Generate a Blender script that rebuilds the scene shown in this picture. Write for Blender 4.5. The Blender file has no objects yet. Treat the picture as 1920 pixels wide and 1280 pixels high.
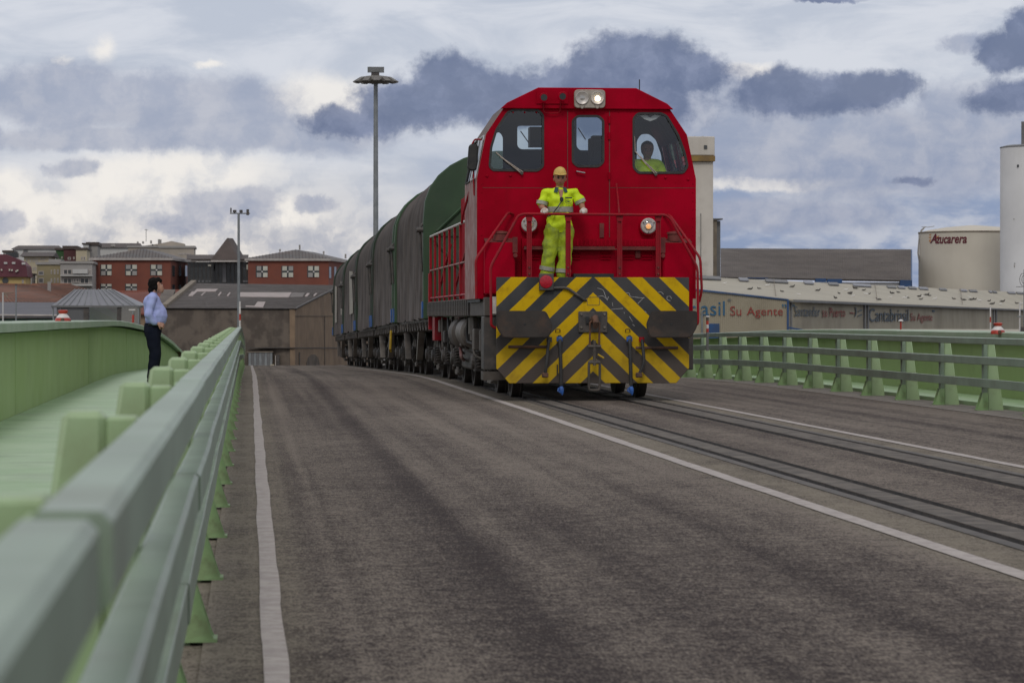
import bpy, bmesh, math, random
from mathutils import Vector, Matrix, noise
random.seed(7)
R = math.radians
scn = bpy.context.scene
col = scn.collection

# ------------------------------------------------------------------ camera
PSI, THE, FPX, CAMH = R(5.05), R(0.46), 5600.0, 1.15
cd = bpy.data.cameras.new('camera'); cam = bpy.data.objects.new('camera', cd); col.objects.link(cam)
cd.sensor_width = 36.0; cd.lens = FPX / 1920 * 36
cam.location = (0, 0, CAMH); cam.rotation_euler = (R(90) - THE, 0, -PSI)
cd.clip_start = 0.1; cd.clip_end = 6000
cd.dof.use_dof = True; cd.dof.focus_distance = 42.5; cd.dof.aperture_fstop = 10.5
scn.camera = cam
CF = Vector((math.sin(PSI) * math.cos(THE), math.cos(PSI) * math.cos(THE), -math.sin(THE)))
CR = Vector((math.cos(PSI), -math.sin(PSI), 0)); CU = CR.cross(CF)
CO = Vector((0, 0, CAMH))
def ray(px, py): return CF + CR * ((px - 960) / FPX) - CU * ((py - 640) / FPX)
def P(px, py, Y):
    """the place in the world that lies Y metres ahead along the bridge and shows at photo point px, py"""
    d = ray(px, py); return CO + d * (Y / d.y)
def hit(px, py, p0, n):
    d = ray(px, py); return CO + d * ((Vector(p0) - CO).dot(n) / d.dot(n))

# ------------------------------------------------------------------ world
class NT:
    def __init__(s, t): s.t = t; s.n = t.nodes; s.l = t.links
    def add(s, ty, **kw):
        n = s.n.new(ty)
        for k, v in kw.items():
            if k == 'ins':
                for i, x in v.items():
                    if isinstance(x, bpy.types.NodeSocket): s.l.new(x, n.inputs[i])
                    else: n.inputs[i].default_value = x
            else: setattr(n, k, v)
        return n
    def m(s, op, a, b=0.0, c=None, clamp=False):
        ins = {0: a, 1: b}
        if c is not None: ins[2] = c
        return s.add('ShaderNodeMath', operation=op, use_clamp=clamp, ins=ins).outputs[0]
    def v(s, op, a, b=(0, 0, 0), out=0):
        return s.add('ShaderNodeVectorMath', operation=op, ins={0: a, 1: b}).outputs[out]
    def noise(s, vec, scale, detail=4, rough=0.55, dist=0.0, out=0):
        return s.add('ShaderNodeTexNoise', ins={'Vector': vec, 'Scale': scale, 'Detail': detail, 'Roughness': rough, 'Distortion': dist}).outputs[out]
    def ss(s, x, a, b, o0=0.0, o1=1.0):
        n = s.add('ShaderNodeMapRange', interpolation_type='SMOOTHSTEP', ins={0: x, 1: a, 2: b, 3: o0, 4: o1}); return n.outputs[0]
    def mix(s, f, a, b, blend='MIX'):
        n = s.add('ShaderNodeMix', data_type='RGBA', blend_type=blend, ins={0: f, 6: a, 7: b}); return n.outputs[2]

SUN_EL, SUN_AZ = R(42), R(188)          # azimuth clockwise from +Y
w = bpy.data.worlds.new('World'); scn.world = w; w.use_nodes = True
t = NT(w.node_tree); t.n.clear()
sky = t.add('ShaderNodeTexSky', sky_type='NISHITA', sun_disc=False, sun_elevation=SUN_EL, sun_rotation=SUN_AZ)
tc = t.add('ShaderNodeTexCoord').outputs['Generated']
sx = t.add('ShaderNodeSeparateXYZ', ins={0: tc})
X_, Y_, Z_ = sx.outputs
az = t.m('MULTIPLY', t.m('ARCTAN2', X_, Y_), 57.2958)
hyp = t.m('SQRT', t.m('ADD', t.m('MULTIPLY', X_, X_), t.m('MULTIPLY', Y_, Y_)))
el = t.m('MULTIPLY', t.m('ARCTAN2', Z_, hyp), 57.2958)
q = t.add('ShaderNodeCombineXYZ', ins={0: az, 1: el}).outputs[0]
# ragged edges: the cloud coordinates are stirred by noise
wn = t.noise(q, 1.1, 9, 0.68, out=1)
wv = t.v('MULTIPLY', t.v('SUBTRACT', wn, (0.5, 0.5, 0.5)), (0.80, 0.55, 0))
qw = t.v('ADD', q, wv)
def field(blobs, vec):
    f = None
    for (px, py, rx, ry, up) in blobs:
        c = (5.05 + (px - 960) / 97.7, (595 - py) / 97.7, 0)
        d = t.v('MULTIPLY', t.v('SUBTRACT', vec, c), (97.7 / rx, 97.7 / ry, 0))
        ln = t.v('LENGTH', d, out=1)
        if up: ln = t.m('ADD', ln, up)
        f = ln if f is None else t.m('SMOOTH_MIN', f, ln, 0.25)
    return f
dark = field([(668, 228, 95, 30, 0), (770, 200, 115, 48, 0), (850, 165, 85, 62, 0), (960, 185, 150, 52, 0), (1090, 165, 120, 50, 0),
              (1190, 125, 130, 58, 0), (1290, 135, 80, 38, 0), (1150, 200, 170, 55, .05),
              (1470, 178, 95, 42, 0), (1580, 175, 120, 36, 0), (1660, 168, 70, 28, .1), (1868, 112, 45, 34, 0), (1910, 70, 36, 40, 0), (1050, 215, 200, 30, .12), 
              (1890, 190, 90, 36, .15), (1715, 344, 50, 14, .3), (1560, 6, 90, 9, .35)], qw)
mid = field([(130, 190, 170, 70, 0), (330, 200, 260, 62, 0), (520, 250, 260, 42, 0), (180, 262, 260, 24, -.1), (420, 388, 110, 34, 0), (350, 420, 80, 26, 0),
             (480, 368, 50, 26, 0), (590, 380, 50, 20, .1), (20, 415, 40, 26, 0), (145, 320, 55, 20, .1), (1400, 270, 330, 80, 0), (1650, 300, 330, 90, 0), (1250, 190, 200, 90, 0),
             (1450, 400, 320, 45, .2), (1200, 300, 150, 60, 0), (1800, 90, 50, 20, .2), (1860, 225, 150, 65, -.15), (1760, 265, 160, 45, -.05), (1600, 225, 160, 30, 0)], t.v('ADD', q, t.v('MULTIPLY', wv, (1.4, 0.9, 0))))
# thin high sheet
qa = t.v('MULTIPLY', q, (0.30, 0.95, 1))
n1 = t.noise(qa, 1.0, 7, 0.58, 0.6)
n2 = t.noise(t.v('ADD', t.v('MULTIPLY', q, (0.9, 2.2, 1)), (7.3, 2.1, 0)), 0.8, 6, 0.6, 0.3)
n4 = t.noise(t.v('ADD', q, (11, 4, 0)), 4.5, 8, 0.7)
n3 = t.noise(t.v('ADD', qw, (3, 9, 0)), 1.1, 7, 0.62)
high_l = (0.69, 0.71, 0.78, 1); high_d = (0.52, 0.56, 0.66, 1)
c = t.mix(t.ss(n1, 0.36, 0.62), high_d, high_l)
# warm bright heaps low on the left, fading into the blue-grey right side
azr = t.ss(az, 0.5, 7.5)
low = t.ss(el, 3.6, 1.2)
warm = t.mix(t.ss(n3, 0.35, 0.62), (0.45, 0.46, 0.53, 1), (0.84, 0.79, 0.75, 1))
c = t.mix(t.m('MULTIPLY', low, t.m('SUBTRACT', 1.0, t.m('MULTIPLY', azr, 0.85))), c, warm)
blue = t.mix(t.ss(n2, 0.36, 0.66), (0.24, 0.31, 0.49, 1), (0.50, 0.53, 0.63, 1))
c = t.mix(t.m('MULTIPLY', t.ss(el, 4.6, 2.6), azr), c, blue)
bright = field([(330, 322, 190, 40, 0), (260, 350, 150, 50, 0), (100, 400, 120, 50, .1), (610, 185, 110, 45, 0), (395, 125, 34, 9, .2), (200, 100, 40, 44, .5), (120, 122, 24, 16, .3), (545, 400, 70, 30, 0), (30, 350, 60, 35, 0), (1420, 345, 180, 14, .1), (1400, 140, 60, 18, .1)], qw)
bm_ = t.m('MULTIPLY', t.ss(bright, 1.35, 0.5), t.ss(n3, 0.3, 0.55, 0.45, 1.0))
c = t.mix(t.m('MULTIPLY', bm_, 0.85), c, (0.95, 0.90, 0.85, 1))
mk = t.ss(t.m('ADD', mid, t.m('MULTIPLY', t.m('SUBTRACT', n3, 0.5), 1.0)), 1.25, 0.62)
mcol = t.mix(t.ss(n3, 0.35, 0.68), (0.27, 0.31, 0.45, 1), (0.45, 0.46, 0.55, 1))
c = t.mix(t.m('MULTIPLY', mk, 0.72), c, mcol)
dk = t.ss(t.m('ADD', dark, t.m('ADD', t.m('MULTIPLY', t.m('SUBTRACT', n3, 0.5), 1.0), t.m('MULTIPLY', t.m('SUBTRACT', n4, 0.5), 0.55))), 1.33, 0.76)
dcol = t.mix(t.ss(n3, 0.38, 0.72), (0.100, 0.130, 0.255, 1), (0.20, 0.235, 0.385, 1))
c = t.mix(t.m('MULTIPLY', dk, 0.90), c, dcol)
# higher up the sheet goes on as an even bright overcast
c = t.mix(t.ss(el, 8, 24), c, t.mix(t.ss(n1, 0.35, 0.65), (0.60, 0.62, 0.68, 1), (0.85, 0.85, 0.87, 1)))
c = t.mix(t.ss(el, 0.0, -2.0), c, (0.10, 0.10, 0.10, 1))
s1 = t.add('ShaderNodeBackground', ins={0: sky.outputs[0], 1: 0.08})
s2 = t.add('ShaderNodeBackground', ins={0: c, 1: 1.0})
mx = t.add('ShaderNodeMixShader', ins={0: 0.9, 1: s1.outputs[0], 2: s2.outputs[0]})
t.add('ShaderNodeOutputWorld', ins={0: mx.outputs[0]})

# ------------------------------------------------------------------ sun (veiled by cloud)
sl = bpy.data.lights.new('sun', 'SUN'); sl.energy = 0.9; sl.angle = R(14); sl.color = (1, 0.96, 0.90)
sun = bpy.data.objects.new('sun', sl); col.objects.link(sun)
sdir = Vector((math.sin(SUN_AZ) * math.cos(SUN_EL), math.cos(SUN_AZ) * math.cos(SUN_EL), math.sin(SUN_EL)))
sun.rotation_euler = sdir.to_track_quat('Z', 'Y').to_euler(); sun.location = sdir * 60
vs = scn.view_settings
vs.view_transform = 'Standard'; vs.look = 'None'; vs.gamma = 1; vs.use_curve_mapping = False; vs.exposure = 0.0

# ------------------------------------------------------------------ materials
def pmat(name, c1, c2=None, scale=3.0, rough=0.6, metal=0.0, streak=None, bump=0.0, bscale=40, dirt=None, dirt_amt=0.4, dscale=1.5, spec=0.5, detail=6, lo=0.35, hi=0.65):
    """painted / weathered surface: two tones by noise, vertical streaks, blotches of dirt, fine relief"""
    m = bpy.data.materials.new(name); m.use_nodes = True
    t = NT(m.node_tree); b = t.n['Principled BSDF']
    co = t.add('ShaderNodeTexCoord').outputs['Object']
    c2 = c2 or tuple(x * 0.8 for x in c1)
    f = t.ss(t.noise(co, scale, detail), lo, hi)
    c = t.mix(f, (*c1, 1), (*c2, 1))
    if streak:
        sc, amt, scol = streak
        sf = t.ss(t.noise(t.v('MULTIPLY', co, (sc, sc, sc * 0.06)), 1.0, 5, 0.6), 0.45, 0.75)
        c = t.mix(t.m('MULTIPLY', sf, amt), c, (*scol, 1))
    if dirt:
        df = t.ss(t.noise(co, dscale, 8, 0.65), 0.48, 0.72)
        c = t.mix(t.m('MULTIPLY', df, dirt_amt), c, (*dirt, 1))
    t.l.new(c, b.inputs['Base Color'])
    t.l.new(t.m('ADD', t.m('MULTIPLY', t.noise(co, scale * 2.3, 4), 0.25), rough - 0.12, clamp=True), b.inputs['Roughness'])
    b.inputs['Metallic'].default_value = metal
    b.inputs['Specular IOR Level'].default_value = spec
    if bump:
        bp = t.add('ShaderNodeBump', ins={'Strength': 1.0, 'Distance': bump, 'Height': t.noise(co, bscale, 5)})
        t.l.new(bp.outputs[0], b.inputs['Normal'])
    return m
def glass_mat(name, tint=(0.6, 0.66, 0.68), refl=0.12, rough=0.03):
    m = bpy.data.materials.new(name); m.use_nodes = True
    t = NT(m.node_tree); t.n.remove(t.n['Principled BSDF'])
    tr = t.add('ShaderNodeBsdfTransparent', ins={0: (*tint, 1)}); gl = t.add('ShaderNodeBsdfGlossy', ins={'Color': (1, 1, 1, 1), 'Roughness': rough})
    fr = t.add('ShaderNodeLayerWeight', ins={0: 0.25}).outputs['Fresnel']
    mx = t.add('ShaderNodeMixShader', ins={0: t.m('ADD', t.m('MULTIPLY', fr, 0.7), refl * 0.5, clamp=True), 1: tr.outputs[0], 2: gl.outputs[0]})
    t.l.new(mx.outputs[0], t.n['Material Output'].inputs[0]); return m
def lamp_mat(name, c, strength):
    m = bpy.data.materials.new(name); m.use_nodes = True
    b = m.node_tree.nodes['Principled BSDF']; b.inputs['Base Color'].default_value = (*c, 1)
    b.inputs['Emission Color'].default_value = (*c, 1); b.inputs['Emission Strength'].default_value = strength; return m

M = {}
def tarp_material():
    m = pmat('tarp', (0.048, 0.037, 0.032), (0.095, 0.075, 0.065), 1.2, 0.8, streak=(9, 0.4, (0.15, 0.125, 0.11)), dirt=(0.05, 0.04, 0.034), dirt_amt=0.6, dscale=1.3, bump=0.01, bscale=3, spec=0.2)
    t = NT(m.node_tree); b = t.n['Principled BSDF']; co = t.add('ShaderNodeTexCoord').outputs['Object']; z = t.add('ShaderNodeSeparateXYZ', ins={0: co}).outputs[2]
    base = b.inputs['Base Color'].links[0].from_socket
    n = t.noise(t.v('MULTIPLY', co, (2.2, 2.2, 0.35)), 1.0, 6, 0.65)          # chalky wear rubbed into the lower half
    k = t.m('MULTIPLY', t.ss(z, 2.5, 1.3), t.ss(n, 0.40, 0.72))
    t.l.new(t.mix(t.m('MULTIPLY', k, 0.8), base, (0.21, 0.185, 0.175, 1)), b.inputs['Base Color']); return m
# steel painted green: rails get a greyer green than the post webs
M['rail_green'] = pmat('rail_green', (0.245, 0.315, 0.235), (0.20, 0.255, 0.19), 1.6, 0.42, dirt=(0.15, 0.15, 0.115), dirt_amt=0.45, bump=0.0012, bscale=14)
M['post_green'] = pmat('post_green', (0.285, 0.39, 0.205), (0.32, 0.42, 0.24), 2.5, 0.5, dirt=(0.20, 0.21, 0.12), dirt_amt=0.5, dscale=3, bump=0.001, bscale=20)
M['foot_green'] = pmat('foot_green', (0.20, 0.32, 0.13), (0.25, 0.36, 0.17), 5, 0.5, dirt=(0.10, 0.07, 0.035), dirt_amt=0.5, dscale=7)
M['girder_green'] = pmat('girder_green', (0.285, 0.40, 0.145), (0.31, 0.425, 0.17), 0.5, 0.55, streak=(1.0, 0.05, (0.16, 0.22, 0.09)), dirt=(0.17, 0.22, 0.10), dirt_amt=0.3, bump=0.003, bscale=1.2, spec=0.3)
M['flange_green'] = pmat('flange_green', (0.27, 0.36, 0.235), (0.33, 0.40, 0.29), 1.2, 0.5, dirt=(0.22, 0.26, 0.16), dirt_amt=0.35, bump=0.002, bscale=4)
M['walk_green'] = pmat('walk_green', (0.27, 0.40, 0.205), (0.33, 0.45, 0.26), 1.2, 0.42, dirt=(0.20, 0.26, 0.16), dirt_amt=0.5, dscale=0.9, bump=0.002, bscale=30)
M['steel_dark'] = pmat('steel_dark', (0.035, 0.032, 0.03), (0.07, 0.058, 0.05), 6, 0.6, dirt=(0.12, 0.10, 0.085), dirt_amt=0.5, dscale=5, bump=0.002, bscale=30)
M['steel_grime'] = pmat('steel_grime', (0.055, 0.047, 0.040), (0.09, 0.075, 0.063), 4, 0.7, dirt=(0.05, 0.035, 0.025), dirt_amt=0.6, dscale=5, bump=0.002, bscale=30)
M['steel_light'] = pmat('steel_light', (0.15, 0.13, 0.11), (0.10, 0.085, 0.07), 4, 0.6, dirt=(0.08, 0.055, 0.04), dirt_amt=0.5, dscale=4)
M['rust'] = pmat('rust', (0.13, 0.06, 0.035), (0.06, 0.035, 0.025), 9, 0.8, bump=0.002, bscale=60)
M['black'] = pmat('black', (0.012, 0.012, 0.013), (0.02, 0.02, 0.02), 5, 0.45)
M['rubber'] = pmat('rubber', (0.015, 0.015, 0.016), (0.03, 0.028, 0.026), 8, 0.6)
M['red'] = pmat('red', (0.37, 0.0008, 0.016), (0.28, 0.0008, 0.011), 1.6, 0.45, streak=(2.4, 0.40, (0.20, 0.004, 0.010)), dirt=(0.24, 0.004, 0.010), dirt_amt=0.4, dscale=2.2, bump=0.001, bscale=6, spec=0.04)
M['red_rail'] = pmat('red_rail', (0.30, 0.006, 0.014), (0.22, 0.008, 0.014), 6, 0.5, dirt=(0.22, 0.06, 0.055), dirt_amt=0.3, dscale=6, spec=0.2)
M['red_faded'] = pmat('red_faded', (0.24, 0.075, 0.065), (0.34, 0.21, 0.19), 5, 0.6, streak=(3.2, 0.85, (0.10, 0.03, 0.028)), dirt=(0.36, 0.29, 0.26), dirt_amt=0.55, dscale=4, spec=0.3)
M['roof_grime'] = pmat('roof_grime', (0.10, 0.065, 0.055), (0.15, 0.10, 0.085), 5, 0.75, streak=(9, 0.4, (0.05, 0.035, 0.03)))
M['grime_ledge'] = pmat('grime_ledge', (0.12, 0.022, 0.020), (0.19, 0.035, 0.028), 8, 0.8, dirt=(0.08, 0.045, 0.03), dirt_amt=0.5, dscale=4)
M['lamp_case'] = pmat('lamp_case', (0.36, 0.32, 0.27), (0.29, 0.255, 0.215), 10, 0.5, dirt=(0.16, 0.12, 0.09), dirt_amt=0.5, dscale=12)
M['lamp_ring'] = pmat('lamp_ring', (0.50, 0.46, 0.42), (0.40, 0.36, 0.33), 20, 0.35, metal=0.3)
M['chrome'] = pmat('chrome', (0.55, 0.55, 0.55), (0.4, 0.4, 0.4), 40, 0.25, metal=1.0)
M['lamp_on'] = lamp_mat('lamp_on', (1.0, 0.62, 0.28), 2.2)
M['lamp_core'] = lamp_mat('lamp_core', (1.0, 0.86, 0.6), 9.0)
M['lamp_dim'] = lamp_mat('lamp_dim', (1.0, 0.50, 0.18), 1.0)
M['lens'] = glass_mat('lens', (0.9, 0.9, 0.88), 0.35, 0.08)
M['red_lens'] = pmat('red_lens', (0.42, 0.006, 0.02), (0.30, 0.004, 0.014), 30, 0.25)
M['blue_cap'] = pmat('blue_cap', (0.03, 0.12, 0.42), (0.04, 0.10, 0.30), 20, 0.5)
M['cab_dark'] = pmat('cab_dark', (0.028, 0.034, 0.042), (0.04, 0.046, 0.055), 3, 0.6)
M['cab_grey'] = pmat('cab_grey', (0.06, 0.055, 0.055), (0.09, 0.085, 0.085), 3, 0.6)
M['glass'] = glass_mat('glass', (0.74, 0.80, 0.82), 0.10)
M['glass_dark'] = glass_mat('glass_dark', (0.30, 0.36, 0.36), 0.25)
M['wiper'] = pmat('wiper', (0.42, 0.36, 0.31), (0.3, 0.25, 0.21), 20, 0.5)
M['tarp'] = tarp_material()
M['tarp_pale'] = pmat('tarp_pale', (0.34, 0.31, 0.25), (0.24, 0.21, 0.18), 3, 0.75)
M['wagon_green'] = pmat('wagon_green', (0.024, 0.062, 0.022), (0.017, 0.044, 0.017), 1.2, 0.6, streak=(4, 0.4, (0.045, 0.07, 0.04)), dirt=(0.045, 0.055, 0.035), dirt_amt=0.5)
M['wagon_blue'] = pmat('wagon_blue', (0.02, 0.09, 0.30), (0.02, 0.06, 0.18), 5, 0.5, dirt=(0.05, 0.05, 0.06), dirt_amt=0.4, dscale=6)
M['yellow'] = pmat('yellow', (0.50, 0.32, 0.01), (0.36, 0.22, 0.01), 6, 0.5)
M['white_paint'] = pmat('white_paint', (0.60, 0.56, 0.53), (0.48, 0.44, 0.41), 9, 0.6)
M['hi_vis'] = pmat('hi_vis', (0.60, 0.78, 0.004), (0.50, 0.66, 0.004), 8, 0.7, bump=0.004, bscale=18)
M['hi_vis_dull'] = pmat('hi_vis_dull', (0.40, 0.50, 0.015), (0.29, 0.37, 0.02), 7, 0.75, dirt=(0.15, 0.19, 0.05), dirt_amt=0.6, dscale=7, bump=0.005, bscale=16)
M['band'] = pmat('band', (0.34, 0.33, 0.27), (0.26, 0.26, 0.21), 20, 0.5)
M['collar'] = pmat('collar', (0.02, 0.06, 0.06), (0.03, 0.07, 0.07), 10, 0.8)
M['skin'] = pmat('skin', (0.40, 0.195, 0.125), (0.33, 0.155, 0.10), 14, 0.55, spec=0.25)
M['skin_pale'] = pmat('skin_pale', (0.42, 0.23, 0.165), (0.34, 0.18, 0.125), 14, 0.55)
M['lips'] = pmat('lips', (0.26, 0.08, 0.065), None, 20, 0.5)
M['eye'] = pmat('eye', (0.02, 0.014, 0.01), None, 20, 0.3)
M['hair'] = pmat('hair', (0.006, 0.005, 0.005), (0.010, 0.008, 0.008), 40, 0.8, bump=0.004, bscale=60, spec=0.1)
M['cap'] = pmat('cap', (0.62, 0.42, 0.12), (0.52, 0.35, 0.10), 14, 0.75)
M['glove'] = pmat('glove', (0.60, 0.56, 0.52), (0.42, 0.30, 0.24), 20, 0.8)
M['glove_palm'] = pmat('glove_palm', (0.30, 0.12, 0.07), (0.22, 0.09, 0.06), 20, 0.8)
M['shirt_blue'] = pmat('shirt_blue', (0.36, 0.41, 0.70), (0.31, 0.35, 0.62), 5, 0.75, bump=0.006, bscale=12)
M['trouser_navy'] = pmat('trouser_navy', (0.007, 0.009, 0.018), (0.011, 0.013, 0.023), 6, 0.9, bump=0.004, bscale=14, spec=0.1)
M['white_red_w'] = pmat('beacon_white', (0.66, 0.62, 0.60), None, 8, 0.4)
M['beacon_red'] = pmat('beacon_red', (0.45, 0.04, 0.02), (0.30, 0.03, 0.02), 12, 0.4)
M['pole_grey'] = pmat('pole_grey', (0.24, 0.25, 0.25), (0.19, 0.20, 0.20), 2, 0.45, metal=0.4)
M['zinc'] = pmat('zinc', (0.185, 0.185, 0.20), (0.155, 0.155, 0.17), 0.6, 0.5, metal=0.0)
M['mast_head'] = pmat('mast_head', (0.12, 0.11, 0.10), (0.17, 0.16, 0.14), 1.5, 0.6)
M['brick'] = pmat('brick', (0.185, 0.055, 0.033), (0.15, 0.046, 0.03), 0.35, 0.85, dirt=(0.14, 0.05, 0.035), dirt_amt=0.35, dscale=0.25)
M['cornice'] = pmat('cornice', (0.40, 0.36, 0.33), None, 2, 0.7)
M['roof_seam'] = pmat('roof_seam', (0.085, 0.078, 0.074), (0.10, 0.078, 0.068), 0.4, 0.6)
M['roof_brown'] = pmat('roof_brown', (0.052, 0.037, 0.031), (0.068, 0.048, 0.040), 0.4, 0.7)
M['tile_red'] = pmat('tile_red', (0.17, 0.07, 0.04), (0.12, 0.055, 0.035), 0.8, 0.85, dirt=(0.07, 0.055, 0.04), dirt_amt=0.6, dscale=0.6)
M['tile_maroon'] = pmat('tile_maroon', (0.085, 0.02, 0.03), (0.12, 0.03, 0.04), 0.4, 0.7)
M['cream'] = pmat('cream', (0.44, 0.38, 0.27), (0.38, 0.33, 0.23), 0.3, 0.85)
M['ochre'] = pmat('ochre', (0.46, 0.33, 0.13), (0.40, 0.29, 0.12), 0.3, 0.85)
M['olive'] = pmat('olive', (0.22, 0.19, 0.12), (0.27, 0.22, 0.12), 0.3, 0.85)
M['house_white'] = pmat('house_white', (0.50, 0.49, 0.47), (0.42, 0.41, 0.39), 0.3, 0.85)
M['house_grey'] = pmat('house_grey', (0.31, 0.29, 0.27), (0.26, 0.245, 0.23), 0.3, 0.85)
M['house_beige'] = pmat('house_beige', (0.36, 0.31, 0.26), (0.30, 0.265, 0.22), 0.3, 0.85)
M['house_green'] = pmat('house_green', (0.04, 0.10, 0.035), None, 0.3, 0.85)
M['house_maroon'] = pmat('house_maroon', (0.085, 0.03, 0.032), None, 0.3, 0.85)
M['pane_dark'] = pmat('pane_dark', (0.03, 0.034, 0.036), (0.06, 0.062, 0.06), 0.5, 0.2)
M['pane_mid'] = pmat('pane_mid', (0.14, 0.135, 0.14), (0.10, 0.10, 0.10), 0.5, 0.25)
M['blind'] = pmat('blind', (0.50, 0.48, 0.40), (0.42, 0.40, 0.34), 1, 0.8)
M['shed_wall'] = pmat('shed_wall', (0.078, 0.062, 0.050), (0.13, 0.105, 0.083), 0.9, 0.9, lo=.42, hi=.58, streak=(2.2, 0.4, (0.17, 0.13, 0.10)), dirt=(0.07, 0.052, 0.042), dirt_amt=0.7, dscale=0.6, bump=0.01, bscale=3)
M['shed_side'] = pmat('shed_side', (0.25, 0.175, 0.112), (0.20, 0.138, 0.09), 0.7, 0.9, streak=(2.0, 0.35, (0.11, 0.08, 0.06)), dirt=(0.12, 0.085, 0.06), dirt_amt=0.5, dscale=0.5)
M['shed_roof'] = pmat('shed_roof', (0.155, 0.135, 0.125), (0.12, 0.105, 0.095), 0.8, 0.85, dirt=(0.09, 0.075, 0.065), dirt_amt=0.5, dscale=1.2)
M['roof_pale'] = pmat('roof_pale', (0.36, 0.30, 0.28), (0.29, 0.25, 0.23), 1.5, 0.8)
M['coping'] = pmat('coping', (0.22, 0.18, 0.13), (0.16, 0.13, 0.10), 1.2, 0.85)
M['cyl_white'] = pmat('silo_white', (0.68, 0.67, 0.66), (0.60, 0.59, 0.58), 0.12, 0.7, streak=(0.35, 0.3, (0.50, 0.48, 0.44)))
M['tank'] = pmat('tank', (0.56, 0.51, 0.42), (0.50, 0.45, 0.37), 0.12, 0.7, streak=(0.3, 0.4, (0.42, 0.37, 0.30)))
M['tower_conc'] = pmat('tower_conc', (0.55, 0.51, 0.45), (0.46, 0.42, 0.37), 0.2, 0.85, streak=(0.5, 0.5, (0.26, 0.22, 0.17)), dirt=(0.20, 0.17, 0.13), dirt_amt=0.5, dscale=0.4)
M['tower_band'] = pmat('tower_band', (0.24, 0.15, 0.04), (0.16, 0.10, 0.04), 1, 0.8)
M['ware_roof'] = pmat('ware_roof', (0.36, 0.325, 0.25), (0.32, 0.29, 0.225), 0.15, 0.7)
M['ware_wall'] = pmat('ware_wall', (0.34, 0.30, 0.22), (0.30, 0.262, 0.19), 0.2, 0.8, dirt=(0.17, 0.145, 0.10), dirt_amt=0.4, dscale=0.2)
M['grey_trim'] = pmat('grey_trim', (0.12, 0.12, 0.12), (0.15, 0.145, 0.14), 1, 0.6)
M['sign_blue'] = pmat('sign_blue', (0.012, 0.085, 0.17), (0.03, 0.10, 0.17), 4, 0.7)
M['sign_slate'] = pmat('sign_slate', (0.045, 0.075, 0.11), (0.08, 0.10, 0.12), 4, 0.7)
M['sign_red'] = pmat('sign_red', (0.25, 0.025, 0.018), (0.22, 0.05, 0.035), 4, 0.7)
M['sign_maroon'] = pmat('sign_maroon', (0.11, 0.004, 0.014), None, 4, 0.6)
M['sign_orange'] = pmat('sign_orange', (0.50, 0.20, 0.05), None, 4, 0.6)
M['trim_blue'] = pmat('trim_blue', (0.012, 0.06, 0.17), (0.02, 0.05, 0.12), 1, 0.5)
M['bird_dark'] = pmat('bird_dark', (0.05, 0.045, 0.04), None, 5, 0.8)
M['bird_white'] = pmat('bird_white', (0.62, 0.60, 0.56), None, 5, 0.8)
M['mesh_brown'] = pmat('mesh_brown', (0.20, 0.13, 0.09), None, 5, 0.7)
M['canopy_metal'] = pmat('canopy_metal', (0.115, 0.112, 0.122), (0.10, 0.098, 0.108), 0.5, 0.7, spec=0.2)
M['ground'] = pmat('ground', (0.10, 0.09, 0.078), (0.07, 0.065, 0.055), 0.1, 0.95)
M['hall_roof'] = pmat('hall_roof', (0.11, 0.092, 0.08), (0.085, 0.07, 0.062), 0.3, 0.9, streak=(0.4, 0.3, (0.07, 0.06, 0.052)), dirt=(0.13, 0.11, 0.095), dirt_amt=0.4, dscale=0.5)
M['buffer_steel'] = pmat('buffer_steel', (0.05, 0.043, 0.038), (0.035, 0.03, 0.028), 3, 0.75, dirt=(0.085, 0.055, 0.04), dirt_amt=0.7, dscale=4, bump=0.002, bscale=20, spec=0.2)
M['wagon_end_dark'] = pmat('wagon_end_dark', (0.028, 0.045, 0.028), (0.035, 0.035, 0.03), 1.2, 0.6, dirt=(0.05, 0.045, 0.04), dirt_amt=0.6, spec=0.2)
M['concrete'] = pmat('concrete', (0.20, 0.175, 0.15), (0.15, 0.13, 0.11), 2.5, 0.9, dirt=(0.10, 0.085, 0.07), dirt_amt=0.6, dscale=3, bump=0.004, bscale=40)
M['scribble'] = pmat('scribble', (0.36, 0.35, 0.34), (0.22, 0.21, 0.2), 12, 0.9)
M['signal_green'] = pmat('signal_green', (0.02, 0.07, 0.05), (0.03, 0.09, 0.06), 1, 0.4)

def chips(m, thr, rustc, scale):
    """scattered chips and rust specks where the paint has gone"""
    t = NT(m.node_tree); b = t.n['Principled BSDF']; co = t.add('ShaderNodeTexCoord').outputs['Object']
    base = b.inputs['Base Color'].links[0].from_socket
    k = t.ss(t.noise(co, scale, 6, 0.7), thr, thr + 0.05); k = t.m('MULTIPLY', k, t.ss(t.noise(co, scale * 0.12, 3), 0.42, 0.6))
    t.l.new(t.mix(t.m('MULTIPLY', k, 0.85), base, (*rustc, 1)), b.inputs['Base Color'])
chips(M['rail_green'], 0.66, (0.11, 0.085, 0.06), 16); chips(M['post_green'], 0.66, (0.13, 0.10, 0.06), 14); chips(M['foot_green'], 0.60, (0.12, 0.07, 0.035), 18)
chips(M['red'], 0.67, (0.10, 0.012, 0.012), 9); chips(M['flange_green'], 0.67, (0.14, 0.13, 0.09), 10)
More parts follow.
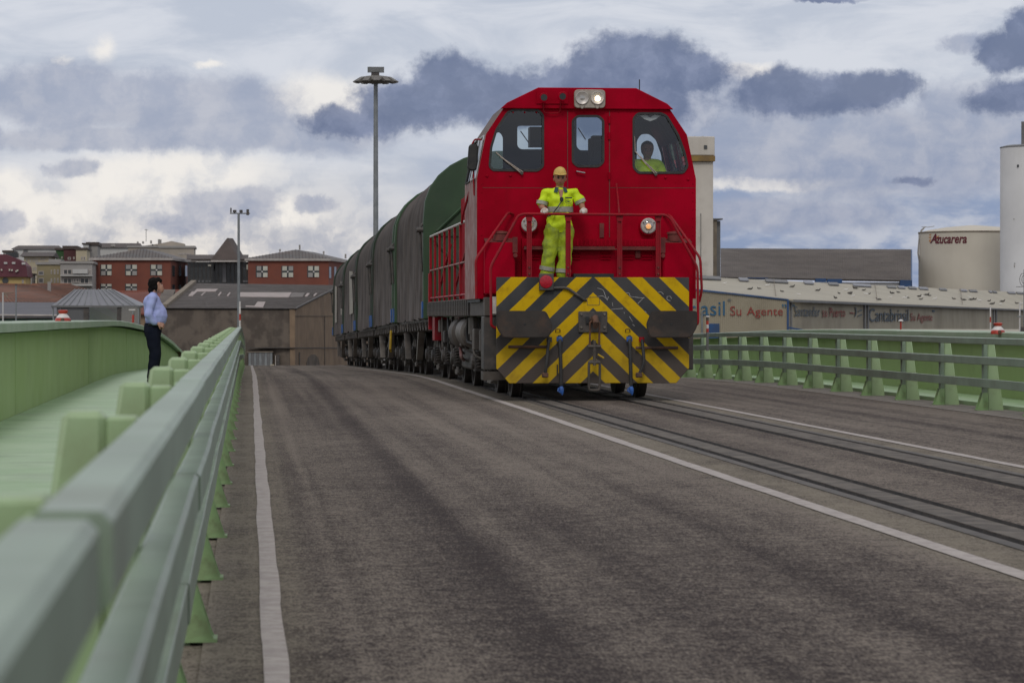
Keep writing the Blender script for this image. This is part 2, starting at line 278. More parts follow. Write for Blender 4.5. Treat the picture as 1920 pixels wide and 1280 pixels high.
def plate_material():
    m = pmat('chevron_plate', (0.05, 0.05, 0.052), rough=0.55, spec=0.15)
    t = NT(m.node_tree); b = t.n['Principled BSDF']
    co = t.add('ShaderNodeTexCoord').outputs['Object']
    s = t.add('ShaderNodeSeparateXYZ', ins={0: co})
    jit = t.m('MULTIPLY', t.m('SUBTRACT', t.noise(co, 9, 3), 0.5), 0.012)
    a = t.m('ADD', t.m('ADD', t.m('MULTIPLY', t.m('ABSOLUTE', s.outputs[0]), 0.97), s.outputs[2]), jit)
    fr = t.m('FRACT', t.m('DIVIDE', t.m('SUBTRACT', a, 1.277), 0.436))     # yellow in the upper half of each period
    yel = t.ss(fr, 0.494, 0.478)
    n = t.noise(co, 5, 8, 0.65); n2 = t.noise(co, 1.6, 6)
    ycol = t.mix(t.ss(n, 0.45, 0.75), (0.56, 0.35, 0.001, 1), (0.36, 0.21, 0.004, 1))
    dcol = t.mix(t.ss(n2, 0.35, 0.65), (0.036, 0.038, 0.040, 1), (0.062, 0.060, 0.060, 1))
    low = t.ss(s.outputs[2], 1.15, 0.3)                                   # road film splashed up from the wheels
    ycol = t.mix(t.m('MULTIPLY', low, 0.35), ycol, (0.26, 0.19, 0.035, 1)); dcol = t.mix(t.m('MULTIPLY', low, 0.7), dcol, (0.085, 0.063, 0.05, 1))
    c = t.mix(yel, dcol, ycol)
    t.l.new(c, b.inputs['Base Color'])
    return m
M['chevron'] = plate_material()

def road_material(name, film=True):
    m = pmat(name, (0.1, 0.1, 0.1), rough=0.9, bump=0.004, bscale=120)
    t = NT(m.node_tree); b = t.n['Principled BSDF']
    co = t.add('ShaderNodeTexCoord').outputs['Object']
    s = t.add('ShaderNodeSeparateXYZ', ins={0: co}); x, y = s.outputs[0], s.outputs[1]
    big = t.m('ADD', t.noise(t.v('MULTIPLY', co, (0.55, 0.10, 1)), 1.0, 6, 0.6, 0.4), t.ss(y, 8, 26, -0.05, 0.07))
    med = t.noise(t.v('MULTIPLY', co, (1.0, 0.55, 1)), 2.2, 8, 0.7)
    fine = t.noise(t.v('MULTIPLY', co, (1, 0.22, 1)), 95, 3, 0.7); grit = t.noise(t.v('MULTIPLY', co, (1, 0.25, 1)), 130, 2, 0.6)
    lane = t.noise(t.v('MULTIPLY', co, (2.6, 0.018, 1)), 1.0, 4, 0.6)
    sm = t.noise(t.v('MULTIPLY', co, (1.0, 0.8, 1)), 9, 6, 0.75); sp = t.noise(t.v('MULTIPLY', co, (1, 0.30, 1)), 38, 4, 0.75)
    tyre = t.m('MULTIPLY', t.ss(t.m('ABSOLUTE', t.m('SUBTRACT', t.m('ADD', x, t.m('MULTIPLY', y, -0.0035)), 1.02)), 0.20, 0.02), 0.16)
    pale = t.m('MULTIPLY', t.ss(t.m('ABSOLUTE', t.m('SUBTRACT', t.m('ADD', x, t.m('MULTIPLY', lane, 0.12)), 0.44)), 0.07, 0.0), 0.09)
    f = t.m('ADD', t.m('ADD', t.m('MULTIPLY', big, 0.50), t.m('MULTIPLY', med, 0.34)), t.m('ADD', t.m('MULTIPLY', lane, 0.68), t.m('MULTIPLY', t.m('SUBTRACT', fine, 0.5), 1.15)))
    f = t.m('ADD', f, t.m('ADD', t.m('MULTIPLY', t.m('SUBTRACT', sm, 0.5), 0.75), t.m('MULTIPLY', t.m('SUBTRACT', sp, 0.5), 1.0)))
    f = t.m('ADD', t.m('SUBTRACT', f, tyre), pale)
    c = t.mix(t.ss(f, 0.52, 1.04), (0.034, 0.0250, 0.0238, 1), (0.200, 0.167, 0.138, 1))
    c = t.mix(t.ss(grit, 0.60, 0.74), c, (0.25, 0.22, 0.19, 1))
    c = t.mix(t.m('MULTIPLY', t.ss(grit, 0.40, 0.28), 0.7), c, (0.03, 0.027, 0.025, 1))
    # paler, sandier strips beside the painted lines, where no tyre runs
    e = t.m('ADD', t.ss(x, 0.35, 0.05), t.m('MULTIPLY', t.ss(x, 3.2, 3.45), t.ss(x, 3.95, 3.85)))
    e = t.m('ADD', e, t.m('MULTIPLY', t.ss(x, 5.55, 5.7), t.ss(x, 6.1, 5.95)), clamp=True)
    c = t.mix(t.m('MULTIPLY', e, t.ss(med, 0.3, 0.6, 0.45, 0.85)), c, t.mix(t.ss(f, 0.40, 0.90), (0.09, 0.074, 0.058, 1), (0.21, 0.182, 0.14, 1)))
    # transverse cracks and joints
    yy = t.m('ADD', y, t.m('MULTIPLY', t.noise(t.v('MULTIPLY', co, (2.0, 0.0, 0)), 1.0, 5), 0.5))
    for (yc, wd, amt) in ((48.9, 0.10, 0.9), (53.5, 0.12, 0.5), (20.2, 0.022, 0.75), (12.6, 0.015, 0.4), (29.5, 0.03, 0.5), (37.0, 0.04, 0.4), (16.1, 0.012, 0.4), (15.2, 0.02, 0.5)):
        k = t.ss(t.m('ABSOLUTE', t.m('SUBTRACT', yy, yc + 0.25)), wd, wd * 0.3)
        br = t.ss(t.noise(t.v('MULTIPLY', co, (1.3, 0, 0)), 1.0, 2), 0.38, 0.5)
        c = t.mix(t.m('MULTIPLY', t.m('MULTIPLY', k, amt), br), c, (0.022, 0.018, 0.017, 1))
    t.l.new(c, b.inputs['Base Color'])
    b.inputs['Specular IOR Level'].default_value = 0.12
    return m
M['road'] = road_material('road_asphalt')
# ------------------------------------------------------------------ building kit
ORG = {}
def org(o): return ORG.get(o.name, Vector((0, 0, 0))) if o else Vector((0, 0, 0))
def tag(o, label=None, cat=None, group=None, kind=None):
    if label: o['label'] = label
    if cat: o['category'] = cat
    if group: o['group'] = group
    if kind: o['kind'] = kind
    return o
def thing(name, label, cat, loc=(0, 0, 0), group=None):
    o = bpy.data.objects.new(name, None); col.objects.link(o); o.location = loc; o.empty_display_size = 0.3
    ORG[o.name] = Vector(loc); return tag(o, label, cat, group)
class MB:
    def __init__(s): s.v = []; s.f = []
    def quad(s, *p):
        n = len(s.v); s.v += [Vector(x) for x in p]; s.f.append(tuple(range(n, n + len(p)))); return s
    def box(s, lo, hi):
        x0, y0, z0 = lo; x1, y1, z1 = hi; n = len(s.v)
        s.v += [Vector(p) for p in ((x0, y0, z0), (x1, y0, z0), (x1, y1, z0), (x0, y1, z0), (x0, y0, z1), (x1, y0, z1), (x1, y1, z1), (x0, y1, z1))]
        s.f += [(n, n + 3, n + 2, n + 1), (n + 4, n + 5, n + 6, n + 7), (n, n + 1, n + 5, n + 4), (n + 1, n + 2, n + 6, n + 5), (n + 2, n + 3, n + 7, n + 6), (n + 3, n, n + 4, n + 7)]
        return s
    def cbox(s, c, d, rot=None):
        n = len(s.v); s.box([-x / 2 for x in d], [x / 2 for x in d])
        m = Matrix.Translation(c) @ (rot.to_4x4() if rot else Matrix.Identity(4))
        for i in range(n, len(s.v)): s.v[i] = m @ s.v[i]
        return s
    def prism(s, pts, off):
        """closed solid: polygon pts swept by the vector off"""
        n = len(s.v); k = len(pts); off = Vector(off)
        s.v += [Vector(p) for p in pts] + [Vector(p) + off for p in pts]
        s.f.append(tuple(range(n + k - 1, n - 1, -1))); s.f.append(tuple(range(n + k, n + 2 * k)))
        for i in range(k): j = (i + 1) % k; s.f.append((n + i, n + j, n + k + j, n + k + i))
        return s
    def hexa(s, a, b):
        """solid between two matching polygons a and b"""
        n = len(s.v); k = len(a); s.v += [Vector(p) for p in a] + [Vector(p) for p in b]
        s.f.append(tuple(range(n + k - 1, n - 1, -1))); s.f.append(tuple(range(n + k, n + 2 * k)))
        for i in range(k): j = (i + 1) % k; s.f.append((n + i, n + j, n + k + j, n + k + i))
        return s
    def cyl(s, p0, p1, r0, r1=None, n=16, caps=True):
        r1 = r0 if r1 is None else r1; p0 = Vector(p0); p1 = Vector(p1); d = (p1 - p0).normalized()
        a = d.orthogonal().normalized(); b = d.cross(a); k = len(s.v)
        for (p, r) in ((p0, r0), (p1, r1)):
            for i in range(n):
                an = 2 * math.pi * i / n; s.v.append(p + (a * math.cos(an) + b * math.sin(an)) * r)
        for i in range(n): j = (i + 1) % n; s.f.append((k + i, k + j, k + n + j, k + n + i))
        if caps: s.f.append(tuple(range(k + n - 1, k - 1, -1))); s.f.append(tuple(range(k + n, k + 2 * n)))
        return s
    def lathe(s, c, axis, prof, n=24):
        """prof: (distance along axis, radius)"""
        c = Vector(c); d = Vector(axis).normalized(); a = d.orthogonal().normalized(); b = d.cross(a); k = len(s.v)
        for (h, r) in prof:
            for i in range(n):
                an = 2 * math.pi * i / n; s.v.append(c + d * h + (a * math.cos(an) + b * math.sin(an)) * max(r, 1e-4))
        for q in range(len(prof) - 1):
            for i in range(n): j = (i + 1) % n; s.f.append((k + q * n + i, k + q * n + j, k + (q + 1) * n + j, k + (q + 1) * n + i))
        s.f.append(tuple(range(k + n - 1, k - 1, -1))); e = k + (len(prof) - 1) * n; s.f.append(tuple(range(e, e + n)))
        return s
    def tube(s, pts, r, n=8, closed=False, rs=None):
        pts = [Vector(p) for p in pts]; k = len(s.v); m = len(pts); prev = None
        for i, p in enumerate(pts):
            d = ((pts[(i + 1) % m] if (closed or i < m - 1) else p) - (pts[i - 1] if (closed or i > 0) else p)).normalized()
            if prev is None: a = d.orthogonal().normalized()
            else:
                a = prev - d * prev.dot(d)
                a = a.normalized() if a.length > 1e-6 else d.orthogonal().normalized()
            prev = a; b = d.cross(a); rr = rs[i] if rs else r
            for j in range(n):
                an = 2 * math.pi * j / n; s.v.append(p + (a * math.cos(an) + b * math.sin(an)) * rr)
        for i in range(m if closed else m - 1):
            i2 = (i + 1) % m
            for j in range(n): j2 = (j + 1) % n; s.f.append((k + i * n + j, k + i * n + j2, k + i2 * n + j2, k + i2 * n + j))
        if not closed: s.f.append(tuple(range(k + n - 1, k - 1, -1))); e = k + (m - 1) * n; s.f.append(tuple(range(e, e + n)))
        return s
    def build(s, name, mat, parent=None, smooth=False, bevel=0.0, seg=1):
        o = org(parent); me = bpy.data.meshes.new(name)
        me.from_pydata([v - o for v in s.v], [], s.f); me.validate()
        return link(name, me, mat, parent, smooth, bevel, seg)
def link(name, me, mat, parent=None, smooth=False, bevel=0.0, seg=1):
    bm = bmesh.new(); bm.from_mesh(me); bmesh.ops.recalc_face_normals(bm, faces=bm.faces)
    if bevel:
        es = [e for e in bm.edges if len(e.link_faces) == 2 and e.calc_face_angle(0) > 0.5]
        bmesh.ops.bevel(bm, geom=es, offset=bevel, segments=seg, affect='EDGES', clamp_overlap=True)
    if smooth:
        for f in bm.faces: f.smooth = True
        for e in bm.edges:
            if len(e.link_faces) == 2 and e.calc_face_angle(0) > 0.6: e.smooth = False
    bm.to_mesh(me); bm.free()
    ob = bpy.data.objects.new(name, me); col.objects.link(ob)
    me.materials.append(M[mat] if isinstance(mat, str) else mat)
    if parent: ob.parent = parent; ORG[ob.name] = org(parent)
    return ob
def dup(o, parent=None, loc=None, label=None, group=None):
    c = o.copy(); col.objects.link(c); ORG[c.name] = org(o)
    if parent: c.parent = parent
    if loc is not None: c.location = loc
    if label: c['label'] = label
    if group: c['group'] = group
    for ch in list(o.children): dup(ch, c)
    return c
def arc(pts, r, n=5):
    """round the corners of a polygon/polyline given as 2-D or 3-D points (closed)"""
    out = []; m = len(pts)
    for i in range(m):
        p = Vector(pts[i]); a = Vector(pts[i - 1]); b = Vector(pts[(i + 1) % m])
        la, lb = (a - p).length, (b - p).length; k = min(r, la * .45, lb * .45)
        s_, e_ = p + (a - p).normalized() * k, p + (b - p).normalized() * k
        for j in range(n + 1):
            q = j / n; out.append(s_ * (1 - q) ** 2 + p * 2 * q * (1 - q) + e_ * q * q)
    return out
def bend(pts, r, n=5):
    """round the inner corners of an open path"""
    pts = [Vector(p) for p in pts]; out = [pts[0]]
    for i in range(1, len(pts) - 1):
        p, a, b = pts[i], pts[i - 1], pts[i + 1]; k = min(r, (a - p).length * .45, (b - p).length * .45)
        s_, e_ = p + (a - p).normalized() * k, p + (b - p).normalized() * k
        for j in range(n + 1):
            q = j / n; out.append(s_ * (1 - q) ** 2 + p * 2 * q * (1 - q) + e_ * q * q)
    return out + [pts[-1]]
def holed(name, outline, holes, depth, mat, parent, y, bevel=0.0):
    """upright plate in the x-z plane, its front at y, with window openings; outline and holes are (x, z) lists, absolute"""
    cu = bpy.data.curves.new(name, 'CURVE'); cu.dimensions = '2D'; cu.fill_mode = 'BOTH'; cu.extrude = depth / 2
    for pl in [outline] + holes:
        sp = cu.splines.new('POLY'); sp.points.add(len(pl) - 1)
        for i, p in enumerate(pl): sp.points[i].co = (p[0], p[1], 0, 1)
        sp.use_cyclic_u = True
    ob = bpy.data.objects.new(name, cu); me = bpy.data.meshes.new_from_object(ob)
    bpy.data.objects.remove(ob); bpy.data.curves.remove(cu)
    me.transform(Matrix.Rotation(R(90), 4, 'X')); me.transform(Matrix.Translation(Vector((0, y + depth / 2, 0)) - org(parent)))
    bm = bmesh.new(); bm.from_mesh(me); bmesh.ops.remove_doubles(bm, verts=bm.verts, dist=1e-5); bm.to_mesh(me); bm.free()
    me.materials.clear(); return link(name, me, mat, parent)
def frame_loop(name, pl, y, width, depth, mat, parent):
    """a frame that follows a closed (x, z) outline"""
    n = len(pl); cx = sum(p[0] for p in pl) / n; cz = sum(p[1] for p in pl) / n; mb = MB(); ring = []
    for i in range(n):
        p = Vector((pl[i][0], pl[i][1])); a = Vector((pl[i - 1][0], pl[i - 1][1])); b = Vector((pl[(i + 1) % n][0], pl[(i + 1) % n][1]))
        d = (b - a).normalized(); nn = Vector((d.y, -d.x))
        if nn.dot(p - Vector((cx, cz))) < 0: nn = -nn
        ring.append((p - nn * width * .5, p + nn * width * .5))
    for i in range(n):
        j = (i + 1) % n; (a0, a1), (b0, b1) = ring[i], ring[j]
        mb.quad((a0.x, y, a0.y), (a1.x, y, a1.y), (b1.x, y, b1.y), (b0.x, y, b0.y))
        mb.quad((a1.x, y, a1.y), (a1.x, y + depth, a1.y), (b1.x, y + depth, b1.y), (b1.x, y, b1.y))
        mb.quad((a0.x, y + depth, a0.y), (a0.x, y, a0.y), (b0.x, y, b0.y), (b0.x, y + depth, b0.y))
    return mb.build(name, mat, parent)
def text(name, body, mat, parent, o, xd, up, width, height, depth=0.01, shear=0.0, bold=0.0, warp=None):
    """lettering that starts at o, runs along xd and stands along up, fitted to width x height"""
    cu = bpy.data.curves.new(name, 'FONT'); cu.body = body; cu.shear = shear; cu.offset = bold; cu.resolution_u = 4; cu.extrude = 0.0001
    ob = bpy.data.objects.new(name, cu); me = bpy.data.meshes.new_from_object(ob)
    bpy.data.objects.remove(ob); bpy.data.curves.remove(cu)
    xs = [v.co.x for v in me.vertices]; ys = [v.co.y for v in me.vertices]; x0, x1 = min(xs), max(xs); y0, y1 = min(ys), max(ys)
    xd = Vector(xd).normalized(); up = Vector(up).normalized(); nn = xd.cross(up); o = Vector(o); oo = org(parent)
    for v in me.vertices:
        x = (v.co.x - x0) / (x1 - x0) * width; y = (v.co.y - y0) / (y1 - y0) * height; z = depth if v.co.z > 0 else 0
        v.co = (warp(x, y, z) if warp else o + xd * x + up * y + nn * z) - oo
    me.materials.clear(); return link(name, me, mat, parent)
def blob(name, caps, mat, parent, voxel=0.012, smooth=3, cut=None, folds=0.0, fscale=9, pre=None):
    """one continuous skin grown over tapered limbs: caps = (p0, r0, p1, r1, depth factor)"""
    bm = bmesh.new()
    for cp in caps:
        p0, r0, p1, r1 = cp[:4]; fy = cp[4] if len(cp) > 4 else 1.0; b2 = bmesh.new()
        for (p, r) in ((p0, r0), (p1, r1)):
            bmesh.ops.create_icosphere(b2, subdivisions=2, radius=1, matrix=Matrix.Translation(p) @ Matrix.Diagonal((r, r * fy, r, 1)))
        h = bmesh.ops.convex_hull(b2, input=b2.verts); bmesh.ops.delete(b2, geom=[g for g in h['geom_interior'] if isinstance(g, bmesh.types.BMVert)], context='VERTS')
        m2 = bpy.data.meshes.new('t'); b2.to_mesh(m2); b2.free(); bm.from_mesh(m2); bpy.data.meshes.remove(m2)
    me = bpy.data.meshes.new(name); bm.to_mesh(me); bm.free()
    ob = bpy.data.objects.new(name, me); col.objects.link(ob)
    md = ob.modifiers.new('r', 'REMESH'); md.mode = 'VOXEL'; md.voxel_size = voxel
    md = ob.modifiers.new('s', 'SMOOTH'); md.iterations = smooth; md.factor = 0.6
    dg = bpy.context.evaluated_depsgraph_get(); m3 = bpy.data.meshes.new_from_object(ob.evaluated_get(dg))
    bpy.data.objects.remove(ob); bpy.data.meshes.remove(me)
    bm = bmesh.new(); bm.from_mesh(m3); bm.normal_update()
    if folds:
        for v in bm.verts:
            q = v.co; v.co += v.normal * folds * noise.noise(Vector((q.x * fscale * .7, q.y * fscale * .7, q.z * fscale)) + Vector((5, 1, 3)))
    if cut:
        for (co, no) in cut:
            r = bmesh.ops.bisect_plane(bm, geom=bm.verts[:] + bm.edges[:] + bm.faces[:], plane_co=co, plane_no=no, clear_outer=True)
            es = [g for g in r['geom_cut'] if isinstance(g, bmesh.types.BMEdge)]
            if es: bmesh.ops.holes_fill(bm, edges=es)
    bm.to_mesh(m3); bm.free(); m3.name = name; m3.materials.clear(); m3.transform(Matrix.Translation(-org(parent)))
    return link(name, m3, mat, parent, smooth=True)

# ------------------------------------------------------------------ the lie of the bridge: level, then falling away behind the crest
def drop(Y):
    d = 0.0
    if Y > 52: d += 0.0005 * (min(Y, 64) - 52) ** 2
    if Y > 64: d += 0.012 * (Y - 64)
    if Y > 112: d += 0.00055 * (Y - 112) ** 2
    return d
def camber(X): return 0.0 if X < 5.95 else 0.1 * min(1.0, (X - 5.95) / 3.6)
def RZ(X, Y): return -drop(Y) - camber(X)
def steps(a, b, d):
    n = max(1, int(math.ceil((b - a) / d))); return [a + (b - a) * i / n for i in range(n + 1)]
TRX = 4.735                                # centre line of the track
# ------------------------------------------------------------------ ground, road, track
g = MB().quad((-3000, -300, -3.4), (3000, -300, -3.4), (3000, 5000, -3.4), (-3000, 5000, -3.4)).build('ground', 'ground'); tag(g, kind='structure')
GRO = [(3.885, 3.965), (4.18, 4.27), (5.16, 5.25), (5.53, 5.58)]     # open slots beside the rails
YS = steps(-3, 176, 1.0)
def sheet(mb, x0, x1, ys=YS, dz=0.0, nx=1, zf=RZ):
    xs = [x0 + (x1 - x0) * i / nx for i in range(nx + 1)]; k = len(mb.v)
    for Y in ys:
        for X in xs: mb.v.append(Vector((X, Y, zf(X, Y) + dz)))
    n = nx + 1
    for i in range(len(ys) - 1):
        for j in range(nx): a = k + i * n + j; mb.f.append((a, a + 1, a + n + 1, a + n))
mb = MB(); xs = [-0.16]; edges = []
cur = -0.16
for (a, b) in GRO: edges.append((cur, a)); cur = b
edges.append((cur, 5.95)); edges.append((5.95, 9.46))
for (a, b) in edges: sheet(mb, a, b, nx=max(1, int((b - a) / 0.9)))
tag(mb.build('road', 'road'), kind='structure')
trk = thing('railway_track', 'sunken railway track with dark slots running in the road under the train', 'railway track', (TRX, 0, 0))
for (a, b) in GRO:
    m = MB(); n = 0
    for (xa, xb, da, db) in ((a, a, 0.0, -0.07), (a, b, -0.07, -0.07), (b, b, -0.07, 0.0)):
        k = len(m.v)
        for Y in YS: m.v += [Vector((xa, Y, RZ(xa, Y) + da)), Vector((xb, Y, RZ(xb, Y) + db))]
        for i in range(len(YS) - 1): q = k + 2 * i; m.f.append((q, q + 1, q + 3, q + 2))
    m.build('slot', 'steel_dark', trk)
for (x0, x1) in ((3.80, 3.883), (5.583, 5.65)):
    m = MB(); k = 0
    for Y in YS: m.v += [Vector((x0, Y, RZ(x0, Y) - .05)), Vector((x0, Y, RZ(x0, Y) + .006)), Vector((x1, Y, RZ(x1, Y) + .006)), Vector((x1, Y, RZ(x1, Y) - .05))]
    for i in range(len(YS) - 1):
        q = 4 * i
        for j in range(3): m.f.append((q + j, q + j + 1, q + j + 5, q + j + 4))
    m.build('rail', 'steel_grime', trk)
mb = MB(); sheet(mb, 3.968, 4.177, steps(-3, 176, .5), .004); 
# sandy mortar strips between slot and slot
def mortar():
    m = pmat('mortar', (0.135, 0.115, 0.095), (0.07, 0.058, 0.05), 5, 0.95, dirt=(0.05, 0.045, 0.04), dirt_amt=0.7, dscale=3, bump=0.01, bscale=25); return m
M['mortar'] = mortar()
mb.build('infill_strip', 'mortar', trk)
mb = MB(); sheet(mb, 5.253, 5.527, steps(-3, 176, .5), .004); mb.build('infill_strip', 'mortar', trk)
# painted lines with hand-laid, wandering edges
def painted(name, xf, wd, label):
    m = MB(); ys = steps(3, 170, 0.25)
    for Y in ys:
        e0 = 0.010 * noise.noise(Vector((Y * 0.55, 3.1, wd * 9))) + 0.003 * noise.noise(Vector((Y * 3.1, 1.7, 2)))
        e1 = 0.010 * noise.noise(Vector((Y * 0.55, 8.3, wd * 9))) + 0.003 * noise.noise(Vector((Y * 3.3, 9.7, 2)))
        x = xf(Y); m.v += [Vector((x - wd / 2 + e0, Y, RZ(x, Y) + .005)), Vector((x + wd / 2 + e1, Y, RZ(x, Y) + .005))]
    for i in range(len(ys) - 1): m.f.append((2 * i, 2 * i + 1, 2 * i + 3, 2 * i + 2))
    return tag(m.build(name, 'line_paint'), kind='structure')
M['line_paint'] = pmat('line_paint', (0.40, 0.355, 0.325), (0.31, 0.27, 0.25), 8, 0.85, dirt=(0.17, 0.145, 0.13), dirt_amt=0.45, dscale=26, bump=0.003, bscale=90)
painted('road_marking', lambda Y: 0.080 + 0.0008 * min(Y, 60), 0.084, '')
painted('road_marking', lambda Y: 3.43 + 0.01 * math.sin(Y * .21), 0.115, '')
painted('road_marking', lambda Y: 5.93, 0.10, '')
mb = MB(); sheet(mb, 9.46, 10.28, nx=2, dz=0.0); tag(mb.build('road_edge_strip', 'concrete'), kind='structure')
mb = MB(); sheet(mb, 9.43, 9.475, dz=0.006); tag(mb.build('edge_joint', 'line_paint'), kind='structure')
mb = MB()
for Y0, Y1 in zip(YS[:-1], YS[1:]):
    if Y0 < 140: mb.prism([(-3.4, Y0, RZ(0, Y0) - .25), (12.2, Y0, RZ(0, Y0) - .25), (12.2, Y0, RZ(0, Y0) - 1.2), (-3.4, Y0, RZ(0, Y0) - 1.2)], (0, Y1 - Y0, 0))
tag(mb.build('bridge_deck', 'girder_green'), kind='structure')
mb = MB().box((-3.3, 140, -3.5), (12, 178, -3.3)); mb = MB()
for i in range(len(YS) - 1):
    a, b = YS[i], YS[i + 1]
    if a >= 139: mb.hexa([(-.2, a, -3.45), (10.3, a, -3.45), (10.3, a, min(-3.4, 0) + max(0.0, 3.38 - drop(a))), (-.2, a, -3.4 + max(0, 3.38 - drop(a)))], [(-.2, b, -3.45), (10.3, b, -3.45), (10.3, b, -3.4 + max(0, 3.38 - drop(b))), (-.2, b, -3.4 + max(0, 3.38 - drop(b)))])
tag(mb.build('embankment', 'concrete'), kind='structure')

# ------------------------------------------------------------------ railings: side = -1 left, +1 right
def railing(side, xf, label, post_ys, splice_every=9, offs=None, lo=None, near=None):
    """xf: road-side face of the rails; posts lean out behind it"""
    th = thing('bridge_railing', label, 'railing', (xf, 20, 0))
    S = side
    def X(d): return xf + S * d          # d = distance outward from the rail face
    base = -camber(xf)
    # one post, copied
    def post_parts(Y):
        z0 = RZ(xf, Y)
        parts = []
        m = MB().box((min(X(.075), X(.135)), Y - .05, z0 - .02), (max(X(.075), X(.135)), Y + .05, z0 + .965))
        for (za, zc, xo) in ((.635, .70, .023), (.335, .40, .049)): m.box((min(X(xo), X(.076)), Y - .035, z0 + za), (max(X(xo), X(.076)), Y + .035, z0 + zc))
        parts.append(('post_flange', m, 'post_green' if side < 0 else 'rail_green', .006))
        m = MB().prism([(X(.136), Y - .055, z0 - .02), (X(.36), Y - .055, z0 - .02), (X(.215), Y - .055, z0 + .975), (X(.136), Y - .055, z0 + .975)], (0, .11, 0)); parts.append(('post_web', m, 'post_green', .012))
        m = MB().prism([(X(.136), Y - .072, z0 + .004), (X(-.012), Y - .072, z0 + .004), (X(.0), Y - .072, z0 + .03), (X(.065), Y - .072, z0 + .235), (X(.136), Y - .072, z0 + .235)], (0, .012, 0))
        m.prism([(X(.136), Y + .06, z0 + .004), (X(-.012), Y + .06, z0 + .004), (X(.0), Y + .06, z0 + .03), (X(.065), Y + .06, z0 + .235), (X(.136), Y + .06, z0 + .235)], (0, .012, 0))
        m.box((min(X(-.02), X(.14)), Y - .075, z0), (max(X(-.02), X(.14)), Y + .075, z0 + .012)); parts.append(('foot_gusset', m, 'foot_green', 0))
        return parts
    protos = None
    for Y in post_ys:
        if protos is None:
            protos = []
            for (n, m, mt, bv) in post_parts(0.0 + post_ys[0]):
                protos.append(m.build(n, mt, th, bevel=bv, smooth=bv > 0))
            y0 = post_ys[0]
        else:
            for p in protos: dup(p, th, loc=(0, Y - y0, RZ(xf, Y) - RZ(xf, y0)))
    # rails: rectangular tubes in lengths, each with its sag and dents, sleeved together at splices
    ylo, yhi = (post_ys[0] - 1.9 if lo is None else lo), post_ys[-1] + 1.2
    cuts = [ylo] + [y for i, y in enumerate(post_ys) if (i - (offs or 0)) % splice_every == 0 and y > ylo + 3 and y < yhi - 3] + [yhi]
    if near: cuts.insert(1, near)
    for (nm, zt, zb, dp, so) in (('top_rail', .98, .89, .075, -.010), ('middle_rail', .725, .615, .070, .004), ('low_rail', .425, .31, .045, .03)):
        for c0, c1 in zip(cuts[:-1], cuts[1:]):
            m = MB(); ys = steps(c0 + (.05 if c0 == near else .012), c1 - (.05 if c1 == near else .012), .42)
            jog = random.uniform(-.006, .006) * (1 if nm != 'top_rail' else .4) + so + (.006 if c1 == near else 0)
            for Y in ys:
                z0 = RZ(xf, Y); wv = jog + (0.0045 if nm != 'top_rail' else .002) * noise.noise(Vector((Y * .45, zt * 7, S * 3))); wz = .003 * noise.noise(Vector((Y * .5, zt * 5, 9 + S)))
                a, b = X(0 + wv), X(dp + wv); c = .010 if dp > .05 else .004
                sec = [(a, z0 + zt - c), (X(c + wv), z0 + zt), (X(dp - c + wv), z0 + zt), (b, z0 + zt - c), (b, z0 + zb + c), (X(dp - c + wv), z0 + zb), (X(c + wv), z0 + zb), (a, z0 + zb + c)]
                m.v += [Vector((x, Y, z + wz)) for (x, z) in sec]
            for i in range(len(ys) - 1):
                for j in range(8): m.f.append((8 * i + j, 8 * i + (j + 1) % 8, 8 * i + 8 + (j + 1) % 8, 8 * i + 8 + j))
            m.f.append(tuple(range(8))); e = 8 * (len(ys) - 1); m.f.append(tuple(range(e, e + 8)))
            m.build(nm, 'rail_green', th, smooth=True)
        for cY in cuts[1:-1]:
            z0 = RZ(xf, cY); m = MB().box((min(X(.008), X(dp - .006)), cY - .16, z0 + zb + .008), (max(X(.008), X(dp - .006)), cY + .16, z0 + zt - .008))
            if dp < .05: m = MB().box((min(X(so + dp + .003), X(so + dp + .015)), cY - .16, z0 + zb + .008), (max(X(so + dp + .003), X(so + dp + .015)), cY + .16, z0 + zt - .008))
            m.build('splice_sleeve', 'foot_green', th)
    return th
LP = [10.7 + 2.52 * k for k in range(-5, 50)]
railing(-1, -0.13, 'left green steel railing with three rails, running from the foreground to the crest', LP, 9, 4, lo=-2.6, near=2.58)
RP = [39.6 + 2.52 * k for k in range(-8, 37)]
railing(1, 9.80, 'right green steel railing with three rails beyond the train and the road', RP, 9, 3)

